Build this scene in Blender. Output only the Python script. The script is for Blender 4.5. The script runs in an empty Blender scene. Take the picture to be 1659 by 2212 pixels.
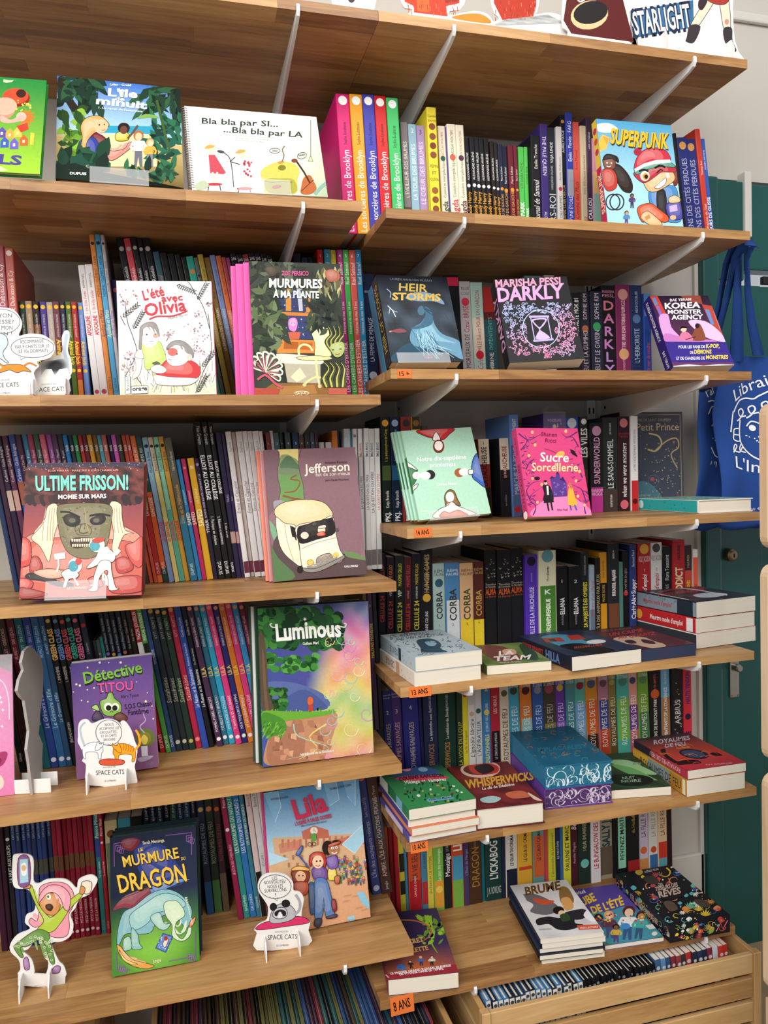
import bpy, math, random
import numpy as np
from mathutils import Matrix, Vector
C = bpy.context.scene.collection
sc = bpy.context.scene
# ------------------------------------------------------------------ camera
cam_d = bpy.data.cameras.new('camera'); cam = bpy.data.objects.new('camera', cam_d); C.objects.link(cam)
cam_d.sensor_fit = 'HORIZONTAL'; cam_d.sensor_width = 36.0; cam_d.lens = 1626.27 / 1659 * 36
cam_d.clip_start = 0.05
cr, cu, cf = Vector((0.96600329, -0.25676693, -0.03013954)), Vector((0.04099496, 0.03702873, 0.99847298)), Vector((0.25525882, 0.96576375, -0.04629602))
cam.matrix_world = Matrix(((cr.x, cu.x, -cf.x, 0.09053), (cr.y, cu.y, -cf.y, -1.66067), (cr.z, cu.z, -cf.z, 1.30391), (0, 0, 0, 1)))
sc.camera = cam
# ------------------------------------------------------------------ world and daylight
w = bpy.data.worlds.new('room_light'); sc.world = w; w.use_nodes = True
bg = w.node_tree.nodes['Background']; bg.inputs[0].default_value = (0.93, 0.96, 1.0, 1); bg.inputs[1].default_value = 0.50
def area(name, loc, target, sx, sy, power, col):
    d = bpy.data.lights.new(name, 'AREA'); d.shape = 'RECTANGLE'; d.size = sx; d.size_y = sy; d.energy = power; d.color = col
    o = bpy.data.objects.new(name, d); C.objects.link(o); o.location = loc
    o.rotation_euler = (Vector(target) - Vector(loc)).to_track_quat('-Z', 'Y').to_euler(); return o
area('shop_window_light', (-1.75, -3.1, 2.85), (0.6, 0, 1.05), 2.6, 1.9, 138, (1.0, 0.985, 0.96))
area('ceiling_lamp_light', (0.9, -2.2, 3.3), (0.7, 0, 0.9), 1.3, 0.9, 36, (1.0, 0.95, 0.88))
vs = sc.view_settings; vs.view_transform = 'Standard'; vs.look = 'None'; vs.gamma = 1; vs.exposure = 0.0; vs.use_curve_mapping = False
try:
    cy = sc.cycles; cy.max_bounces = 6; cy.diffuse_bounces = 3; cy.glossy_bounces = 2; cy.transmission_bounces = 2; cy.caustics_reflective = False; cy.caustics_refractive = False
except Exception: pass
# ------------------------------------------------------------------ colour and material helpers
def lin(v): return v / 12.92 if v <= 0.04045 else ((v + 0.055) / 1.055) ** 2.4
def col(h):
    if not isinstance(h, str): return h
    if len(h) == 3: h = h[0]*2 + h[1]*2 + h[2]*2
    return (lin(int(h[0:2], 16)/255), lin(int(h[2:4], 16)/255), lin(int(h[4:6], 16)/255), 1.0)
def mixc(a, b, t): a, b = col(a), col(b); return tuple(a[i]*(1-t) + b[i]*t for i in range(3)) + (1.0,)
def newmat(name):
    m = bpy.data.materials.new(name); m.use_nodes = True; nt = m.node_tree
    return m, nt, nt.nodes['Principled BSDF'], nt.nodes, nt.links
def plain(name, c, rough=0.5, metal=0.0, var=0.06, scale=40.0, bump=0.0, spec=0.5):
    m, nt, b, N, L = newmat(name)
    tx = N.new('ShaderNodeTexCoord'); nz = N.new('ShaderNodeTexNoise'); nz.inputs['Scale'].default_value = scale; nz.inputs['Detail'].default_value = 4
    L.new(tx.outputs['Object'], nz.inputs['Vector'])
    mx = N.new('ShaderNodeMix'); mx.data_type = 'RGBA'
    k = col(c); mx.inputs[6].default_value = tuple(v*(1-var) for v in k[:3]) + (1,); mx.inputs[7].default_value = tuple(min(1, v*(1+var)) for v in k[:3]) + (1,)
    L.new(nz.outputs['Fac'], mx.inputs[0]); L.new(mx.outputs[2], b.inputs['Base Color'])
    b.inputs['Roughness'].default_value = rough; b.inputs['Metallic'].default_value = metal; b.inputs['Specular IOR Level'].default_value = spec
    if bump:
        bp = N.new('ShaderNodeBump'); bp.inputs['Strength'].default_value = bump; bp.inputs['Distance'].default_value = 0.002
        L.new(nz.outputs['Fac'], bp.inputs['Height']); L.new(bp.outputs[0], b.inputs['Normal'])
    return m
def wood(name, stops, axis='X', knots=True, rough=0.42, gscale=1.0):
    m, nt, b, N, L = newmat(name)
    geo = N.new('ShaderNodeNewGeometry'); oi = N.new('ShaderNodeObjectInfo')
    off = N.new('ShaderNodeVectorMath'); off.operation = 'SCALE'; cmb = N.new('ShaderNodeCombineXYZ')
    for k in range(3): L.new(oi.outputs['Random'], cmb.inputs[k])
    L.new(cmb.outputs[0], off.inputs[0]); off.inputs['Scale'].default_value = 37.0
    add = N.new('ShaderNodeVectorMath'); add.operation = 'ADD'; L.new(geo.outputs['Position'], add.inputs[0]); L.new(off.outputs[0], add.inputs[1])
    mp = N.new('ShaderNodeMapping'); L.new(add.outputs[0], mp.inputs['Vector'])
    s = {'X': (3.0, 34.0, 34.0), 'Y': (34.0, 3.0, 34.0), 'Z': (34.0, 34.0, 3.0)}[axis]; mp.inputs['Scale'].default_value = tuple(v*gscale for v in s)
    n1 = N.new('ShaderNodeTexNoise'); n1.inputs['Scale'].default_value = 1.6; n1.inputs['Detail'].default_value = 6; n1.inputs['Roughness'].default_value = 0.62; n1.inputs['Distortion'].default_value = 0.6
    L.new(mp.outputs[0], n1.inputs['Vector'])
    n2 = N.new('ShaderNodeTexNoise'); n2.inputs['Scale'].default_value = 9.0; n2.inputs['Detail'].default_value = 3; L.new(mp.outputs[0], n2.inputs['Vector'])
    a1 = N.new('ShaderNodeMath'); a1.operation = 'MULTIPLY_ADD'; L.new(n2.outputs['Fac'], a1.inputs[0]); a1.inputs[1].default_value = 0.28; L.new(n1.outputs['Fac'], a1.inputs[2])
    r2 = N.new('ShaderNodeMath'); r2.operation = 'MULTIPLY_ADD'; L.new(oi.outputs['Random'], r2.inputs[0]); r2.inputs[1].default_value = 0.46; L.new(a1.outputs[0], r2.inputs[2])
    cr_ = N.new('ShaderNodeValToRGB'); e = cr_.color_ramp.elements
    while len(e) < len(stops): e.new(0.5)
    for k, (p, c) in enumerate(stops): e[k].position = p; e[k].color = col(c)
    sub = N.new('ShaderNodeMath'); sub.operation = 'SUBTRACT'; L.new(r2.outputs[0], sub.inputs[0]); sub.inputs[1].default_value = 0.36
    L.new(sub.outputs[0], cr_.inputs[0]); L.new(cr_.outputs[0], b.inputs['Base Color'])
    b.inputs['Roughness'].default_value = rough
    bp = N.new('ShaderNodeBump'); bp.inputs['Strength'].default_value = 0.12; bp.inputs['Distance'].default_value = 0.001; L.new(n2.outputs['Fac'], bp.inputs['Height']); L.new(bp.outputs[0], b.inputs['Normal'])
    return m
def obj_colour_mat(name, rough, spec=0.5, var=0.05):
    m, nt, b, N, L = newmat(name)
    oi = N.new('ShaderNodeObjectInfo'); nz = N.new('ShaderNodeTexNoise'); nz.inputs['Scale'].default_value = 55
    tx = N.new('ShaderNodeTexCoord'); L.new(tx.outputs['Object'], nz.inputs['Vector'])
    mr = N.new('ShaderNodeMapRange'); mr.inputs['To Min'].default_value = 1-var; mr.inputs['To Max'].default_value = 1+var; L.new(nz.outputs['Fac'], mr.inputs[0])
    ml = N.new('ShaderNodeVectorMath'); ml.operation = 'SCALE'; L.new(oi.outputs['Color'], ml.inputs[0]); L.new(mr.outputs[0], ml.inputs['Scale'])
    L.new(ml.outputs[0], b.inputs['Base Color']); b.inputs['Roughness'].default_value = rough; b.inputs['Specular IOR Level'].default_value = spec
    return m
def print_mat(name, rough):
    m, nt, b, N, L = newmat(name)
    at = N.new('ShaderNodeAttribute'); at.attribute_name = 'ink'
    tx = N.new('ShaderNodeTexCoord'); nz = N.new('ShaderNodeTexNoise'); nz.inputs['Scale'].default_value = 170; nz.inputs['Detail'].default_value = 5; L.new(tx.outputs['Object'], nz.inputs['Vector'])
    mr = N.new('ShaderNodeMapRange'); mr.inputs['From Min'].default_value = 0.3; mr.inputs['From Max'].default_value = 0.7; mr.inputs['To Min'].default_value = 0.95; mr.inputs['To Max'].default_value = 1.04; L.new(nz.outputs['Fac'], mr.inputs[0])
    ml = N.new('ShaderNodeVectorMath'); ml.operation = 'SCALE'; L.new(at.outputs['Color'], ml.inputs[0]); L.new(mr.outputs[0], ml.inputs['Scale']); L.new(ml.outputs[0], b.inputs['Base Color']); b.inputs['Roughness'].default_value = rough; b.inputs['Specular IOR Level'].default_value = 0.2
    return m
def page_mat(name, c, axis):
    m, nt, b, N, L = newmat(name)
    tx = N.new('ShaderNodeTexCoord'); mp = N.new('ShaderNodeMapping'); L.new(tx.outputs['Object'], mp.inputs['Vector'])
    mp.inputs['Scale'].default_value = {'x': (900, 4, 4), 'z': (4, 4, 900)}[axis]
    nz = N.new('ShaderNodeTexNoise'); nz.inputs['Scale'].default_value = 1.0; nz.inputs['Detail'].default_value = 2; L.new(mp.outputs[0], nz.inputs['Vector'])
    mx = N.new('ShaderNodeMix'); mx.data_type = 'RGBA'; k = col(c); mx.inputs[6].default_value = tuple(v*0.86 for v in k[:3]) + (1,); mx.inputs[7].default_value = k
    L.new(nz.outputs['Fac'], mx.inputs[0]); L.new(mx.outputs[2], b.inputs['Base Color']); b.inputs['Roughness'].default_value = 0.85
    return m
M = {}
M['oak'] = wood('oak_staves', [(0.0, '674327'), (0.25, '8f643a'), (0.5, 'b08350'), (0.75, 'c49862'), (1.0, 'd4ae7a')])
M['pine'] = wood('pine_slats', [(0.0, '8a6236'), (0.35, 'b38a56'), (0.6, 'c49c66'), (1.0, 'd6b482')])
M['pine_y'] = wood('pine_slats_depth', [(0.0, '8a6236'), (0.35, 'b38a56'), (0.6, 'c49c66'), (1.0, 'd6b482')], 'Y')
M['pine_z'] = wood('pine_posts', [(0.0, '8a6236'), (0.35, 'b38a56'), (0.6, 'c49c66'), (1.0, 'd6b482')], 'Z')
M['birch'] = wood('pale_beech', [(0.0, 'b89468'), (0.4, 'd3b18a'), (0.7, 'dfc2a0'), (1.0, 'e8d0b2')], 'Z', gscale=0.7)
M['white'] = plain('white_paint_metal', 'e6e7e6', 0.38, 0.0, 0.02)
M['wall'] = plain('wall_paint', 'c2bcb3', 0.85, 0, 0.03, 9, 0.08)
M['trim'] = plain('white_trim', 'cdc9c1', 0.6, 0, 0.02)
M['teal'] = plain('teal_gloss_paint', '0d4c48', 0.28, 0, 0.1, 14, 0.1)
M['steel'] = plain('brushed_steel', 'a9a49c', 0.33, 0.9, 0.08, 60)
M['brass'] = plain('dull_brass', '8d7c66', 0.38, 0.85, 0.1, 60)
M['black'] = plain('black_gap', '0b0c0d', 0.7, 0, 0.1)
M['floor'] = plain('worn_floor', '9a8468', 0.6, 0, 0.2, 6)
M['cloth'] = plain('blue_canvas', '2a4a8e', 0.9, 0, 0.12, 320, 0.25, 0.1)
M['card'] = plain('white_card', 'eceae6', 0.6, 0, 0.015)
M['greycard'] = plain('grey_card', 'aaa6a2', 0.7, 0, 0.08, 25)
M['orange'] = plain('orange_paper', 'e8762f', 0.75, 0, 0.05, 30)
M['cover'] = obj_colour_mat('cover_card_gloss', 0.34, 0.22)
M['covermatt'] = obj_colour_mat('cover_card_matt', 0.5, 0.18)
M['print'] = print_mat('printed_ink', 0.42)
M['pages'] = page_mat('book_pages_upright', 'ded6c6', 'x')
M['pagesflat'] = page_mat('book_pages_flat', 'e9e1d0', 'z')
M['pageblue'] = page_mat('sprayed_edge', '2a3350', 'z')
m, nt, b, N, L = newmat('clear_acrylic'); M['acrylic'] = m
b.inputs['Base Color'].default_value = (0.93, 0.95, 0.96, 1); b.inputs['Roughness'].default_value = 0.12; b.inputs['Alpha'].default_value = 0.17; b.inputs['IOR'].default_value = 1.45
m, nt, b, N, L = newmat('clear_film'); M['film'] = m
b.inputs['Base Color'].default_value = (0.9, 0.92, 0.95, 1); b.inputs['Roughness'].default_value = 0.08; b.inputs['Alpha'].default_value = 0.06
# ------------------------------------------------------------------ object helpers
def link(name, me, mats=(), parent=None, mw=None, colour=None):
    o = bpy.data.objects.new(name, me); C.objects.link(o)
    if me is not None:
        if not len(me.materials):
            for k in mats: me.materials.append(M[k])
    if parent is not None: o.parent = parent
    if mw is not None: o.matrix_local = mw
    if colour is not None: o.color = col(colour)
    return o
def tag(o, label=None, cat=None, group=None, kind=None):
    if label: o['label'] = label
    if cat: o['category'] = cat
    if group: o['group'] = group
    if kind: o['kind'] = kind
    return o
def mesh(name, V, F, smooth=False):
    me = bpy.data.meshes.new(name); me.from_pydata([tuple(v) for v in V], [], F); me.update()
    if smooth: me.polygons.foreach_set('use_smooth', [True]*len(me.polygons))
    return me
def box_vf(x0, x1, y0, y1, z0, z1, o=0):
    V = [(x0,y0,z0),(x1,y0,z0),(x1,y1,z0),(x0,y1,z0),(x0,y0,z1),(x1,y0,z1),(x1,y1,z1),(x0,y1,z1)]
    F = [(0,3,2,1),(4,5,6,7),(0,1,5,4),(1,2,6,5),(2,3,7,6),(3,0,4,7)]
    return V, [tuple(i+o for i in f) for f in F]
def boxes(name, L_):
    V, F = [], []
    for b_ in L_:
        v, f = box_vf(*b_, o=len(V)); V += v; F += f
    return mesh(name, V, F)
def bevel_box(name, x0, x1, y0, y1, z0, z1, r=0.002, seg=2):
    import bmesh
    bm = bmesh.new(); V, F = box_vf(x0, x1, y0, y1, z0, z1); vs_ = [bm.verts.new(v) for v in V]
    for f in F: bm.faces.new([vs_[i] for i in f])
    bmesh.ops.bevel(bm, geom=list(bm.edges), offset=r, segments=seg, affect='EDGES', profile=0.5)
    me = bpy.data.meshes.new(name); bm.to_mesh(me); bm.free(); return me
def prism(name, pts, a, b_, axis='z', smooth=False):
    """closed polygon extruded between a and b along an axis; pts are the two other coordinates"""
    n = len(pts); mk = {'z': lambda p, t: (p[0], p[1], t), 'y': lambda p, t: (p[0], t, p[1]), 'x': lambda p, t: (t, p[0], p[1])}[axis]
    V = [mk(p, a) for p in pts] + [mk(p, b_) for p in pts]
    F = [tuple(range(n)), tuple(range(2*n-1, n-1, -1))] + [(i, i+n, (i+1) % n + n, (i+1) % n) for i in range(n)]
    me = mesh(name, V, F)
    import bmesh
    bm = bmesh.new(); bm.from_mesh(me); bmesh.ops.recalc_face_normals(bm, faces=bm.faces); bm.to_mesh(me); bm.free()
    return me
def lathe(name, prof, n=24, axis='y'):
    V, F = [], []
    for r, h in prof:
        for k in range(n):
            a = 2*math.pi*k/n; V.append((r*math.cos(a), h, r*math.sin(a)) if axis == 'y' else (r*math.cos(a), r*math.sin(a), h))
    for i in range(len(prof)-1):
        for k in range(n): F.append((i*n+k, i*n+(k+1) % n, (i+1)*n+(k+1) % n, (i+1)*n+k))
    F.append(tuple(range(n))); F.append(tuple(range(len(prof)*n-1, (len(prof)-1)*n-1, -1)))
    me = mesh(name, V, F)
    import bmesh
    bm = bmesh.new(); bm.from_mesh(me); bmesh.ops.recalc_face_normals(bm, faces=bm.faces); bm.to_mesh(me); bm.free()
    return me
# ------------------------------------------------------------------ lettering: every string is turned into triangles once
TXT = {}
def want(s, style='r'):
    TXT.setdefault((s, style), None)
def bake_text():
    todo = [k for k in TXT if TXT[k] is None]
    if not todo: return
    obs = []
    for s, st in todo:
        cu_ = bpy.data.curves.new('lettering', 'FONT'); cu_.body = s; cu_.size = 1.0; cu_.resolution_u = 2
        if 'b' in st: cu_.offset = 0.018
        if 'h' in st: cu_.offset = 0.034
        if 'x' in st: cu_.offset = 0.075
        if 'i' in st: cu_.shear = 0.28
        o = bpy.data.objects.new('lettering', cu_); C.objects.link(o); obs.append(o)
    dg = bpy.context.evaluated_depsgraph_get(); dg.update()
    for (s, st), o in zip(todo, obs):
        me = o.evaluated_get(dg).to_mesh(); me.calc_loop_triangles()
        V = np.empty(len(me.vertices)*3); me.vertices.foreach_get('co', V); V = V.reshape(-1, 3)[:, :2]
        T = np.empty(len(me.loop_triangles)*3, int); me.loop_triangles.foreach_get('vertices', T); T = T.reshape(-1, 3)
        if len(V):
            x0, x1 = V[:, 0].min(), V[:, 0].max(); V = np.stack([(V[:, 0]-x0)/max(1e-6, x1-x0), V[:, 1]/0.70], 1); asp = (x1-x0)/0.70
        else: asp = 1.0
        TXT[(s, st)] = (V, T, asp)
        o.evaluated_get(dg).to_mesh_clear()
    for o in obs:
        d = o.data; bpy.data.objects.remove(o); bpy.data.curves.remove(d)
# ------------------------------------------------------------------ flat print: coloured shapes on a cover, authored in sketch units and mapped to metres
def homography(src, dst):
    A = []
    for (x, y), (u, v) in zip(src, dst):
        A.append([x, y, 1, 0, 0, 0, -u*x, -u*y, -u]); A.append([0, 0, 0, x, y, 1, -v*x, -v*y, -v])
    return np.linalg.svd(np.array(A, float))[2][-1].reshape(3, 3)
def nums(s):
    if not isinstance(s, str): return [tuple(p) for p in s]
    return [tuple(float(q) for q in t.split(',')) for t in s.split()]
def smooth_pts(P, closed=True, k=4):
    n = len(P); out = []
    if n < 3: return P
    rng = range(n) if closed else range(n-1)
    for i in rng:
        p0, p1, p2, p3 = (P[(i-1) % n] if closed or i > 0 else P[i]), P[i], P[(i+1) % n], (P[(i+2) % n] if closed or i+2 < n else P[(i+1) % n])
        for j in range(k):
            t = j/k; t2, t3 = t*t, t*t*t
            out.append(tuple(0.5*(2*p1[d] + (p2[d]-p0[d])*t + (2*p0[d]-5*p1[d]+4*p2[d]-p3[d])*t2 + (3*p1[d]-p0[d]-3*p2[d]+p3[d])*t3) for d in (0, 1)))
    if not closed: out.append(P[-1])
    return out
class Art:
    STEP = 1.2e-5
    def __init__(s, src, dst, z0=6e-5):
        s.H = homography(src, dst); s.V = []; s.F = []; s.K = []; s.z = z0; s.q = []; s.src = src; s.clip = None; s.ol = None; s.cel = 0
    def mp(s, P):
        P = np.asarray(P, float); Q = np.c_[P, np.ones(len(P))] @ s.H.T; return Q[:, :2]/Q[:, 2:3]
    def _add(s, P, F, cols, lift=True):
        if lift: s.z += s.STEP
        o = len(s.V); X = s.mp(P)
        if s.clip is not None:
            X = np.clip(X, s.clip[0], s.clip[1])
        s.V += [(a, b_, s.z) for a, b_ in X]; s.F += [tuple(i+o for i in f) for f in F]; s.K += cols
    def p(s, c, pts, lift=True):
        P = nums(pts); s._add(P, [tuple(range(len(P)))], [col(c)], lift); return s
    def b(s, c, pts, k=4, lift=True):
        P = smooth_pts(nums(pts), True, k); s.p(c, P, lift)
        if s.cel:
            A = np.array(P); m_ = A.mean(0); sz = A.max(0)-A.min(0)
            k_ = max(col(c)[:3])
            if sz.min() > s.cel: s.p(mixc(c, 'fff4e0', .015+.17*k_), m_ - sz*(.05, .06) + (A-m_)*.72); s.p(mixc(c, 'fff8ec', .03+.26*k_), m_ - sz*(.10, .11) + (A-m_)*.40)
        if s.ol: s.l(s.ol[0], s.ol[1], P + [P[0]])
        return s
    def e(s, c, x, y, rx, ry=None, rot=0, n=18, lift=True):
        ry = rx if ry is None else ry; cr_, sr = math.cos(math.radians(rot)), math.sin(math.radians(rot)); P = []
        for k in range(n):
            a = 2*math.pi*k/n; u, v = rx*math.cos(a), ry*math.sin(a); P.append((x+u*cr_-v*sr, y+u*sr+v*cr_))
        return s.p(c, P, lift)
    def l(s, c, wd, pts, sm=False, lift=True, taper=False):
        P = nums(pts)
        if sm: P = smooth_pts(P, False, 4)
        n = len(P); A, B = [], []
        for i in range(n):
            p, q = P[max(0, i-1)], P[min(n-1, i+1)]; dx, dy = q[0]-p[0], q[1]-p[1]; d = math.hypot(dx, dy) or 1
            h = wd/2*(1-0.85*i/(n-1) if taper else 1); A.append((P[i][0]-dy/d*h, P[i][1]+dx/d*h)); B.append((P[i][0]+dy/d*h, P[i][1]-dx/d*h))
        s._add(A+B, [(i, i+1, n+i+1, n+i) for i in range(n-1)], [col(c)]*(n-1), lift); return s
    def c(s, c_, wd, pts, taper=False, lift=True): return s.l(c_, wd, pts, True, lift, taper)
    def o(s, c, wd, x, y, rx, ry=None, rot=0):
        ry = rx if ry is None else ry; cr_, sr = math.cos(math.radians(rot)), math.sin(math.radians(rot)); P = []
        for k in range(25):
            a = 2*math.pi*k/24; u, v = rx*math.cos(a), ry*math.sin(a); P.append((x+u*cr_-v*sr, y+u*sr+v*cr_))
        return s.l(c, wd, P)
    def t(s, txt, x0, y0, x1, y1, h, c, st='b', bend=0.0, squash=True):
        want(txt, st); s.z += s.STEP; s.q.append((txt, x0, y0, x1, y1, h, col(c), st, bend, s.z)); return s
    def g(s, n, m_, fn, quad=None):
        """grid of n x m cells over the quad (default whole cover); fn(u, v) gives the ink at that spot, v down"""
        s.z += s.STEP; q = np.array(quad if quad is not None else s.src, float); o = len(s.V); P = []
        for j in range(m_+1):
            for i in range(n+1):
                u, v = i/n, j/m_; a = q[0]*(1-u)+q[1]*u; b_ = q[3]*(1-u)+q[2]*u; P.append(a*(1-v)+b_*v)
        X = s.mp(P); s.V += [(a, b_, s.z) for a, b_ in X]
        vc = [fn(i/n, j/m_) for j in range(m_+1) for i in range(n+1)]
        for j in range(m_):
            for i in range(n):
                f = (j*(n+1)+i, j*(n+1)+i+1, (j+1)*(n+1)+i+1, (j+1)*(n+1)+i); s.F.append(tuple(k+o for k in f)); s.K.append([vc[k] for k in f])
        return s
    def leaves(s, seed, n, box, cols, ln, wd, ang=(0, 360)):
        R = random.Random(seed); x0, y0, x1, y1 = box
        for k in range(n):
            if k % 6 == 0: s.z += s.STEP
            x, y, a = R.uniform(x0, x1), R.uniform(y0, y1), math.radians(R.uniform(*ang)); l_ = ln*R.uniform(0.6, 1.2); w_ = wd*R.uniform(0.6, 1.2)
            dx, dy = math.cos(a), math.sin(a)
            s.p(R.choice(cols), [(x, y), (x+dx*l_*.35-dy*w_, y+dy*l_*.35+dx*w_), (x+dx*l_*.7-dy*w_*.7, y+dy*l_*.7+dx*w_*.7), (x+dx*l_, y+dy*l_), (x+dx*l_*.6+dy*w_*.9, y+dy*l_*.6-dx*w_*.9), (x+dx*l_*.3+dy*w_*.9, y+dy*l_*.3-dx*w_*.9)], False)
        return s
    def dots(s, seed, n, box, cols, r0, r1):
        R = random.Random(seed); x0, y0, x1, y1 = box; s.z += s.STEP
        for k in range(n): s.e(R.choice(cols), R.uniform(x0, x1), R.uniform(y0, y1), R.uniform(r0, r1), n=7, lift=False)
        return s
    def fig(s, x, y, h, skin, top, bottom, hair, seed=0):
        """a small standing figure, feet at x,y and h tall"""
        u = h/8.0
        s.p(bottom, [(x-.9*u, y), (x-.8*u, y-3.8*u), (x+.8*u, y-3.8*u), (x+1.0*u, y), (x+.35*u, y), (x, y-2.6*u), (x-.35*u, y)])
        s.p(top, [(x-1.0*u, y-3.6*u), (x-1.2*u, y-5.9*u), (x+1.2*u, y-5.9*u), (x+1.0*u, y-3.6*u)])
        s.l(top, .6*u, [(x-1.1*u, y-5.7*u), (x-1.7*u, y-4.4*u), (x-1.2*u, y-3.6*u)]); s.l(top, .6*u, [(x+1.1*u, y-5.7*u), (x+1.7*u, y-4.6*u), (x+1.5*u, y-3.6*u)])
        s.e(hair, x, y-7.1*u, 1.15*u, 1.2*u, n=12); s.e(skin, x+.05*u, y-6.8*u, .8*u, .95*u, n=12); return s
    def finish(s, name, parent, mw=None, mat='print'):
        bake_text()
        V = list(s.V); F = list(s.F); K = list(s.K)
        for txt, x0, y0, x1, y1, h, c, st, bend, z in s.q:
            tv, tf, asp = TXT[(txt, st)]
            if not len(tv): continue
            dx, dy = x1-x0, y1-y0; d = math.hypot(dx, dy); up = (dy/d, -dx/d)
            u, v = tv[:, 0], tv[:, 1]; lift = v*h + bend*4*u*(1-u)
            X = s.mp(np.stack([x0+dx*u+up[0]*lift, y0+dy*u+up[1]*lift], 1)); o = len(V)
            V += [(a, b_, z) for a, b_ in X]; F += [tuple(int(i)+o for i in f) for f in tf]; K += [c]*len(tf)
        me = mesh(name, V, F); at = me.color_attributes.new('ink', 'FLOAT_COLOR', 'CORNER'); buf = []
        for pl, k in zip(me.polygons, K):
            if isinstance(k, list):
                for q in k: buf += list(q)
            else: buf += list(k)*pl.loop_total
        at.data.foreach_set('color', buf)
        # keep every face turned outwards (towards +z)
        o = link(name, me, (mat,), parent, mw); return o
def ordn(n):
    L_ = 'first second third fourth fifth sixth seventh eighth ninth tenth eleventh twelfth thirteenth fourteenth fifteenth sixteenth seventeenth eighteenth nineteenth twentieth'.split()
    return L_[n-1] if n <= 20 else {2: 'twenty', 3: 'thirty'}[n//10] + '-' + L_[n % 10 - 1]

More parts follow.
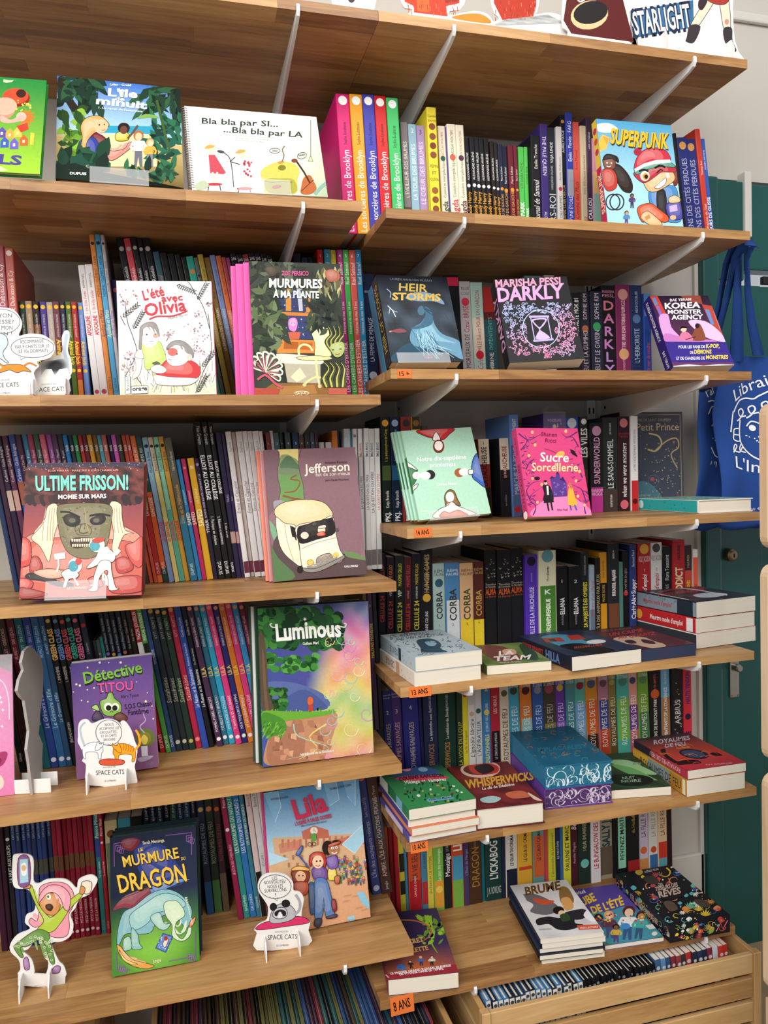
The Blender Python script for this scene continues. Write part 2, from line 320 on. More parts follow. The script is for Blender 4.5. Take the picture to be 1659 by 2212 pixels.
# ------------------------------------------------------------------ books in rows: description, kind, group, spine plane y, depth, shelf z, lean, then (x, thickness, height, colour, print)
RUNS = [
 ('of the five thick bright volumes on the top right shelf', 'volume', 'of the five thick bright volumes on the top right shelf', -0.145, 0.22, 1.7998, 0.033, [(0.426,0.0272,0.2756,'d81b74', 'Les sorcières de Brooklyn|.4|.985|ffffff|us.52;Sophie Escabasse|.2|.36|2a0a20|us.36;@.045|fff', 0.033),
  (0.4536,0.0259,0.2762,'eda21c', 'Les sorcières de Brooklyn|.4|.985|fff|us.52;Sophie Escabasse|.2|.36|3a2a10|us.36;@.045|fff', 0.033),
  (0.4799,0.025,0.2787,'3f3fae', 'Les sorcières de Brooklyn|.4|.985|fff|us.52;Sophie Escabasse|.2|.36|101030|us.36;@.045|fff', 0.033),
  (0.5053,0.0247,0.2793,'d41f23', 'Les sorcières de Brooklyn|.4|.985|fff|us.52;Sophie Escabasse|.2|.36|300a0a|us.36;@.045|fff', 0.033),
  (0.5305,0.0249,0.2771,'3fbf68', 'Les sorcières de Brooklyn|.4|.985|fff|us.52;Sophie Escabasse|.2|.36|10301a|us.36;@.045|fff', 0.033)]),
 ('of three pastel volumes beside the yellow spine on the top shelf', 'volume', 'of three pastel volumes beside the yellow spine on the top shelf', -0.125, 0.17, 1.7998, 0.0235, [(0.5623,0.0158,0.2418,'8d7f82', "L'ÉVEILLEUR DES BRUMES|.08|.72|f0e8e0|us.5;#.72|1|5a4240", 0.0235),
  (0.5785,0.0175,0.2379,'93b7c8', 'LA TOUR DES BRUMES|.1|.72|e8f4f8|us.5;2|.03|.08|fff|hs.5;#.74|1|7a8078', 0.0235),
  (0.5965,0.0195,0.2385,'a98fc0', 'LE CŒUR DES BRUMES|.1|.72|e8d8f4|us.5;3|.03|.08|4a3060|hs.5;#.72|1|b08a98', 0.0235)]),
 ('with a row of round faces, on the top right shelf', 'spine', 'with a row of round faces, on the top right shelf', -0.14, 0.18, 1.7998, 0.0249, [(0.6162,0.0209,0.2698,'ead83e', 'PÉPIN|.42|.47|3a4a20|hs.3;ET|.48|.51|3a4a20|hs.28;OLIVIA|.52|.57|3a4a20|hs.3;Camille|.05|.08|5a5a20|hs.24;Jourdy|.085|.11|5a5a20|hs.24;@.145|8a4a30;@.22|8a4a30;@.29|7a3a20;@.36|8a4a30;@.63|9a5a30;@.7|8a4a30;@.77|8a4a30;@.84|8a4a30', 0.0235)]),
 ('of the cream volumes right of the yellow spine', 'volume', 'of the cream volumes right of the yellow spine', -0.125, 0.15, 1.7998, 0.0318, [(0.6452,0.0162,0.2394,'e8e0c8', 'Magda|.62|.84|1a3a2a|us.72b;Cuisinière intergalactique|.3|.62|4a4a3a|us.36;NICOLAS WOUTERS|.05|.26|b03a30|us.3;@.28|1f5a4a', 0.0318),
  (0.6617,0.004,0.2402,'5a4a9a', '', 0.0318),
  (0.6659,0.0194,0.2454,'ece4cc', 'Magda|.62|.84|c8324a|us.72b;Cuisinière intergalactique|.3|.62|4a4a3a|us.34;NICOLAS WOUTERS|.05|.26|4a2a2a|us.3;@.28|e0604a', 0.0318),
  (0.6857,0.018,0.2452,'ece4cc', 'Magda|.62|.84|5a1f3a|us.72b;Cuisinière intergalactique|.3|.62|4a4a3a|us.34;NICOLAS WOUTERS|.05|.26|8a6a5a|us.3;@.28|5a2a4a', 0.0318)]),
 ('of the black series volumes on the top right shelf', 'slim volume', 'of the black series volumes on the top right shelf', -0.12, 0.14, 1.7998, 0.0343, [(0.7071,0.0111,0.2249,'1b1b1f', 'Bloody Harry|.48|.78|e0a030|us.7b;ALEXANDRE ARLÈNE|.12|.42|f0f0f0|us.42;@.45|f4f4f4;#.8|.97|f0f0f0', 0.0343),
  (0.7187,0.0112,0.2259,'1d1c20', 'Bloody Harry|.48|.78|e0a030|us.7b;ALEXANDRE ARLÈNE|.12|.42|f0f0f0|us.42;@.45|f4f4f4;#.8|.97|f0f0f0', 0.0343),
  (0.7302,0.0116,0.2262,'1b1c22', 'Bloody Harry|.48|.78|e0a030|us.7b;ALEXANDRE ARLÈNE|.12|.42|f0f0f0|us.42;@.45|f4f4f4;#.8|.97|f0f0f0', 0.0343),
  (0.7422,0.0109,0.2265,'1d1c20', 'Bloody Harry|.48|.78|e0a030|us.7b;ALEXANDRE ARLÈNE|.12|.42|f0f0f0|us.42;@.45|f4f4f4;#.8|.97|f0f0f0', 0.0343),
  (0.7534,0.0109,0.2265,'1f1c1e', 'Bloody Harry|.48|.78|e0a030|us.7b;ALEXANDRE ARLÈNE|.12|.42|f0f0f0|us.42;@.45|f4f4f4;#.8|.97|f0f0f0', 0.0343),
  (0.7647,0.0089,0.2198,'241d1c', 'Bloody Harry|.48|.78|e0a030|us.7b;ALEXANDRE ARLÈNE|.12|.42|f0f0f0|us.42;@.45|f4f4f4;#.8|.97|f0f0f0', 0.0343),
  (0.774,0.0086,0.2173,'221d1e', 'Bloody Harry|.48|.78|e0a030|us.7b;ALEXANDRE ARLÈNE|.12|.42|f0f0f0|us.42;@.45|f4f4f4;#.8|.97|f0f0f0', 0.0343)]),
 ('of the four navy and maroon volumes on the top shelf', 'slim volume', 'of the four navy and maroon volumes on the top shelf', -0.12, 0.14, 1.7998, 0.0308, [(0.7827,0.0106,0.2157,'23283e', 'MILIEU UN PEU DE GAUCHE|.42|.97|e0a040|us.5;Pierre Lehoar|.18|.4|e8e0d0|us.4;@.44|e09a30', 0.0308),
  (0.7936,0.0126,0.2143,'20263c', 'MILIEU UN PEU DE GAUCHE|.42|.97|e0a040|us.5;Pierre Lehoar|.18|.4|e8e0d0|us.4;@.44|e09a30', 0.0308),
  (0.8066,0.0126,0.2154,'6b2230', 'MILIEU UN PEU DE GAUCHE|.42|.97|e0a040|us.5;Pierre Lehoar|.18|.4|e8e0d0|us.4;@.44|e09a30', 0.0308),
  (0.8196,0.0084,0.2154,'6f2432', 'MILIEU UN PEU DE GAUCHE|.42|.97|e0a040|us.5;Pierre Lehoar|.18|.4|e8e0d0|us.4;@.44|e09a30', 0.0308)]),
 ('of two bright green volumes on the top right shelf', 'volume', 'of two bright green volumes on the top right shelf', -0.12, 0.14, 1.7998, 0.0097, [(0.828,0.0131,0.2157,'58c157', 'PANNIC PARK|.5|.96|f0fff0|us.72b;CTI·DARK·NOVJ|.15|.42|1a4a1a|us.45', 0.0097),
  (0.8414,0.0088,0.2158,'58c157', 'PANNIC PARK|.5|.96|f0fff0|us.72b;CTI·DARK·NOVJ|.15|.42|1a4a1a|us.45', 0.0097)]),
 ('of the mixed spines left of the masked-hero cover', 'spine', 'of the mixed spines left of the masked-hero cover', -0.135, 0.18, 1.7998, 0.0082, [(0.8504,0.0215,0.2349,'1b1a1c', 'Journal de Samuel|.4|.8|e8e8e8|usi.6;Emilie Tronche|.08|.3|e0e0e0|us.34;#.84|1|e8e04a', 0.0097),
  (0.8719,0.0175,0.2602,'3c2d70', 'THE PALE QUEEN|.1|.42|e0d8f0|ds.5;ALDRIDGE|.72|.88|d0c8e8|ds.42', 0.0082),
  (0.8899,0.0193,0.2562,'272a33', "L'OURS-ROI|.55|.97|c8ccd0|us.8;VAJA LINDE|.12|.3|e8e8e8|us.34;HANS JØRGEN SANDNES|.32|.52|b0b0b4|us.3", 0.0082),
  (0.9096,0.0134,0.2569,'c6c2c0', 'LE PEUPLE DES PLUMES|.55|.95|4a4a4a|us.5;Aurélie Wellenstein|.2|.5|6a6a6a|us.36;@.52|b03a5a', 0.0082),
  (0.9234,0.0112,0.2865,'1a191c', 'JOURNAL CLAIR OBSCUR|.45|.9|c8a860|us.5;AURÉLY·LUCIE|.1|.3|e0e0e0|us.5;@.05|d08a40', 0.0082),
  (0.9349,0.0167,0.2909,'3440a2', "L'HISTOIRE D'UNE ÉTOILE|.62|.97|e8e0f0|us.5;Ejnès · Fievée · FARO|.06|.36|f0f0f8|us.5;#.42|.62|9a9aa8", 0.0082),
  (0.9521,0.0175,0.274,'d8584a', 'Le Luyen Courbé des Mots|.45|.95|7a2018|usi.5;Anne Montel|.2|.4|8a2a20|us.36', 0.0082),
  (0.9699,0.0145,0.2655,'cdb898', 'Yasmina|.7|.97|b04a3a|usi.8;trois délicieuses aventures|.15|.65|6a6a4a|us.42', 0.0082),
  (0.9848,0.0131,0.2854,'432d42', 'La CAILLOU|.58|.86|f0e8f0|us.66b;edith et hubert|.05|.3|d8c8d8|us.36', 0.0082),
  (0.9983,0.019,0.2408,'c98aa0', '#.3|.5|d8b070;#.5|.8|8ab0a0;#.8|1|d0b890', 0.0082)]),
 ('of the spines right of the masked-hero cover', 'spine', 'of the spines right of the masked-hero cover', -0.135, 0.16, 1.7998, 0.1115, [(1.2318,0.0085,0.2692,'1d1b22', '', 0.1115),
  (1.2407,0.0264,0.2606,'2b3274', 'GARDIENS DES CITÉS PERDUES|.18|.97|b8b8d0|us.52;@.07|d89a50', 0.1115),
  (1.2677,0.0261,0.2618,'2d347a', 'GARDIENS DES CITÉS PERDUES|.18|.97|b8b8d0|us.52;@.07|d89a50', 0.1115),
  (1.2944,0.0136,0.2858,'c9402f', "Sacré dragons de l'été|.5|.97|f0d8d0|usi.5;Thomas Bon|.2|.42|f0e0d8|us.36", 0.1115),
  (1.3085,0.0134,0.2662,'3a57aa', 'SŒURS DE GLISSE|.35|.97|f4f4f8|us.62b;ADRIEN SIBONNE|.06|.3|d0d8f0|us.32', 0.1115)]),
 ('of two rosy red volumes above the leftmost standee', 'thick volume', 'of two rosy red volumes above the leftmost standee', -0.12, 0.2, 1.4572, 0.0204, [(-0.225,0.0179,0.2933,'a24d55', 'Marc Dubuisson & Cy|.08|.5|f0e0d8|us.5', 0.0204),
  (-0.2066,0.015,0.2899,'b95a4d', 'Marc Dubuisson & Cy|.08|.5|f0e0d8|us.5;@.03|f0e0d8;2|.66|.72|f0e0d8|hs.4', 0.0204)]),
 ('of the ten gold-lettered series spines behind the standees', 'spine', 'of the ten gold-lettered series spines behind the standees', -0.11, 0.19, 1.4572, 0.0327, [(-0.1892,0.0117,0.1966,'233c2d', 'Animal Jack|.36|.62|f0c83a|ds.74b;MISS PRICKLY & KID TOUSSAINT|.12|.34|d8d0c8|ds.32;@.05|f0b828;@.66|f0c83a;', 0.0327),
  (-0.1771,0.0118,0.1961,'9c8266', 'Animal Jack|.36|.62|f0c83a|ds.74b;MISS PRICKLY & KID TOUSSAINT|.12|.34|d8d0c8|ds.32;@.05|f0b828;@.66|f0c83a;', 0.0327),
  (-0.1649,0.0116,0.1959,'2c2220', 'Animal Jack|.36|.62|f0c83a|ds.74b;MISS PRICKLY & KID TOUSSAINT|.12|.34|d8d0c8|ds.32;@.05|f0b828;@.66|f0c83a;#.22|.4|7a4a20', 0.0327),
  (-0.1528,0.0116,0.1963,'4d3c86', 'Animal Jack|.36|.62|f0c83a|ds.74b;MISS PRICKLY & KID TOUSSAINT|.12|.34|d8d0c8|ds.32;@.05|f0b828;@.66|f0c83a;', 0.0327),
  (-0.1408,0.0115,0.196,'ada096', 'Animal Jack|.36|.62|f0c83a|ds.74b;MISS PRICKLY & KID TOUSSAINT|.12|.34|d8d0c8|ds.32;@.05|f0b828;@.66|f0c83a;', 0.0327),
  (-0.1289,0.0115,0.1964,'6e3b46', 'Animal Jack|.36|.62|f0c83a|ds.74b;MISS PRICKLY & KID TOUSSAINT|.12|.34|d8d0c8|ds.32;@.05|f0b828;@.66|f0c83a;', 0.0327),
  (-0.117,0.0099,0.1968,'27283f', 'Animal Jack|.36|.62|f0c83a|ds.74b;MISS PRICKLY & KID TOUSSAINT|.12|.34|d8d0c8|ds.32;@.05|f0b828;@.66|f0c83a;', 0.0327),
  (-0.1067,0.0102,0.1968,'4f6a2a', 'Animal Jack|.36|.62|f0c83a|ds.74b;MISS PRICKLY & KID TOUSSAINT|.12|.34|d8d0c8|ds.32;@.05|f0b828;@.66|f0c83a;', 0.0327),
  (-0.0961,0.0097,0.1965,'ab3133', 'Animal Jack|.36|.62|f0c83a|ds.74b;MISS PRICKLY & KID TOUSSAINT|.12|.34|d8d0c8|ds.32;@.05|f0b828;@.66|f0c83a;#.75|1|d07a30', 0.0327),
  (-0.086,0.0102,0.1968,'7391cf', 'Animal Jack|.36|.62|f0c83a|ds.74b;MISS PRICKLY & KID TOUSSAINT|.12|.34|d8d0c8|ds.32;@.05|f0b828;@.66|f0c83a;', 0.0327)]),
 ('of the tall albums left of the white sketched cover', 'album', 'of the tall albums left of the white sketched cover', -0.115, 0.2, 1.4572, 0.073, [(-0.0679,0.0121,0.2667,'e6e2e1', "APOCALINE|.36|.5|c8283c|us.85h;ROMAIN PUJOL|.06|.16|2a2a2a|us.32;1. Un drôle d'enfer|.18|.34|c8283c|us.4;@.9|b84a5a", 0.073),
  (-0.0554,0.0142,0.2679,'e8e4e2', "APOCALINE|.36|.5|c8283c|us.85h;ROMAIN PUJOL|.06|.16|2a2a2a|us.32;1. Un drôle d'enfer|.18|.34|c8283c|us.4;@.9|b84a5a", 0.073),
  (-0.0406,0.0091,0.3233,'db873d', "Apolline et Mirto|.44|.6|2a2a6a|us.85i;MONTEL · CLÉMENT · ARNAL|.12|.36|4a2a10|us.5;L'ÉTINCELLE|.8|.94|4a2a10|us.4;@.05|2a2a2a", 0.073),
  (-0.0311,0.0103,0.3246,'4da0ca', 'Apolline et Mirto|.44|.6|f0e8a0|us.85i;MONTEL · CLÉMENT · ARNAL|.12|.36|102a4a|us.5;LE VOYAGE|.82|.94|102a4a|us.4;@.05|2a2a2a', 0.073),
  (-0.0204,0.0067,0.3237,'b4adb0', 'Apolline et Mirto|.44|.6|8a4a9a|us.85i;MONTEL · CLÉMENT · ARNAL|.12|.36|4a4a4a|us.5;@.05|2a2a2a', 0.073)]),
 ('pressed between the tall albums and the white sketched cover', 'spine', 'pressed between the tall albums and the white sketched cover', -0.09, 0.19, 1.4572, 0.1089, [(-0.0048,0.0128,0.2473,'2d3460', 'MERVEILLEUX|.2|.6|e0e0f0|us.5;@.08|d8607a', 0.1089)]),
 ('of five black and red spines topping the white sketched cover', 'album', 'of five black and red spines topping the white sketched cover', -0.085, 0.19, 1.4572, 0.1546, [(0.0328,0.0133,0.3315,'1f1f21', 'Garnier · Rebelaïs|.12|.4|f0f0f0|us.5;@.06|c8c8c8', 0.1546),
  (0.0466,0.0124,0.3313,'da525c', 'Garnier · Rebelaïs|.12|.4|f0f0f0|us.5;@.06|c8c8c8', 0.1546),
  (0.0595,0.0111,0.3338,'232325', 'Garnier · Rebelaïs|.12|.4|f0f0f0|us.5;@.06|c8c8c8', 0.1546),
  (0.0712,0.0103,0.3326,'242427', 'Garnier · Rebelaïs|.12|.4|f0f0f0|us.5;@.06|c8c8c8', 0.1546),
  (0.0821,0.0136,0.3332,'1f2022', 'Garnier · Rebelaïs|.12|.4|f0f0f0|us.5;@.06|c8c8c8', 0.1546)]),
 ('of the dark slanting spines behind the white sketched cover', 'album', 'of the dark slanting spines behind the white sketched cover', -0.085, 0.19, 1.4572, 0.159, [(0.0982,0.0122,0.3089,'356068', 'Delmarol|.1|.3|e09a8a|us.5', 0.159),
  (0.111,0.0134,0.3065,'211f1e', 'Cyd · Carbone|.12|.45|c8c0b0|us.5', 0.159),
  (0.125,0.0134,0.3065,'1d2023', 'Cyd · Carbone|.12|.45|c8c0b0|us.5', 0.159),
  (0.1389,0.0112,0.3047,'231d1d', 'Cyd · Carbone|.12|.45|c8c0b0|us.5', 0.159),
  (0.1506,0.0095,0.3006,'222723', 'Cyd · Carbone|.12|.45|c8c0b0|us.5', 0.159),
  (0.1607,0.0139,0.3017,'37aa93', 'VERDURA|.2|.5|f0fff8|us.6;@.1|e08a4a', 0.159),
  (0.1752,0.008,0.3002,'5f6a62', '@.12|2a2a2a', 0.159)]),
 ('of the slanting series between the two leaning covers', 'album', 'of the slanting series between the two leaning covers', -0.085, 0.19, 1.4572, 0.1633, [(0.1852,0.0107,0.3069,'b4a041', 'LA BRIGADE DES SOUVENIRS|.3|.66|e0dcd0|us.42;Marko · Cohen · Cee Cee|.08|.28|3a3020|us.34;DU|.94|.98|e0d8c0|us.3', 0.1633),
  (0.1965,0.0122,0.3028,'8a6a2f', 'LA BRIGADE DES SOUVENIRS|.3|.66|e0dcd0|us.42;Marko · Cohen · Cee Cee|.08|.28|3a3020|us.34;DU|.94|.98|e0d8c0|us.3', 0.1633),
  (0.2093,0.0111,0.3075,'7e90c4', 'LA BRIGADE DES SOUVENIRS|.3|.66|e0dcd0|us.42;Marko · Cohen · Cee Cee|.08|.28|3a3020|us.34;DU|.94|.98|e0d8c0|us.3', 0.1633),
  (0.221,0.0101,0.3064,'d9723f', 'LA BRIGADE DES SOUVENIRS|.3|.66|e0dcd0|us.42;Marko · Cohen · Cee Cee|.08|.28|3a3020|us.34;DU|.94|.98|e0d8c0|us.3', 0.1633),
  (0.2316,0.0087,0.3044,'b84b50', 'LA BRIGADE DES SOUVENIRS|.3|.66|e0dcd0|us.42;Marko · Cohen · Cee Cee|.08|.28|3a3020|us.34;DU|.94|.98|e0d8c0|us.3', 0.1633),
  (0.2408,0.0082,0.3049,'a8507c', 'LA BRIGADE DES SOUVENIRS|.3|.66|e0dcd0|us.42;Marko · Cohen · Cee Cee|.08|.28|3a3020|us.34;DU|.94|.98|e0d8c0|us.3', 0.1633)]),
 ('of the black spines peeping over the potted-plant cover', 'spine', 'of the black spines peeping over the potted-plant cover', -0.085, 0.19, 1.4572, 0.1625, [(0.2501,0.0117,0.3124,'1e1d20', '2AE|.02|.05|f0f0f0|hs.5', 0.1625),
  (0.2624,0.012,0.3104,'1d1c1f', '2AE|.02|.05|f0f0f0|hs.5', 0.1625),
  (0.2749,0.0122,0.3126,'a8483c', '2AE|.02|.05|f0f0f0|hs.5', 0.1625),
  (0.2877,0.0121,0.3154,'1c1c1f', '2AE|.02|.05|f0f0f0|hs.5', 0.1625),
  (0.3003,0.0117,0.316,'1d1d20', '2AE|.02|.05|f0f0f0|hs.5', 0.1625),
  (0.3126,0.0111,0.3144,'1f1e22', '2AE|.02|.05|f0f0f0|hs.5', 0.1625),
  (0.3242,0.01,0.3127,'1b1b1e', '2AE|.02|.05|f0f0f0|hs.5', 0.1625)]),
 ('of four dark spines between bracket and rainbow series', 'spine', 'of four dark spines between bracket and rainbow series', -0.085, 0.19, 1.4572, 0.0414, [(0.3423,0.0153,0.3168,'2c2336', 'ZOE|.05|.1|e0c0f0|hs.4;#.1|.2|7a4a9a', 0.0414),
  (0.3581,0.013,0.3069,'26354f', '', 0.0414),
  (0.3714,0.0109,0.3088,'1e1e22', '', 0.0414),
  (0.3828,0.0067,0.309,'1c1c20', '', 0.0414)]),
 ('of seven rainbow numbered albums right of the potted-plant cover', 'album', 'of seven rainbow numbered albums right of the potted-plant cover', -0.1, 0.2, 1.4572, 0.0346, [(0.3896,0.0121,0.3215,'d42a2e', "1|.02|.055|fff|hs.5;Riad Sattouf|.08|.22|f8f0e8|us.6;LES CAHIERS D'ESTHER|.56|.95|f8f4f0|us.62;Histoires de mes 10 ans|.33|.54|f8f4f0|us.42", 0.0409),
  (0.4018,0.0133,0.3216,'3fa5c9', "2|.02|.055|fff|hs.5;Riad Sattouf|.08|.22|f8f0e8|us.6;LES CAHIERS D'ESTHER|.56|.95|f8f4f0|us.62;Histoires de mes 11 ans|.33|.54|f8f4f0|us.42", 0.0346),
  (0.4155,0.0123,0.3222,'e6cf2c', "3|.02|.055|fff|hs.5;Riad Sattouf|.08|.22|f8f0e8|us.6;LES CAHIERS D'ESTHER|.56|.95|f8f4f0|us.62;Histoires de mes 12 ans|.33|.54|f8f4f0|us.42", 0.0346),
  (0.4282,0.0124,0.3218,'b32a80', "4|.02|.055|fff|hs.5;Riad Sattouf|.08|.22|f8f0e8|us.6;LES CAHIERS D'ESTHER|.56|.95|f8f4f0|us.62;Histoires de mes 13 ans|.33|.54|f8f4f0|us.42", 0.0346),
  (0.441,0.0124,0.3224,'41b04e', "5|.02|.055|fff|hs.5;Riad Sattouf|.08|.22|f8f0e8|us.6;LES CAHIERS D'ESTHER|.56|.95|f8f4f0|us.62;Histoires de mes 14 ans|.33|.54|f8f4f0|us.42", 0.0346),
  (0.4538,0.014,0.3224,'de5d52', "6|.02|.055|fff|hs.5;Riad Sattouf|.08|.22|f8f0e8|us.6;LES CAHIERS D'ESTHER|.56|.95|f8f4f0|us.62;Histoires de mes 15 ans|.33|.54|f8f4f0|us.42", 0.0346),
  (0.4682,0.0137,0.3253,'2f90c2', "7|.02|.055|fff|hs.5;Riad Sattouf|.08|.22|f8f0e8|us.6;LES CAHIERS D'ESTHER|.56|.95|f8f4f0|us.62;Histoires de mes 16 ans|.33|.54|f8f4f0|us.42", 0.0346)]),
 ('left of the stormy fantasy cover on the 15+ shelf', 'thick paperback', 'left of the stormy fantasy cover on the 15+ shelf', -0.09, 0.15, 1.5052, 0.0202, [(0.4794,0.0256,0.2304,'21284a', 'LA FEMME DE MÉNAGE|.4|.8|d8dcec|us.5;FREIDA McFADDEN|.12|.2|b8bcd0|hs.2;@.93|c8ccd8', 0.0202),
  (0.5054,0.0086,0.1485,'6a1f26', '', 0.0202)]),
 ('of the spines between the stormy and hourglass covers', 'paperback', 'of the spines between the stormy and hourglass covers', -0.09, 0.15, 1.5052, 0.0314, [(0.664,0.0325,0.2336,'15151a', 'Gaëne|.5|.66|f0f0f0|us.42b;#.02|.1|c82848', 0.0314),
  (0.6969,0.0268,0.222,'b8b3b5', 'MILLE MORCEAUX DE|.52|.98|2a2026|us.5;Cœur BRISÉ|.24|.5|b03050|us.56;TILLIE|.05|.09|2a2026|hs.2;COLE|.1|.14|2a2026|hs.2;@.2|d03a4a', 0.0314),
  (0.7241,0.0281,0.2206,'a8c8ba', 'Tillie Cole|.76|.98|c03058|usi.56;MILLE Baisers POUR UN GARÇON|.08|.68|a02850|us.5;#.35|.75|d8c8b4;@.72|c02838', 0.0314),
  (0.7526,0.0309,0.2131,'2a4a54', 'IMPÉNITENTS|.3|.66|58a090|us.3;CATHERINE|.68|.98|d0c8b8|us.3;BRUNELL|.72|.94|d0c8b8|us.2;#.0|.26|a82a26;#.26|.34|5a1f20', 0.0314)]),
 ('of two pale spines peeping over the hourglass cover', 'paperback', 'of two pale spines peeping over the hourglass cover', -0.03, 0.1, 1.5052, 0.0104, [(0.8801,0.0435,0.2578,'7fb4c4', '', 0.0104),
  (0.9284,0.0271,0.2603,'d8d4cc', '', 0.0104)]),
 ('of the spines between the hourglass and purple-banded covers', 'paperback', 'of the spines between the hourglass and purple-banded covers', -0.09, 0.15, 1.5052, 0.0064, [(0.9647,0.0237,0.2065,'1c1c20', 'LE PACTE MOK #1|.06|.45|f0f0f0|us.5b', 0.0064),
  (0.9888,0.0242,0.2102,'2a2734', 'LE DIEU ET LA GUMIHO|.42|.98|c8b8c8|us.5;SOPHIE KIM|.02|.3|d0c8d0|us.4;@.4|b06a4a', 0.0064),
  (1.0133,0.0296,0.211,'27293a', 'LE DIEU ET LE GWISIN|.42|.98|c0b8c8|us.5;SOPHIE KIM|.02|.3|d0c8d0|us.4;@.38|3a9a5a', 0.0064),
  (1.0433,0.0365,0.2269,'1b1519', 'MARISHA|.05|.08|d890b0|hs.3;PESSL|.09|.12|d890b0|hs.3;D|.16|.25|e07a90|hs.75b;A|.29|.38|d87ab0|hs.75b;R|.42|.51|c880c0|hs.75b;K|.55|.64|c880c0|hs.75b;L|.68|.77|b888d0|hs.75b;Y|.81|.9|b888d0|hs.75b', 0.0064),
  (1.0803,0.0385,0.23,'7e2c58', 'THE IRRESISTIBLE URGE|.16|.66|e8b8c8|us.26;TO FALL FOR YOUR ENEMY|.2|.62|e8b8c8|us.22;BRIGITTE KNIGHTLEY|.72|.97|e0a8b8|us.24;@.1|d89a90;@.7|d8a070', 0.0064),
  (1.1192,0.0309,0.2296,'28365f', "L'HERBORISTE|.44|.78|c0d0e8|us.44;ALICE DOUBLIER|.06|.28|c0d0e8|us.28;@.34|5a7aa8", 0.0064),
  (1.1504,0.0197,0.2097,'2a4b9e', 'fille de la mer de cendre|.55|.98|e04a30|usi.5;#.0|.25|5a8ac8', 0.0064)]),
 ('of the four spines topped with animal eyes', 'paperback', 'of the four spines topped with animal eyes', -0.085, 0.14, 1.2046, 0.0007, [(0.5053,0.0217,0.2293,'16201c', 'PKJ.|.9|.99|f0f0f0|us.5b;Katja Brandis|.7|.86|e8e8e0|us.34;1. La métamorphose de Carag|.12|.42|d8c84a|us.32;@.06|d89a30;#.46|.6|4a5a30', 0.0007),
  (0.5275,0.0222,0.2291,'16243c', 'PKJ.|.9|.99|f0f0f0|us.5b;Katja Brandis|.7|.86|e8e8e0|us.34;2. Une amitié sauvage|.12|.42|7ab0e0|us.32;@.06|9ab0d0;#.46|.6|2a5a8a', 0.0007),
  (0.5501,0.0238,0.2283,'84302c', 'PKJ.|.9|.99|f0f0f0|us.5b;Katja Brandis|.7|.86|e8e8e0|us.34;@.06|3a2a2a', 0.0007),
  (0.5743,0.0203,0.228,'d4b02c', 'PKJ.|.9|.99|2a2a2a|us.5b;#.0|.12|3a2f20;@.06|8a5a30', 0.0007)]),
 ('peeping behind the mint green stack', 'paperback', 'peeping behind the mint green stack', -0.07, 0.13, 1.2046, 0.0023, [(0.6008,0.0163,0.2098,'4a4a44', '', 0.0023)]),
 ('of two black and cream spines left of the pink cover', 'thick paperback', 'of two black and cream spines left of the pink cover', -0.075, 0.14, 1.2046, 0.0229, [(0.735,0.0283,0.1776,'7d2724', 'LA FAUCHEUSE|.1|.6|2a1a1a|us.44b;#.0|.32|d8ccb4;#.62|1|20201c;I|.04|.07|2a2a2a|hs.3', 0.0229),
  (0.7852,0.0252,0.1785,'1c1c1e', 'LA FAUCHEUSE|.1|.5|8a2a30|us.44b;LE GLAS|.38|.5|e0d8c8|us.2;#.0|.4|cfc4ae;NEAL SHUSTERMAN|.72|.86|a0a0a0|us.2', 0.0229)]),
 ('with grey capitals just left of the pink cover', 'paperback', 'with grey capitals just left of the pink cover', -0.085, 0.14, 1.2046, 0.0245, [(0.8106,0.0225,0.231,'5d80ba', 'MARCHE TA PEINE|.32|.78|aab8cc|us.5;CLÉMENT|.04|.2|e0e8f0|us.4;#.3|1|4a5a80;@.93|b02030', 0.0229)]),
 ('of two tall spines directly behind the pink cover', 'paperback', 'of two tall spines directly behind the pink cover', -0.05, 0.14, 1.2046, -0.0039, [(0.9636,0.0354,0.2265,'2f58a6', '@.06|d8e0f0', -0.0039),
  (0.9994,0.0207,0.2273,'2d2f2c', 'LES VILES|.12|.42|f0f0f0|us.8b;@.05|f0f0f0;#.55|1|4a3a2a', -0.0039)]),
 ('of the four spines between pink cover and starry cover', 'paperback', 'of the four spines between pink cover and starry cover', -0.062, 0.14, 1.2046, -0.0047, [(1.0201,0.0351,0.2121,'1d1a1e', 'SUNDERWORLD|.16|.68|d8a0c0|us.56b;@.09|c890b0;#.72|1|c43a94;RANSOM|.74|.77|f0d8e8|hs.2;RIGGS|.78|.81|f0d8e8|hs.2', -0.0047),
  (1.0556,0.0404,0.2246,'2a2f2e', 'LE SANS-SOMMEIL|.23|.75|f4f4f0|us.44;JEN WILLIAMS|.06|.18|e0e0dc|us.26;casterman|.82|.95|f0f0f0|us.2;#.76|1|4a3a36', -0.0047),
  (1.0964,0.0323,0.2269,'33191f', 'when we were monsters|.28|.85|fff|usi.5;JENNIFER|.17|.195|a03040|hs.16;NIVEN|.2|.225|a03040|hs.16;@.07|d07a80;@.93|d86a78', -0.0047),
  (1.1291,0.02,0.227,'e9e6e4', 'LA TRÈS CATASTROPHIQUE VISITE DU ZOO|.14|.58|2a2a2a|us.36;#.68|1|c92a2e;@.9|5a1010', -0.0047)]),
 ('of the dark thrillers at the left of the fourth right shelf', 'paperback', 'of the dark thrillers at the left of the fourth right shelf', -0.06, 0.15, 0.9025, -0.0304, [(0.4916,0.0175,0.2322,'1b1820', 'CELLULE 24|.36|.7|c8382e|us.5b;GILLIO|.1|.28|c84a3a|us.5', -0.0304),
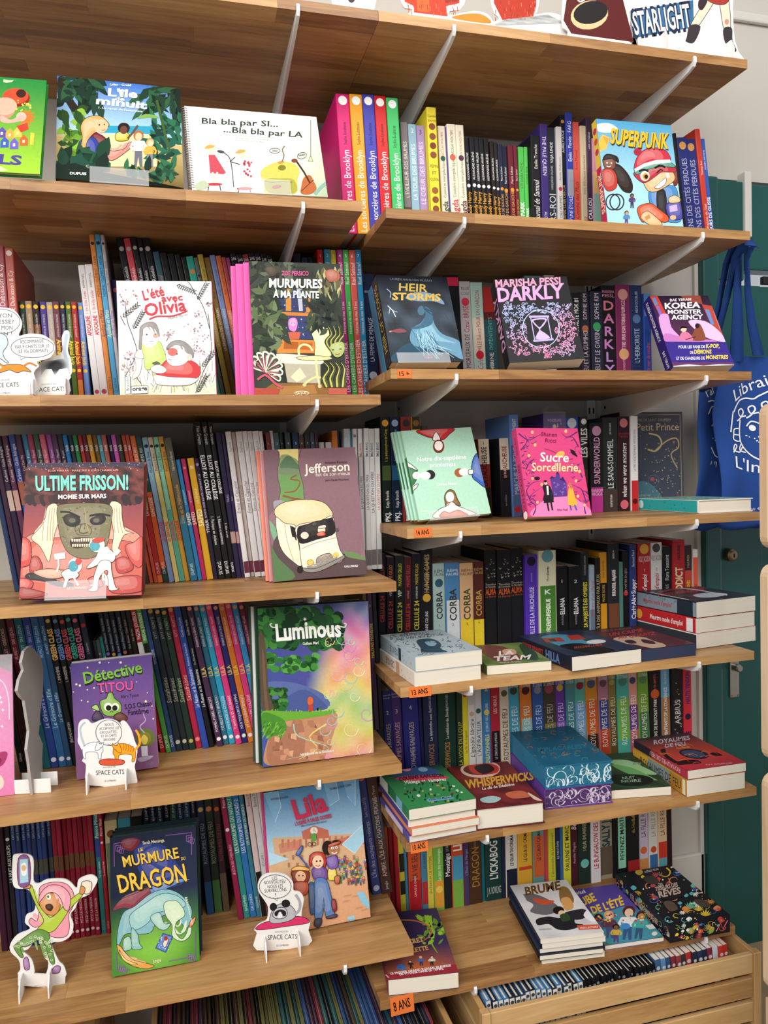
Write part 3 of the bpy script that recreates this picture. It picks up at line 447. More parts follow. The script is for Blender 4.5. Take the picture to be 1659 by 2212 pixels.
  (0.5096,0.0183,0.2236,'1f1420', 'CELLULE 24|.4|.75|b8483a|us.5b;VENISE|.28|.4|e0d8d0|us.3;MAXIME GILLIO|.08|.3|d07a4a|us.42', -0.0304),
  (0.5283,0.021,0.2267,'16201e', 'CELLULE 24|.46|.75|e0c84a|us.5b;VIP|.33|.42|e8e8d0|us.4b;MAXIME GILLIO|.08|.3|d8c84a|us.5', -0.0304),
  (0.5497,0.0178,0.222,'4a1a20', 'CELLULE 24|.46|.75|c83a30|us.5b;AUSTRALIE|.34|.42|d8a0a0|us.3;MAXIME GILLIO|.08|.3|c84a4a|us.5', -0.0304),
  (0.568,0.0216,0.228,'1a1820', 'CELLULE 24|.46|.75|e0d04a|us.5b;LE CERCLE NOIR|.32|.44|f0f0e8|us.36;MAXIME GILLIO|.1|.3|d8b83a|us.5', -0.0304),
  (0.59,0.0279,0.239,'1c1a1e', 'HUNGER GAMES|.06|.42|b8a078|us.4b;LEVER DE SOLEIL SUR LA MOISSON|.1|.38|c8a050|us.18;@.47|d8a83a;SUZANNE COLLINS|.6|.84|f0f0f0|us.3', -0.0304)]),
 ('of four pale-to-brown series spines on the fourth right shelf', 'paperback', 'of four pale-to-brown series spines on the fourth right shelf', -0.06, 0.15, 0.9025, -0.0064, [(0.6227,0.0283,0.2029,'a9c3bd', 'CORBA|.28|.66|2a2a26|us.5b;RÉMI|.07|.1|2a4a4a|hs.28;FAURE|.11|.14|2a4a4a|hs.28;@.22|2a5a6a;#.78|1|5a7ab0;1.|.68|.71|2a2a2a|hs.2', -0.0064),
  (0.6515,0.0342,0.2023,'4f86b8', 'CORBA|.28|.66|3a3226|us.48b;RÉMI|.07|.1|e8f0f8|hs.26;FAURE|.11|.14|e8f0f8|hs.26;#.42|1|d8dce0;2.|.68|.71|2a2a2a|hs.2', -0.0064),
  (0.6861,0.0324,0.2003,'dfb182', 'CORBA|.28|.66|3a4a20|us.5b;RÉMI|.07|.1|4a3020|hs.26;FAURE|.11|.14|4a3020|hs.26;#.64|1|e8c832;3.|.68|.71|2a2a2a|hs.2', -0.0064),
  (0.7188,0.0271,0.2009,'5b2b22', 'CORBA|.28|.66|c8a050|us.5b;RÉMI|.07|.1|c8a060|hs.28;FAURE|.11|.14|c8a060|hs.28;#.66|1|e6cc30;4.|.68|.71|2a2a2a|hs.2', -0.0064)]),
 ('of three black spines with flying birds', 'thick paperback', 'of three black spines with flying birds', -0.05, 0.15, 0.9025, -0.0057, [(0.7507,0.03,0.2261,'1d1c1f', 'ALMA|.4|.46|e0622e|hs.66b;Timothée|.345|.365|c8b8a0|hs.3;de Fombelle|.37|.39|c8b8a0|hs.3;La liberté|.47|.49|b8583a|hs.3;~.1|.3|c8d0b8', -0.0057),
  (0.7811,0.0343,0.2245,'1c1b1f', 'ALMA|.4|.46|e0622e|hs.66b;Timothée|.345|.365|c8b8a0|hs.3;de Fombelle|.37|.39|c8b8a0|hs.3;La liberté|.47|.49|b8583a|hs.3;~.1|.3|c8d0b8', -0.0057),
  (0.8157,0.0332,0.2263,'1e1d20', 'ALMA|.4|.46|e0622e|hs.66b;Timothée|.345|.365|c8b8a0|hs.3;de Fombelle|.37|.39|c8b8a0|hs.3;La liberté|.47|.49|b8583a|hs.3;~.1|.3|c8d0b8', -0.0057)]),
 ('of the spines right of the flying-bird trio', 'paperback', 'of the spines right of the flying-bird trio', -0.06, 0.15, 0.9025, -0.0031, [(0.8492,0.0323,0.209,'5836b4', 'LA FILLE DE LA FAUCHEUSE|.36|.98|e0d8f8|us.4b;ALICE SCHILLER|.2|.3|c8b8f0|us.22;@.07|1a1030', -0.0057),
  (0.882,0.0446,0.2181,'e6e3c0', 'Davide|.18|.26|2a3a2a|us.26;Morosinotto|.17|.33|2a3a2a|us.26;#.38|1|4f8a34;LA FLEUR PERDUE|.52|.94|f4f8e0|us.26b;DU CHAMAN DE K|.52|.94|f4f8e0|us.2b;@.06|6aa0a8;K|.42|.47|fff|hs.4b', -0.0031),
  (0.927,0.0314,0.1787,'1b1b1d', 'ELLANA|.42|.64|f0f0ee|us.5b;1|.18|.22|f4f4f4|hs.4;LE PACTE DES MARCHOMBRES|.5|.78|b8b8b8|us.18;PIERRE|.86|.94|f0f0f0|us.3', -0.0031),
  (0.9588,0.0331,0.1769,'1b1b1d', 'ELLANA|.42|.64|f0f0ee|us.5b;2|.18|.22|f4f4f4|hs.4;LE PACTE DES MARCHOMBRES|.5|.78|b8b8b8|us.18;PIERRE|.86|.94|f0f0f0|us.3', -0.0031),
  (0.9923,0.0203,0.2084,'232a2a', 'SA MAJESTÉ DES OMBRES|.34|.86|e6d83a|us.66b;ALEXANDRE CHARDIN|.04|.26|b0b0a8|us.5', -0.0031),
  (1.013,0.0141,0.1774,'9fb2c2', "Le vœu d'un cheval|.2|.7|b04a5a|usi.6;#.6|1|6a7a8a", -0.0031),
  (1.0275,0.0141,0.1933,'221f1c', "L'ÎLE DES ANIMAUX FABULEUX|.2|.9|c8b88a|us.6", -0.0031),
  (1.0419,0.0202,0.2056,'dd9a26', '#.36|.6|1c1a18;AURÉLIE WELLENSTEIN|.1|.3|4a3010|us.3;MAGIE NOIRE|.38|.58|d8b060|us.4', -0.0031),
  (1.0625,0.0302,0.2252,'2a2c30', 'PIRATES, MAGIE|.28|.56|e8e4dc|us.34b;& Crème Anglaise|.28|.56|f0ece4|usi.3;NATACHA|.07|.16|e0e0e0|us.2;DIORY|.1|.16|e0e0e0|us.2;#.64|1|7a4a34', -0.0031),
  (1.0931,0.0103,0.1802,'55847a', '', -0.0031),
  (1.1038,0.0183,0.206,'1c1a1c', 'LE MAÎTRE DU JEU|.2|.5|c8a0a0|us.3;@.5|c83a3a', -0.0031),
  (1.1225,0.0176,0.2202,'2f3f7a', 'Ctrl+Alt+Suppr|.34|.86|f0f0f4|us.66b;Bertrand Puard|.06|.24|e0e4f0|us.42', -0.0031)]),
 ('of the spines behind the taped three-book stack', 'paperback', 'of the spines behind the taped three-book stack', -0.05, 0.15, 0.9025, -0.0009, [(1.1512,0.0368,0.2198,'b42a2d', "mode d'emploi|.34|.66|f4f0ec|usi.4b;HOLLY JACKSON|.14|.2|f0d8d0|hs.4;@.06|e8a83a;1|.28|.31|f4f0ec|hs.2", -0.0009),
  (1.1883,0.0326,0.2205,'dedcd8', "mode d'emploi|.34|.66|b82a38|usi.42b;HOLLY JACKSON|.14|.2|5a5a5a|hs.4;2|.28|.31|2a2a2a|hs.2;@.06|4a4a4a", -0.0009),
  (1.2213,0.027,0.2092,'1c1c20', 'Flora Toussaint|.1|.4|e0e0e0|us.4;LES MOTS NUS|.45|.7|c8c8c8|us.4', -0.0009),
  (1.2487,0.0358,0.2236,'b2292e', 'ADDICT|.3|.62|ead8a8|us.8h;PAULINE|.06|.22|3a1010|us.22;PUCCIANO|.05|.22|3a1010|us.22', -0.0009),
  (1.2848,0.0212,0.2089,'3a2c28', 'LES IMPRIGNÉS|.42|.68|e8c83a|us.5b;#.3|.72|c84a38;MAURER|.1|.28|c8a090|us.3', -0.0009),
  (1.3064,0.015,0.198,'dcd4cc', '#.1|.9|e0583c;SANS ADIEU|.4|.7|7a1a10|us.4', -0.0009)]),
 ("of the indigo spines at the 10 ANS shelf's left end", 'thick paperback', "of the indigo spines at the 10 ANS shelf's left end", -0.045, 0.15, 0.6019, 0.0306, [(0.4905,0.0149,0.2223,'23222e', '', 0.0306),
  (0.5058,0.0212,0.2225,'2b2d6c', 'LES ROYAUMES SAUVAGES|.34|.95|b8a878|us.46;2|.2|.25|c8b888|hs.4;Amanda|.03|.055|b0a8c0|hs.2;Foody|.06|.085|b0a8c0|hs.2', 0.0306),
  (0.5274,0.0234,0.2221,'4a3070', 'LES ROYAUMES SAUVAGES|.34|.95|c8a888|us.46;3|.2|.25|c8b888|hs.4;Amanda|.03|.055|b0a8c0|hs.2;Foody|.06|.085|b0a8c0|hs.2', 0.0306),
  (0.5512,0.0378,0.2197,'2c2f7a', 'LES ROYAUMES SAUVAGES|.34|.95|c0b088|us.32;4|.16|.21|c8b888|hs.26;La Pommée de la Nuit|.5|.8|b0a8c0|us.16', 0.0306),
  (0.5894,0.0072,0.2121,'20214a', '', 0.0306)]),
 ('of two ornate spines behind the Viking-cover stack', 'thick paperback', 'of two ornate spines behind the Viking-cover stack', -0.045, 0.15, 0.6019, -0.008, [(0.5968,0.033,0.2126,'242a48', 'WHISPERWICKS|.58|.98|9a6a44|us.5b;Le labyrinthe sans fin|.2|.54|e0e0e8|us.2;JORDAN LEES|.05|.2|c0c0d0|us.2', 0.0109),
  (0.63,0.0442,0.2088,'1c382f', 'WHISPERWICKS|.58|.98|a87a40|us.46b;La malédiction des Dévidés|.2|.54|e8e8dc|us.17;JORDAN LEES|.05|.2|c0c8c0|us.18', -0.0067)]),
 ('of the slim mixed spines in mid 10 ANS shelf', 'paperback', 'of the slim mixed spines in mid 10 ANS shelf', -0.045, 0.14, 0.6019, -0.0, [(0.6759,0.0132,0.206,'24382a', 'LA VOIX DU LOUP|.3|.9|c8b84a|us.7', -0.0),
  (0.6895,0.0147,0.2101,'dbca33', 'Le fils du magasin|.4|.8|4a4a20|us.4;@.08|c84a3a', -0.0),
  (0.7046,0.0171,0.2104,'dcdad6', "L'ignoble libraire|.34|.8|2a2a2a|usi.6;#.0|.2|c8c4c0;@.3|d0a88a", -0.0),
  (0.722,0.0183,0.2104,'d6d6d4', "L'ASPIRATEUR|.36|.82|2a3a3a|us.56;@.28|3a5a50", -0.0),
  (0.7408,0.02,0.2096,'3f7fb2', 'LES SENSATIONNELS|.55|.98|e8e070|us.5b;LE BRUIT DE LA COLÈRE|.2|.52|e0f0f8|us.3;S|.02|.06|e8e04a|hs.6b;@.3|e8c83a', -0.0),
  (0.7612,0.0215,0.2091,'b82a3a', 'LE CERCLE DES JUMEAUX|.54|.84|f0e0e0|us.42;LES VENUS|.12|.32|f0d8d8|us.4;#.52|1|1f1a20', -0.0)]),
 ('left end of the rainbow saga on the 10 ANS shelf', 'paperback', 'left end of the rainbow saga on the 10 ANS shelf', -0.045, 0.15, 0.6019, 0.0124, [(0.7858,0.0233,0.2079,'d9c7ae', 'ROYAUMES DE FEU|.28|.86|4a3a20|us.56;@.1|6a5a40;TUI T. SUTHERLAND|.02|.06|f0f0f0|hs.7;', 0.0124)]),
 ('of the rainbow dragon-saga spines on the 10 ANS shelf', 'paperback', 'of the rainbow dragon-saga spines on the 10 ANS shelf', -0.045, 0.15, 0.6019, 0.0255, [(0.8119,0.0276,0.2103,'4ba2bb', 'ROYAUMES DE FEU|.28|.86|e8f0f0|us.56;@.1|3a4a2a;TUI T. SUTHERLAND|.02|.06|f0f0f0|hs.7;#.6|1|3a6a7a', 0.0255),
  (0.8399,0.0299,0.209,'e07c33', 'ROYAUMES DE FEU|.28|.86|f0f0e8|us.56;@.1|4a2020;TUI T. SUTHERLAND|.02|.06|f0f0f0|hs.7;#.42|1|9ac8c0', 0.0255),
  (0.8702,0.0273,0.2083,'3a5b9e', 'ROYAUMES DE FEU|.28|.86|c8d8f0|us.56;@.1|8a8a9a;TUI T. SUTHERLAND|.02|.06|f0f0f0|hs.7;#.55|1|2a3a6a', 0.0255),
  (0.8979,0.0333,0.207,'4c4234', 'ROYAUMES DE FEU|.28|.86|c8c0b0|us.56;@.1|a04a5a;TUI T. SUTHERLAND|.02|.06|f0f0f0|hs.7;#.5|1|8a8040', 0.0255),
  (0.9316,0.0253,0.206,'6c3c9c', 'ROYAUMES DE FEU|.28|.86|e0d0f0|us.56;@.1|d8b04a;TUI T. SUTHERLAND|.02|.06|f0f0f0|hs.7;#.5|.8|9a6ac0', 0.0255),
  (0.9573,0.0242,0.2065,'4a8b93', 'ROYAUMES DE FEU|.28|.86|e0f0f0|us.56;@.1|6a8a7a;TUI T. SUTHERLAND|.02|.06|f0f0f0|hs.7;#.75|1|c86a3a', 0.0255),
  (0.9819,0.0291,0.2063,'5caa9c', 'ROYAUMES DE FEU|.28|.86|e8f0f0|us.56;@.1|8a2a3a;TUI T. SUTHERLAND|.02|.06|f0f0f0|hs.7;#.3|.8|7aa8d8', 0.0255),
  (1.0114,0.0327,0.2073,'d98c2b', 'ROYAUMES DE FEU|.28|.86|f0e8d0|us.56;@.1|4a5a7a;TUI T. SUTHERLAND|.02|.06|f0f0f0|hs.7;#.3|.7|d8602a;#.7|1|4a2a20', 0.0255),
  (1.0445,0.0278,0.2063,'b77b8c', 'ROYAUMES DE FEU|.28|.86|f0e0e0|us.56;@.1|6a4a5a;TUI T. SUTHERLAND|.02|.06|f0f0f0|hs.7;#.3|.65|3a4a8a;#.65|1|c8482a', 0.0255),
  (1.0727,0.0207,0.2059,'87783f', 'ROYAUMES DE FEU|.28|.86|e8e0c0|us.56;@.1|b0a060;TUI T. SUTHERLAND|.02|.06|f0f0f0|hs.7;#.4|1|6a5030', 0.0255),
  (1.0938,0.0339,0.2054,'4fb1a1', 'ROYAUMES DE FEU|.28|.86|f0f8e8|us.56;@.1|4a8a7a;TUI T. SUTHERLAND|.02|.06|f0f0f0|hs.7;#.3|.8|7ab84a', 0.0255),
  (1.1281,0.0254,0.2045,'e19c8c', 'ROYAUMES DE FEU|.28|.86|fff|us.56;@.1|3a4a6a;TUI T. SUTHERLAND|.02|.06|f0f0f0|hs.7;#.4|.7|7a3a8a;#.7|1|c86a7a', 0.0255),
  (1.1539,0.0294,0.2043,'7aa73c', 'ROYAUMES DE FEU|.28|.86|e8f0d0|us.56;@.1|5a8a5a;TUI T. SUTHERLAND|.02|.06|f0f0f0|hs.7;#.5|1|4a7a50', 0.0255)]),
 ('of the last four spines on the 10 ANS shelf', 'paperback', 'of the last four spines on the 10 ANS shelf', -0.045, 0.14, 0.6019, 0.008, [(1.1833,0.0353,0.2048,'211d1f', 'LES ESPIONS DE BLETCHLEY PARK|.36|.98|ece8d8|us.4b;RUTA SEPETYS|.06|.26|e07a4a|us.26;@.3|d8602a', 0.008),
  (1.219,0.027,0.2054,'6fb0cf', 'LES COMBATTANTS DE LA CONFIANCE|.24|.98|f4f4f4|us.4b;ALICIA KEYS|.04|.2|f0f8ff|us.34;#.36|1|b07a4a', 0.008),
  (1.2464,0.0322,0.2043,'241f1e', 'ARBIUS|.4|.7|e0dcd4|us.5;~.08|.9|d8d4cc', 0.008),
  (1.279,0.0241,0.2044,'cf3040', 'HAUTE TENSION|.06|.46|2a2a6a|us.66h;PAGE|.8|.95|1f1f5a|us.7h;@.62|2a1a3a;#.0|.02|3a4aa8', 0.008)]),
 ('of the red and yellow spines beginning the lowest right shelf', 'paperback', 'of the red and yellow spines beginning the lowest right shelf', -0.048, 0.13, 0.3005, 0.0199, [(0.4975,0.0102,0.213,'b85a32', '', 0.0199),
  (0.508,0.0102,0.2106,'8e2029', '', 0.0199),
  (0.5187,0.0099,0.2082,'b02630', '', 0.0199),
  (0.5289,0.013,0.2124,'c8b83a', '#.3|.5|26241f;#.6|.75|26241f;#.85|1|b8a834', 0.0199),
  (0.5424,0.0074,0.21,'3a86b0', '', 0.0199)]),
 ('of the spines around the brown one, lowest right shelf', 'paperback', 'of the spines around the brown one, lowest right shelf', -0.048, 0.13, 0.3005, 0.003, [(0.5498,0.0298,0.208,'c8502e', 'MA VIE SELON CHA|.08|.62|2a2a2a|us.46;CAMUS LE CHIEN|.4|.97|f0e8d8|us.16;#.62|.97|b8252e', 0.003),
  (0.58,0.0139,0.2056,'4a80a0', 'LE GRAND JEU|.2|.55|1a3a5a|us.4;#.64|.9|b83038', 0.003),
  (0.5942,0.0151,0.2032,'d8c84a', 'UN PARFUM DE MYSTÈRE|.3|.85|5a5a2a|us.4', 0.003),
  (0.6097,0.0242,0.2074,'77b84a', 'Le pays des mensonges|.3|.66|f0f8e0|us.36;#.66|.97|e0a03a;@.76|f0d060', 0.003),
  (0.6343,0.0187,0.205,'1f2226', 'Montaigu|.35|.65|e8e8e8|us.6b;LE SEIN DE MA VIE|.12|.34|c0c0c0|us.36', 0.003),
  (0.6535,0.0288,0.2026,'c8522c', 'LINUS|.06|.34|f4f0e8|us.7h;#.4|.68|4a9ac0;#.68|1|7ab04a', 0.003),
  (0.6827,0.0132,0.2068,'4a3a66', "L'Elixir de Mergen|.2|.8|a098c0|us.5", 0.003),
  (0.6963,0.0308,0.2044,'4a3222', 'DRAGON|.34|.8|b0803a|us.6;LA LÉGENDE DE VENDREDI|.1|.4|a08050|us.2', 0.003),
  (0.7275,0.0095,0.202,'1f6a78', '', 0.003)]),
 ('of the spines from dark green to yellow behind the white stack', 'paperback', 'of the spines from dark green to yellow behind the white stack', -0.05, 0.13, 0.3005, -0.0028, [(0.737,0.0407,0.203,'1f3f3d', "L'ICKABOG|.3|.75|e8ece8|us.5b;J. K. ROWLING|.84|.92|c8d8d0|hs.6;#.03|.1|6aa0a0", -0.0028),
  (0.7781,0.0096,0.2006,'1f2a44', '', -0.0028),
  (0.7881,0.0305,0.1982,'e2dfd8', 'LE CLUB DU CALMAR GÉANT|.08|.62|2a2a2a|us.4b;DE LA CITÉ ÉTOILÉE|.2|.6|4a4a4a|us.18;#.66|1|232838', -0.0028),
  (0.819,0.0372,0.2024,'eab33a', 'LE CLUB DU CALMAR GÉANT|.08|.6|3a2a1a|us.36b;#.0|.06|e06030;#.66|.7|d84a30;ALEX|.9|.96|d8602a|hs.5', -0.0028),
  (0.8567,0.0286,0.2,'6aa0a0', 'LE CLUB DU CALMAR GÉANT|.08|.6|3a2a3a|us.36b;#.3|.8|d8683a;ALEX|.9|.96|c83a30|hs.5', -0.0028),
  (0.8857,0.0115,0.1976,'dc4a56', '', -0.0028)]),
 ('of the spines behind the summer-party cover, lowest right shelf', 'paperback', 'of the spines behind the summer-party cover, lowest right shelf', -0.05, 0.13, 0.3005, 0.0019, [(0.8981,0.0178,0.218,'d9d23c', "L'abominable de Lenoncourt|.3|.9|5a5a2a|us.4", 0.0019),
  (0.9163,0.0112,0.2156,'26304a', 'LE FANTÔME|.3|.8|d8d8e8|us.5', 0.0019),
  (0.9279,0.0075,0.2132,'3a6ab0', '', 0.0019),
  (0.9358,0.0201,0.2174,'e0d93a', 'PAULINE ET MARC|.2|.9|3a3a2a|us.5b', 0.0019),
  (0.9563,0.021,0.215,'4f2228', 'Bertille|.16|.36|f0e0e0|usi.6b;Aurélie Magnin|.45|.8|d8a8a8|us.32', 0.0019),
  (0.9777,0.0327,0.2126,'25362f', 'LA MAISON|.2|.6|b0a878|us.34;SOUS LA MAISON|.15|.7|b0a878|us.24;@.76|7ac0b0', 0.0019),
  (1.0108,0.0256,0.2168,'e6e2e2', 'LE BUNGALOW DES CROCS|.1|.84|c82a3a|us.5b', 0.0019),
  (1.0368,0.0362,0.2144,'a39880', 'SALLY JONES|.08|.62|23404a|us.56h;#.62|.95|6a5a4a', 0.0019),
  (1.0734,0.0114,0.212,'1f1c1e', '', 0.0019),
  (1.0852,0.0244,0.2162,'1a1c1e', '#.06|.9|9adcb8;REVENEZ MARTIENS!|.1|.88|1f2a2a|us.46b', 0.0019),
  (1.11,0.0345,0.2138,'22211f', 'LA ROSE|.12|.36|c8a04a|us.26;du Hudson Queen|.12|.5|c8a04a|us.24;#.82|1|b02a30', 0.0019)]),
 ('of the last four spines behind the patterned box', 'paperback', 'of the last four spines behind the patterned box', -0.048, 0.13, 0.3005, 0.0068, [(1.1463,0.0275,0.213,'cbbfd0', 'LA FILLE RENARD|.1|.58|4a3a4a|us.5;@.74|d86a30;#.0|.1|5a2f70;#.84|1|d8904a', 0.0068),
  (1.1742,0.0245,0.2106,'d8d4cc', 'LA FILLE RENARD|.1|.58|a08a5a|us.5;@.74|c8482a;#.8|1|3a6aa0', 0.0068),
  (1.1991,0.0261,0.2082,'e0bf98', 'LA FILLE RENARD|.1|.58|6a4a3a|us.5;#.66|.86|c83a2a;#.86|1|5aa0b0', 0.0068),
  (1.2256,0.0158,0.2124,'2c1519', '', 0.0068)]),
 ('of the dark comic spines left of the mummy cover', 'album', 'of the dark comic spines left of the mummy cover', -0.1, 0.2, 1.1068, 0.1327, [(-0.2296,0.0095,0.2972,'2a3a5a', '', 0.1327),
  (-0.2196,0.0099,0.297,'40283c', '', 0.1327),
  (-0.2092,0.01,0.2975,'30243a', 'Carbone · Giulia Adragna|.06|.3|e0d0d8|us.5;#.35|.48|c8b0a0', 0.1327),
  (-0.1988,0.0103,0.298,'5a3048', 'Carbone · Giulia Adragna|.06|.3|e0d0d8|us.5;#.35|.48|c89a90;Collège apocalypse|.6|.8|d84a5a|us.5', 0.1327),
  (-0.188,0.012,0.3002,'3b509c', 'Carbone · Giulia Adragna|.06|.3|e8e0f0|us.5;#.3|.45|a8604a;À la cour du Roi|.55|.85|c8c8e0|us.4', 0.1327),
  (-0.1755,0.0107,0.2994,'4a2338', 'Cee Cee Mia|.06|.3|e0c8d0|us.4;#.3|.5|b86a50;La dame aux choux|.55|.85|c8c8d0|us.4', 0.1327)]),
 ("of the rosy and teal spines topping the mummy cover's left half", 'album', "of the rosy and teal spines topping the mummy cover's left half", -0.1, 0.2, 1.1068, 0.1366, [(-0.1635,0.01,0.2999,'3a82ab', 'Cee Cee Mia · Peponi|.06|.3|f0e0e8|us.42', 0.1366),
  (-0.153,0.01,0.2997,'a13c5c', 'Cee Cee Mia · Peponi|.06|.3|f0e0e8|us.42', 0.1366),
  (-0.1425,0.0101,0.2996,'3b5b4b', 'Cee Cee Mia · Peponi|.06|.3|f0e0e8|us.42', 0.1366),
  (-0.1319,0.0101,0.2995,'d86b82', 'Cee Cee Mia · Peponi|.06|.3|f0e0e8|us.42', 0.1366),
  (-0.1213,0.0102,0.2993,'aa5baa', 'Cee Cee Mia · Peponi|.06|.3|f0e0e8|us.42', 0.1366),
  (-0.1106,0.0102,0.2992,'5a3b5c', 'Cee Cee Mia · Peponi|.06|.3|f0e0e8|us.42', 0.1366),
  (-0.0999,0.0092,0.2991,'3b3139', 'Cee Cee Mia · Peponi|.06|.3|f0e0e8|us.42', 0.1366)]),
 ('of the short-named colourful spines topping the mummy cover', 'album', 'of the short-named colourful spines topping the mummy cover', -0.1, 0.2, 1.1068, 0.1421, [(-0.089,0.0082,0.2983,'2f80ca', 'Nob|.05|.12|f8f4f0|us.6b;@.2|e8b090', 0.1421),
  (-0.0803,0.0082,0.2982,'2f3a44', 'Nob|.05|.12|f8f4f0|us.6b;@.2|e8b090', 0.1421),
  (-0.0717,0.0082,0.2981,'2f8b4b', 'Nob|.05|.12|f8f4f0|us.6b;@.2|e8b090', 0.1421),
  (-0.063,0.0082,0.298,'c93b36', 'Nob|.05|.12|f8f4f0|us.6b;@.2|e8b090', 0.1421),
  (-0.0542,0.0083,0.2979,'6a2030', 'Nob|.05|.12|f8f4f0|us.6b;@.2|e8b090', 0.1421),
  (-0.0455,0.0083,0.2978,'d9a231', 'Nob|.05|.12|f8f4f0|us.6b;@.2|e8b090', 0.1421),
  (-0.0367,0.0083,0.2977,'8a6a30', 'Nob|.05|.12|f8f4f0|us.6b;@.2|e8b090', 0.1421),
  (-0.0279,0.0083,0.2976,'5ab1c2', 'Nob|.05|.12|f8f4f0|us.6b;@.2|e8b090', 0.1421),
  (-0.0191,0.0084,0.2975,'c26b5b', 'Nob|.05|.12|f8f4f0|us.6b;@.2|e8b090', 0.1421),
  (-0.0102,0.0084,0.2973,'2b2052', 'Nob|.05|.12|f8f4f0|us.6b;@.2|e8b090', 0.1421),
  (-0.0013,0.0084,0.2972,'d961ba', 'Nob|.05|.12|f8f4f0|us.6b;@.2|e8b090', 0.1421),
  (0.0076,0.0085,0.2971,'3c3a2c', 'Nob|.05|.12|f8f4f0|us.6b;@.2|e8b090', 0.1421),
  (0.0165,0.0085,0.297,'da5b41', 'Nob|.05|.12|f8f4f0|us.6b;@.2|e8b090', 0.1421),
  (0.0255,0.0067,0.2969,'c05242', 'Nob|.05|.12|f8f4f0|us.6b;@.2|e8b090', 0.1421)]),
 ('of the numbered slanting albums right of the mummy cover', 'album', 'of the numbered slanting albums right of the mummy cover', -0.105, 0.2, 1.1068, 0.1381, [(0.0323,0.0102,0.2945,'d9713b', 'LA MONTAGNE DE FEU|.08|.3|f8e8d8|us.5;#.5|.95|b02a30;DINOSSÉE|.4|.56|f0e0d0|us.6;DUPUIS|.86|.94|e8c8c0|us.5', 0.1381),
  (0.0431,0.0106,0.2935,'2b4640', 'LA MONTAGNE DE FEU|.08|.3|e0e8e0|us.5;#.38|.9|d8602e;DINOSSÉE|.4|.56|f0e8e0|us.6;DUPUIS|.86|.94|e8d8d0|us.5', 0.1381),
  (0.0542,0.0108,0.2911,'8fb3cc', 'LES DINOSAURES|.58|.72|c83a50|us.6h;Plumeri & Bloz|.1|.24|2a2a2a|us.5;#.55|1|8a9ac8;@.06|1a1a1a', 0.1381),
  (0.0655,0.0089,0.291,'c8b89a', 'LES DINOSAURES|.58|.72|c83a50|us.6h;Plumeri & Bloz|.1|.24|2a2a2a|us.5;#.25|1|d8c878;@.06|1a1a1a', 0.1381),
  (0.0749,0.0098,0.2915,'8fcdb0', 'LES DINOSAURES|.58|.72|c83a50|us.6h;Plumeri & Bloz|.1|.24|2a2a2a|us.5;#.5|1|5aa890;@.06|1a1a1a', 0.1381),
  (0.0852,0.01,0.2923,'cf9a3c', 'LES DINOSAURES|.58|.72|c83a50|us.6h;Plumeri & Bloz|.1|.24|2a2a2a|us.5;@.06|1a1a1a', 0.1381),
  (0.0957,0.0138,0.289,'5d5a4c', 'Dina et le Millimonde|.3|.62|d8a860|us.5;Séphane Lapuss|.04|.28|d8d0c0|us.34;#.55|1|2f7390;DUPUIS|.88|.96|e0e8e8|us.4', 0.1381)]),
 ('of the four spines left of the tall black trio', 'album', 'of the four spines left of the tall black trio', -0.1, 0.19, 1.1068, 0.1178, [(0.1099,0.0087,0.2459,'2f80ba', "SAFED|.42|.56|e8e8c8|us.8b;L'ASCENDANT|.22|.4|c8e0f0|us.4", 0.1381),
  (0.1189,0.0089,0.2472,'b82f5c', 'SAFED|.42|.56|f0d8c0|us.8b;III|.05|.1|f0d0d8|hs.5;LE SUIVANT|.22|.4|f0d0d8|us.4', 0.1316),
  (0.1279,0.0129,0.2476,'d9a529', 'SAFED|.42|.56|f8f0c0|us.8b;III|.05|.1|fff|hs.5;LA FINALE|.22|.4|f8e8b8|us.4', 0.1178),
  (0.1413,0.0091,0.2467,'2b2136', 'ET LA MALÉDICTION DE BEAU-SILENCE|.12|.5|d8c8e0|ds.42;YPARRI|.5|.62|f0e8f0|us.7;@.05|a878c8', 0.1178)]),
 ('of three tall black albums with white capitals', 'album', 'of three tall black albums with white capitals', -0.105, 0.21, 1.1068, 0.1133, [(0.1505,0.0131,0.319,'1a1919', 'ELLIOT AU COLLÈGE|.21|.49|f4f4f4|ds.6b;Théo Grosjean|.025|.14|e8e8e8|ds.5;1. Panique en sixième|.6|.78|e8e8e8|ds.42;DUPUIS|.89|.97|f0f0f0|ds.5', 0.1133),
  (0.164,0.0128,0.3189,'1a1919', 'ELLIOT AU COLLÈGE|.21|.49|f4f4f4|ds.6b;Théo Grosjean|.025|.14|e8e8e8|ds.5;2. Réseaux et sentiments|.6|.78|e8e8e8|ds.42;DUPUIS|.89|.97|f0f0f0|ds.5', 0.1133),
  (0.1773,0.009,0.3188,'1a1919', 'ELLIOT AU COLLÈGE|.21|.49|f4f4f4|ds.6b;Théo Grosjean|.025|.14|e8e8e8|ds.5;3. Alice en vrai|.6|.78|e8e8e8|ds.42;DUPUIS|.89|.97|f0f0f0|ds.5', 0.1133)]),
 ('of two dark violet spines right of the black trio', 'album', 'of two dark violet spines right of the black trio', -0.1, 0.2, 1.1068, 0.1023, [(0.1863,0.0109,0.2974,'2b2540', 'Nuits|.4|.5|a8a0c0|us.5;#.68|.76|b08a80', 0.1023),
  (0.1977,0.006,0.2957,'37274c', 'Nuits|.4|.5|b8a0d0|us.5;#.68|.76|b08a80', 0.1023)]),
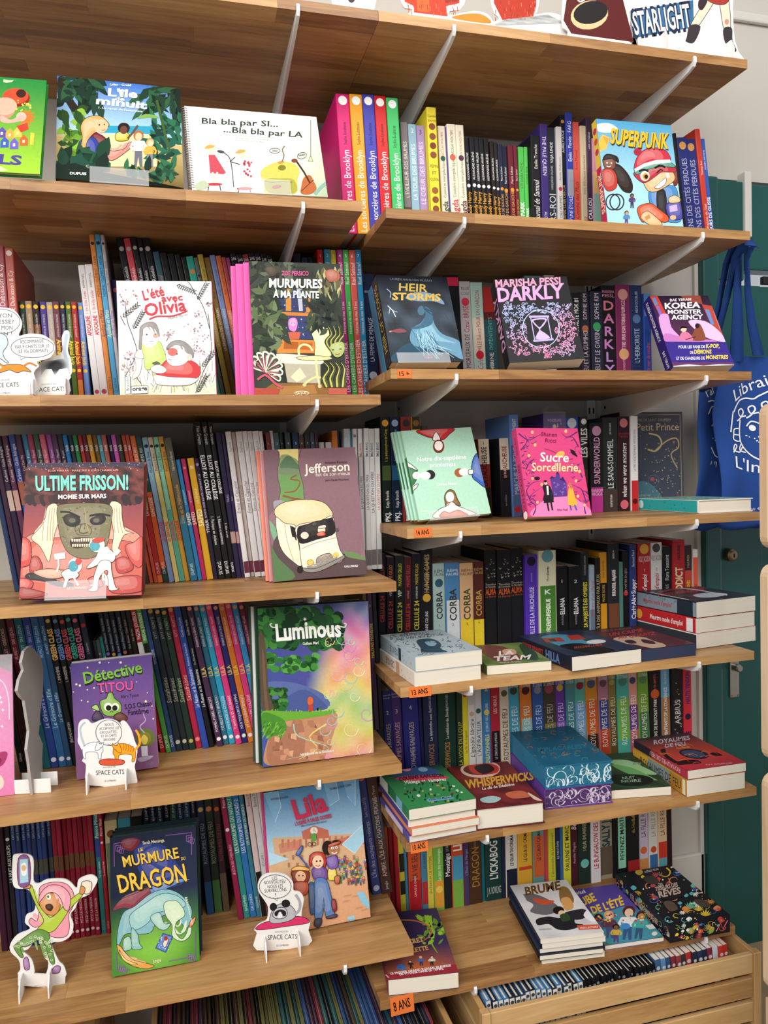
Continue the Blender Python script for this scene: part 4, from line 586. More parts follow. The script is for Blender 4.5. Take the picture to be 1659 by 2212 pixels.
 ('of the eight white spines left of the camper-van cover', 'album', 'of the eight white spines left of the camper-van cover', -0.1, 0.2, 1.1068, 0.095, [(0.2038,0.0111,0.2991,'e2dedd', 'Emma et Capucine|.34|.56|6a5a56|usi.6;Séphané|.05|.16|8a8280|us.4;#.89|.97|6a3040', 0.095),
  (0.2153,0.0085,0.2983,'b9aaa2', 'Emma et Capucine|.34|.56|6a5a56|usi.6;Séphané|.05|.16|8a8280|us.4;#.89|.97|6a3040', 0.095),
  (0.2243,0.0127,0.2988,'dedada', 'Emma et Capucine|.34|.56|6a5a56|usi.6;Séphané|.05|.16|8a8280|us.4;#.89|.97|6a3040', 0.095),
  (0.2374,0.0097,0.2996,'e6e3e3', 'Emma et Capucine|.34|.56|6a5a56|usi.6;Séphané|.05|.16|8a8280|us.4;#.89|.97|6a3040', 0.095),
  (0.2475,0.0101,0.2995,'dcd6d4', 'Emma et Capucine|.34|.56|6a5a56|usi.6;Séphané|.05|.16|8a8280|us.4;#.89|.97|6a3040', 0.095),
  (0.2581,0.0127,0.2994,'e8e5e5', 'Emma et Capucine|.34|.56|6a5a56|usi.6;Séphané|.05|.16|8a8280|us.4;#.89|.97|6a3040', 0.095),
  (0.2712,0.0071,0.2992,'e3dfde', 'Emma et Capucine|.34|.56|6a5a56|usi.6;Séphané|.05|.16|8a8280|us.4;#.89|.97|6a3040', 0.095),
  (0.2884,0.0069,0.2997,'ddd8d8', 'Emma et Capucine|.34|.56|6a5a56|usi.6;Séphané|.05|.16|8a8280|us.4;#.89|.97|6a3040', 0.0773)]),
 ('of nine dark numbered spines topping the camper-van cover', 'album', 'of nine dark numbered spines topping the camper-van cover', -0.1, 0.2, 1.1068, 0.0494, [(0.2785,0.0096,0.2954,'7d3430', '1|.05|.1|e8e4e0|hs.4', 0.0773),
  (0.2955,0.011,0.2952,'44615f', '2|.05|.1|e8e4e0|hs.4', 0.0773),
  (0.3067,0.0072,0.295,'232427', '3|.05|.1|e8e4e0|hs.4', 0.0766),
  (0.3141,0.0118,0.2949,'3f4d48', '4|.05|.1|e8e4e0|hs.4', 0.064),
  (0.3261,0.0133,0.2947,'2b3a56', '5|.05|.1|e8e4e0|hs.4', 0.0514),
  (0.3395,0.0111,0.2945,'5a4232', '6|.05|.1|e8e4e0|hs.4', 0.0494),
  (0.351,0.0112,0.2943,'33363a', '7|.05|.1|e8e4e0|hs.4', 0.0494),
  (0.3626,0.0089,0.2942,'44505c', '8|.05|.1|e8e4e0|hs.4', 0.0494),
  (0.3719,0.0063,0.2941,'4a2f40', '9|.05|.1|e8e4e0|hs.4', 0.0494)]),
 ('of the low white and orange spines behind the camper-van cover', 'album', 'of the low white and orange spines behind the camper-van cover', -0.09, 0.15, 1.1068, 0.0272, [(0.3784,0.012,0.2739,'dedad6', '', 0.0378),
  (0.3905,0.0129,0.2737,'d8d4d2', '', 0.0272),
  (0.4038,0.0122,0.2975,'d97a31', 'Chinoiserie|.1|.3|f8e8d8|us.5', 0.0272),
  (0.4163,0.005,0.298,'23344c', 'Chaussette|.1|.3|e0e8f0|us.5', 0.0272),
  (0.4355,0.005,0.2979,'5aa6c6', '', 0.0036)]),
 ('of the six white spines right of the camper-van cover', 'album', 'of the six white spines right of the camper-van cover', -0.1, 0.2, 1.1068, -0.0098, [(0.4215,0.0138,0.301,'c9d4da', '', 0.0036),
  (0.4407,0.0098,0.3008,'d8dadc', '@.05|8a8a8a', 0.0036),
  (0.4507,0.0101,0.3009,'dedede', 'ÉMILE BRAVO|.1|.2|b04a3a|us.5b;LA QUESTION DU PÈRE|.28|.62|3a2a2a|us.5;#.86|.97|7a7270', -0.0039),
  (0.4608,0.0109,0.3014,'e0e0e0', 'ÉMILE BRAVO|.1|.2|2a3a6a|us.5b;LA QUESTION DU PÈRE|.28|.62|3a2a2a|us.5;#.86|.97|7a7270', -0.0098),
  (0.4721,0.0127,0.3006,'e4e3e2', 'ÉMILE BRAVO|.1|.2|2a3a6a|us.5b;LA QUESTION DU PÈRE|.28|.62|3a2a2a|us.5;#.86|.97|7a7270', -0.0098),
  (0.4852,0.0113,0.3011,'e6e5e4', 'ÉMILE BRAVO|.1|.2|2a3a6a|us.5b;LA QUESTION DU PÈRE|.28|.62|c83a30|us.5;#.86|.97|7a7270', -0.0098)]),
 ('of the maroon-to-blue spines on the fourth left shelf', 'album', 'of the maroon-to-blue spines on the fourth left shelf', -0.1, 0.2, 0.7573, 0.1306, [(-0.2373,0.0122,0.318,'1f2a26', 'Glénat|.86|.96|e8e8e0|us.4', 0.1306),
  (-0.2246,0.0136,0.3156,'3a2620', 'ARLET · GRÉGORIS|.1|.3|d8b0a0|us.4;Glénat|.86|.96|e8e8e0|us.4', 0.1306),
  (-0.2105,0.014,0.3132,'5c2029', 'ALWETT · SINI LEDUN|.1|.3|d8b0a8|us.4', 0.1306),
  (-0.1959,0.0141,0.3174,'1f5a62', "ALWETT · SINI LEDUN|.1|.3|b0d8d8|us.4;La Quête d'Elfe|.5|.75|a8c8c8|usi.56", 0.1306),
  (-0.1813,0.0139,0.315,'2a4082', "ALWETT · SINI LEDUN|.1|.3|b0c0e8|us.4;Le Grimoire d'Elfie|.5|.75|b8c8e8|usi.56;@.95|d8d8e0", 0.1306),
  (-0.1669,0.0141,0.3126,'30608f', "ALWETT · SINI LEDUN|.1|.3|b0d0e8|us.4;Le Grimoire d'Elfie|.5|.75|b8d8e8|usi.56;@.95|d8d8e0", 0.1306),
  (-0.1523,0.0106,0.3168,'2b4b6c', "ALWETT · SINI LEDUN|.1|.3|b0d0e8|us.4;Le Grimoire d'Elfie|.5|.75|a8c8e0|usi.56;@.95|d8d8e0", 0.1306)]),
 ('of the black class-titled spines on the fourth left shelf', 'album', 'of the black class-titled spines on the fourth left shelf', -0.1, 0.2, 0.7573, 0.1352, [(-0.14,0.0115,0.313,'17181b', 'GREEN CLASS|.12|.32|d8b060|us.8h;1. PANDÉMIE|.36|.46|e0d8d0|us.44;JÉRÔME HAMON|.72|.85|c8c0b8|us.4;@.07|d8b060', 0.1352),
  (-0.128,0.0115,0.3106,'17181b', 'GREEN CLASS|.12|.32|6a90d0|us.8h;1. PANDÉMIE|.36|.46|e0d8d0|us.44;JÉRÔME HAMON|.72|.85|c8c0b8|us.4;@.07|6a90d0', 0.1352),
  (-0.116,0.0116,0.3082,'17181b', 'GREEN CLASS|.12|.32|d84a50|us.8h;1. PANDÉMIE|.36|.46|e0d8d0|us.44;JÉRÔME HAMON|.72|.85|c8c0b8|us.4;@.07|d84a50', 0.1352),
  (-0.1039,0.0116,0.3124,'17181b', 'GREEN CLASS|.12|.32|3aa890|us.8h;1. PANDÉMIE|.36|.46|e0d8d0|us.44;JÉRÔME HAMON|.72|.85|c8c0b8|us.4;@.07|3aa890', 0.1352),
  (-0.0918,0.012,0.31,'17181b', 'GREEN CLASS|.12|.32|d86a90|us.8h;1. PANDÉMIE|.36|.46|e0d8d0|us.44;JÉRÔME HAMON|.72|.85|c8c0b8|us.4;@.07|d86a90', 0.1352),
  (-0.0793,0.0119,0.3076,'232838', 'S. CARION|.2|.3|c8b0b0|us.3;@.1|c82838', 0.1352)]),
 ('of three short grey and teal spines over the green-monster cover', 'paperback', 'of three short grey and teal spines over the green-monster cover', -0.07, 0.16, 0.7573, 0.1245, [(-0.0671,0.0056,0.2392,'6a6c6c', '', 0.1352),
  (-0.0612,0.0077,0.24,'6e7274', '*.12|f0f0f0', 0.1352),
  (-0.0531,0.0073,0.246,'35a294', 'LUKE PEARSON|.1|.4|f0fff8|us.6', 0.1352)]),
 ('of the dark navy spines above the green-monster cover', 'album', 'of the dark navy spines above the green-monster cover', -0.08, 0.19, 0.7573, 0.1403, [(-0.0445,0.0099,0.303,'1c1f2a', "Xavier d'Haucourt · Paola Antista|.06|.28|b8c0c8|us.42;@.3|8a6ab0", 0.1403),
  (-0.0341,0.01,0.3006,'1c1f2a', "Xavier d'Haucourt · Paola Antista|.06|.28|b8c0c8|us.42;@.3|d8a050", 0.1403),
  (-0.0236,0.01,0.2982,'1c1f2a', "Xavier d'Haucourt · Paola Antista|.06|.28|b8c0c8|us.42;@.3|5a8ad0", 0.1403),
  (-0.0131,0.0107,0.3024,'1c1f2a', "Xavier d'Haucourt · Paola Antista|.06|.28|b8c0c8|us.42;@.3|c86a4a", 0.1403),
  (-0.0019,0.0097,0.3,'241f1e', 'Kate Ahonen · Chana Dalcor|.06|.28|c8b8a8|us.4', 0.1403),
  (0.0083,0.009,0.2976,'2a2622', 'Kate Ahonen|.06|.28|c8b8a8|us.4', 0.1403)]),
 ('of the red green and dark spines right of the green-monster cover', 'album', 'of the red green and dark spines right of the green-monster cover', -0.085, 0.19, 0.7573, 0.1537, [(0.0219,0.011,0.313,'c0282e', 'PASCAL JOUSSELIN|.06|.24|f8f0f0|us.6b;#.26|.4|f0ece8;DUPUIS|.88|.97|f0d8d8|us.6', 0.1537),
  (0.0335,0.0099,0.3106,'58a84a', 'PASCAL JOUSSELIN|.06|.24|f8fff0|us.6b;#.26|.4|20201e;DUPUIS|.88|.97|f0f8e8|us.6', 0.1537),
  (0.0439,0.0091,0.3082,'2f4f80', 'MADELEINE|.3|.4|d8d8e8|us.5;DUPUIS|.88|.97|e0e8f0|us.6', 0.1537),
  (0.0535,0.0129,0.3124,'232d38', 'ILYTT · NURETTI|.1|.24|a8b0a8|us.4;Sastafraises|.48|.7|a8a890|usi.7;@.06|c8a040;@.94|c8c8b0', 0.1537),
  (0.067,0.0121,0.31,'232a30', 'ILYTT · NURETTI|.1|.24|a8b0a8|us.4;Sastafraises|.48|.7|a8a890|usi.7;@.06|c8b060;@.94|c8c8b0', 0.1537),
  (0.0796,0.0123,0.3076,'22382f', 'ILYTT · NURETTI|.1|.24|a8c0a8|us.4;Sastafraises|.48|.7|a8b890|usi.7;@.06|c8a040;@.94|c8b060', 0.1537),
  (0.0925,0.013,0.3118,'ad2743', 'ILYTT · NURETTI|.1|.24|e8b0b0|us.4;Sastafraises|.48|.7|e8b0a0|usi.7;@.06|d8a050;@.94|e88a80', 0.1537),
  (0.106,0.0128,0.3094,'304b9e', 'Le Rateau et la Salamandre|.46|.72|e8ecf4|usi.6;1 La Malédiction du Poisson Roi|.28|.46|d8e0f0|us.32;Geoffroy Monde|.1|.24|d0d8f0|us.36', 0.1537),
  (0.1194,0.0103,0.307,'191a1e', 'Le Rateau et la Salamandre|.46|.72|e8ecf4|usi.6;2 La Cité des Dieux|.28|.46|d8e0f0|us.32;Geoffroy Monde|.1|.24|d0d8f0|us.36', 0.1537)]),
 ('of the bright diary series left of the glowing forest cover', 'album', 'of the bright diary series left of the glowing forest cover', -0.085, 0.19, 0.7573, 0.171, [(0.1352,0.0121,0.313,'4a304c', 'LILA|.44|.54|e8d060|us.66b;SÉVERINE DE LA CROIX · POLAND|.12|.32|f0e0e8|us.4;POMMES, POIRES, ABRICOTS|.66|.9|f4e8f0|us.42;@.06|e8a090;@.95|f0f0f0', 0.171),
  (0.1479,0.0122,0.3106,'2f6b82', "LILA|.44|.54|e8d060|us.66b;SÉVERINE DE LA CROIX · POLAND|.12|.32|f0e0e8|us.4;T'ES BELLE ET TU SENS BON !|.66|.9|f4e8f0|us.42;@.06|e8a090;@.95|f0f0f0", 0.171),
  (0.1607,0.0122,0.3082,'2fa2c4', 'LILA|.44|.54|e8d060|us.66b;SÉVERINE DE LA CROIX · POLAND|.12|.32|f0e0e8|us.4;ON PURGE LE COLLÈGE|.66|.9|f4e8f0|us.42;@.06|e8a090;@.95|f0f0f0', 0.171),
  (0.1735,0.0123,0.3124,'e03f82', "LILA|.44|.54|e8d060|us.66b;SÉVERINE DE LA CROIX · POLAND|.12|.32|f0e0e8|us.4;T'AMOUR ET LES BABAS|.66|.9|f4e8f0|us.42;@.06|e8a090;@.95|f0f0f0", 0.171),
  (0.1864,0.0123,0.31,'2f2f72', 'LILA|.44|.54|e8d060|us.66b;SÉVERINE DE LA CROIX · POLAND|.12|.32|f0e0e8|us.4;POUR TOUJOURS ET À JAMAIS|.66|.9|f4e8f0|us.42;@.06|e8a090;@.95|f0f0f0', 0.171),
  (0.1993,0.0124,0.3076,'d87b30', 'LILA|.44|.54|e8d060|us.66b;SÉVERINE DE LA CROIX · POLAND|.12|.32|f0e0e8|us.4;ET LES DÉPARTEMENTS|.66|.9|f4e8f0|us.42;@.06|e8a090;@.95|f0f0f0', 0.171),
  (0.2123,0.0125,0.3118,'d9417c', 'LILA|.44|.54|e8d060|us.66b;SÉVERINE DE LA CROIX · POLAND|.12|.32|f0e0e8|us.4;LES ANNÉES COLLÈGE|.66|.9|f4e8f0|us.42;@.06|e8a090;@.95|f0f0f0', 0.171),
  (0.2254,0.0125,0.3094,'3f92ca', 'LILA|.44|.54|e8d060|us.66b;SÉVERINE DE LA CROIX · POLAND|.12|.32|f0e0e8|us.4;LA VIE EN ROSE|.66|.9|f4e8f0|us.42;@.06|e8a090;@.95|f0f0f0', 0.171),
  (0.2384,0.0121,0.307,'8a3052', 'LILA|.44|.54|e8d060|us.66b;SÉVERINE DE LA CROIX · POLAND|.12|.32|f0e0e8|us.4;|.66|.9|f4e8f0|us.42;@.06|e8a090;@.95|f0f0f0', 0.171)]),
 ('of three dark spines right of the glowing forest cover', 'album', 'of three dark spines right of the glowing forest cover', -0.1, 0.19, 0.7573, 0.0291, [(0.4584,0.0095,0.333,'6a6236', '', 0.0291),
  (0.4683,0.0107,0.3306,'4a3250', 'MAUVAIS MONSTRE|.26|.56|d8b84a|us.6b;3|.16|.2|d8b84a|hs.5', 0.0291),
  (0.4794,0.0086,0.3282,'1f2026', '', 0.0291)]),
 ('of the near-black spines behind the pink-haired standee', 'album', 'of the near-black spines behind the pink-haired standee', -0.075, 0.19, 0.3966, 0.0308, [(-0.2925,0.0123,0.303,'35152a', '', 0.0308),
  (-0.2798,0.0091,0.3006,'2c1322', '', 0.0308),
  (-0.2702,0.0102,0.2982,'1a1a1f', 'LA NUIT AUX LOUPS|.3|.55|e0e0e0|us.6;@.26|d8d8d8', 0.0308)]),
 ('of the navy spines behind the pink-haired standee', 'album', 'of the navy spines behind the pink-haired standee', -0.075, 0.19, 0.3966, 0.0239, [(-0.26,0.0087,0.303,'27396c', 'CAPU & CREGNOUTE|.1|.3|a8b8d8|us.4;#.42|.52|4a4a40', 0.0239),
  (-0.2509,0.0088,0.3006,'25345f', 'CAPU & CREGNOUTE|.1|.3|a8b8d8|us.4;#.42|.52|4a4a40', 0.0239),
  (-0.2417,0.0088,0.2982,'2a3f75', 'CAPU & CREGNOUTE|.1|.3|a8b8d8|us.4;#.42|.52|4a4a40', 0.0239),
  (-0.2325,0.0088,0.3024,'27396c', 'CAPU & CREGNOUTE|.1|.3|a8b8d8|us.4;#.42|.52|4a4a40', 0.0239),
  (-0.2233,0.0089,0.3,'25345f', 'CAPU & CREGNOUTE|.1|.3|a8b8d8|us.4;#.42|.52|4a4a40', 0.0239),
  (-0.214,0.0089,0.2976,'2a3f75', 'CAPU & CREGNOUTE|.1|.3|a8b8d8|us.4;#.42|.52|4a4a40', 0.0239),
  (-0.2047,0.0089,0.3018,'27396c', 'CAPU & CREGNOUTE|.1|.3|a8b8d8|us.4;#.42|.52|4a4a40', 0.0239),
  (-0.1954,0.0087,0.2994,'25345f', 'CAPU & CREGNOUTE|.1|.3|a8b8d8|us.4;#.42|.52|4a4a40', 0.0239)]),
 ('of the crimson spines left of the dragon cover', 'album', 'of the crimson spines left of the dragon cover', -0.075, 0.19, 0.3966, 0.0266, [(-0.1858,0.0092,0.303,'8b2033', 'PETZI LA MAISON|.74|.9|e8c0c0|us.5;#.42|.52|6a4a30;@.95|f0d0d0', 0.0266),
  (-0.1762,0.0092,0.3006,'95253a', 'PETZI LA MAISON|.74|.9|e8c0c0|us.5;#.42|.52|6a4a30;@.95|f0d0d0', 0.0266),
  (-0.1666,0.0092,0.2982,'7f1c2e', 'PETZI LA MAISON|.74|.9|e8c0c0|us.5;#.42|.52|6a4a30;@.95|f0d0d0', 0.0266),
  (-0.157,0.0093,0.3024,'8b2033', 'PETZI LA MAISON|.74|.9|e8c0c0|us.5;#.42|.52|6a4a30;@.95|f0d0d0', 0.0266),
  (-0.1473,0.0093,0.3,'95253a', 'PETZI LA MAISON|.74|.9|e8c0c0|us.5;#.42|.52|6a4a30;@.95|f0d0d0', 0.0266),
  (-0.1376,0.0093,0.2976,'7f1c2e', 'PETZI LA MAISON|.74|.9|e8c0c0|us.5;#.42|.52|6a4a30;@.95|f0d0d0', 0.0266),
  (-0.1279,0.0094,0.3018,'8b2033', 'PETZI LA MAISON|.74|.9|e8c0c0|us.5;#.42|.52|6a4a30;@.95|f0d0d0', 0.0266),
  (-0.1182,0.0092,0.2994,'95253a', 'PETZI LA MAISON|.74|.9|e8c0c0|us.5;#.42|.52|6a4a30;@.95|f0d0d0', 0.0266)]),
 ('of the teal and red spines left of the dragon cover', 'album', 'of the teal and red spines left of the dragon cover', -0.075, 0.2, 0.3966, 0.0283, [(-0.1074,0.01,0.318,'2f7d7e', 'Pétron Minet|.2|.4|e8f0e8|usi.7;La voie romane|.46|.7|e8f0e8|us.4;#.38|.5|3a4a90;DUPUIS|.9|.98|8a8a70|us.5', 0.0283),
  (-0.097,0.0073,0.3156,'a82434', 'Pétron Minet|.2|.4|f4e0e0|usi.7;Le protocole Seth|.44|.7|f0d8d8|us.42;@.4|f0e0e0;DUPUIS|.9|.98|e09a9a|us.5', 0.0283)]),
 ('of three wolf-badged spines over the dragon cover', 'thick volume', 'of three wolf-badged spines over the dragon cover', -0.07, 0.17, 0.3966, 0.0115, [(-0.0896,0.0242,0.2308,'c9b98a', '@.12|7a4a2a;#.2|1|6a7a5a', 0.0153),
  (-0.0654,0.0252,0.2303,'3f93a5', '@.12|c8b0a0', 0.0115),
  (-0.0398,0.0225,0.2324,'1c1a1c', '@.12|b07a4a', 0.0115)]),
 ('of the night-blue spines over the dragon cover', 'album', 'of the night-blue spines over the dragon cover', -0.07, 0.18, 0.3966, 0.0239, [(-0.0129,0.0128,0.303,'1b1c22', 'LE LOUP EN SLIP AUTRE|.05|.3|c8d0d8|us.34', 0.0239),
  (0.0003,0.0129,0.3006,'22233a', 'LE LOUP EN SLIP AUTRE|.05|.3|c8d0d8|us.34', 0.0239),
  (0.0136,0.0129,0.2982,'1c2a30', 'LE LOUP EN SLIP AUTRE|.05|.3|c8d0d8|us.34', 0.0239),
  (0.0269,0.013,0.3024,'1f1c2a', 'LE LOUP EN SLIP AUTRE|.05|.3|c8d0d8|us.34', 0.0239),
  (0.0403,0.013,0.3,'2a4a40', 'LE LOUP EN SLIP AUTRE|.05|.3|c8d0d8|us.34', 0.0239),
  (0.0537,0.0131,0.2976,'1e2f4a', 'LE LOUP EN SLIP AUTRE|.05|.3|c8d0d8|us.34', 0.0239),
  (0.0672,0.0132,0.3018,'1f3f50', 'LE LOUP EN SLIP AUTRE|.05|.3|c8d0d8|us.34', 0.0239),
  (0.0808,0.0111,0.2994,'231f30', 'LE LOUP EN SLIP AUTRE|.05|.3|c8d0d8|us.34', 0.0239)]),
 ('of three medallion spines right of the dragon cover', 'album', 'of three medallion spines right of the dragon cover', -0.07, 0.18, 0.3966, 0.0546, [(0.1005,0.0155,0.283,'20304c', 'ROYAUMES DE FEU|.3|.62|a8b8c8|us.5;@.2|c8b060;#.75|1|2a5a8a', 0.0546),
  (0.1164,0.0168,0.2806,'23362c', 'ROYAUMES DE FEU|.3|.62|a8b8a8|us.5;@.2|c87a4a;#.75|1|4a7a4a', 0.0546),
  (0.1337,0.0142,0.2782,'3c2630', 'ROYAUMES DE FEU|.3|.62|a04a5a|us.5;@.2|d86a30;#.7|1|6a5a4a', 0.0546)]),
 ('of the slanting magenta teal and blue spines in mid lowest shelf', 'album', 'of the slanting magenta teal and blue spines in mid lowest shelf', -0.11, 0.21, 0.3966, 0.1076, [(0.1629,0.0113,0.323,'8e2046', 'Punto contagion|.1|.26|f0d8e0|us.5;LE JOUR DU CHIEN BLEU|.5|.7|e8c0d0|us.42;@.4|f0e0e8', 0.1076),
  (0.1747,0.0126,0.3206,'2f8b80', 'LES ROYAUMES DU NORD·1|.2|.56|e8f4ec|us.6;GALLIMARD|.84|.96|d0e8e0|us.4', 0.1076),
  (0.1878,0.0127,0.3182,'2f72b0', 'LES ROYAUMES DU NORD·2|.2|.56|e8f0f8|us.6;GALLIMARD|.84|.96|d0e0f0|us.4', 0.1076),
  (0.201,0.0088,0.3224,'37788a', 'LES ROYAUMES DU NORD·3|.2|.56|e8f0f0|us.6;GALLIMARD|.84|.96|d0e0e8|us.4', 0.1076)]),
 ('of the white spines left of the diary-street cover', 'album', 'of the white spines left of the diary-street cover', -0.11, 0.21, 0.3966, 0.0961, [(0.2098,0.0116,0.323,'d9c6c4', 'Bonne Poires|.1|.3|6a5a5a|us.5;#.7|1|1d1b1e', 0.0961),
  (0.2219,0.0129,0.3206,'dcdcda', 'Bonne Poires|.1|.3|5a5a5a|us.5;VOLUME I|.56|.7|6a6a6a|us.4;#.86|1|8a2a28', 0.0961),
  (0.2352,0.0129,0.3182,'e0dfdd', 'VOLUME I|.56|.7|6a6a6a|us.4;#.86|1|8a2a28', 0.0961),
  (0.2486,0.0079,0.3224,'1c1a1e', '', 0.0961)]),
 ('of two dark spines right of the diary-street cover', 'paperback', 'of two dark spines right of the diary-street cover', -0.105, 0.19, 0.3966, 0.1064, [(0.4507,0.0199,0.273,'36437f', "L'Île des cachepots volants|.4|.86|b0b0c8|us.46;Sara VILLOTTE|.2|.36|a8a8c0|us.3;@.04|e07a50;@.95|b8c0d8", 0.1064),
  (0.471,0.0238,0.2706,'45302e', "AMBRE, L'ÎLE AUX CHATONS PERDUS|.2|.86|c0a8a0|us.4;Jason Perrot|.1|.24|b09888|us.3;#.2|.55|3a4048;Jungle|.9|.97|c0b0a0|us.26", 0.1064)]),
]
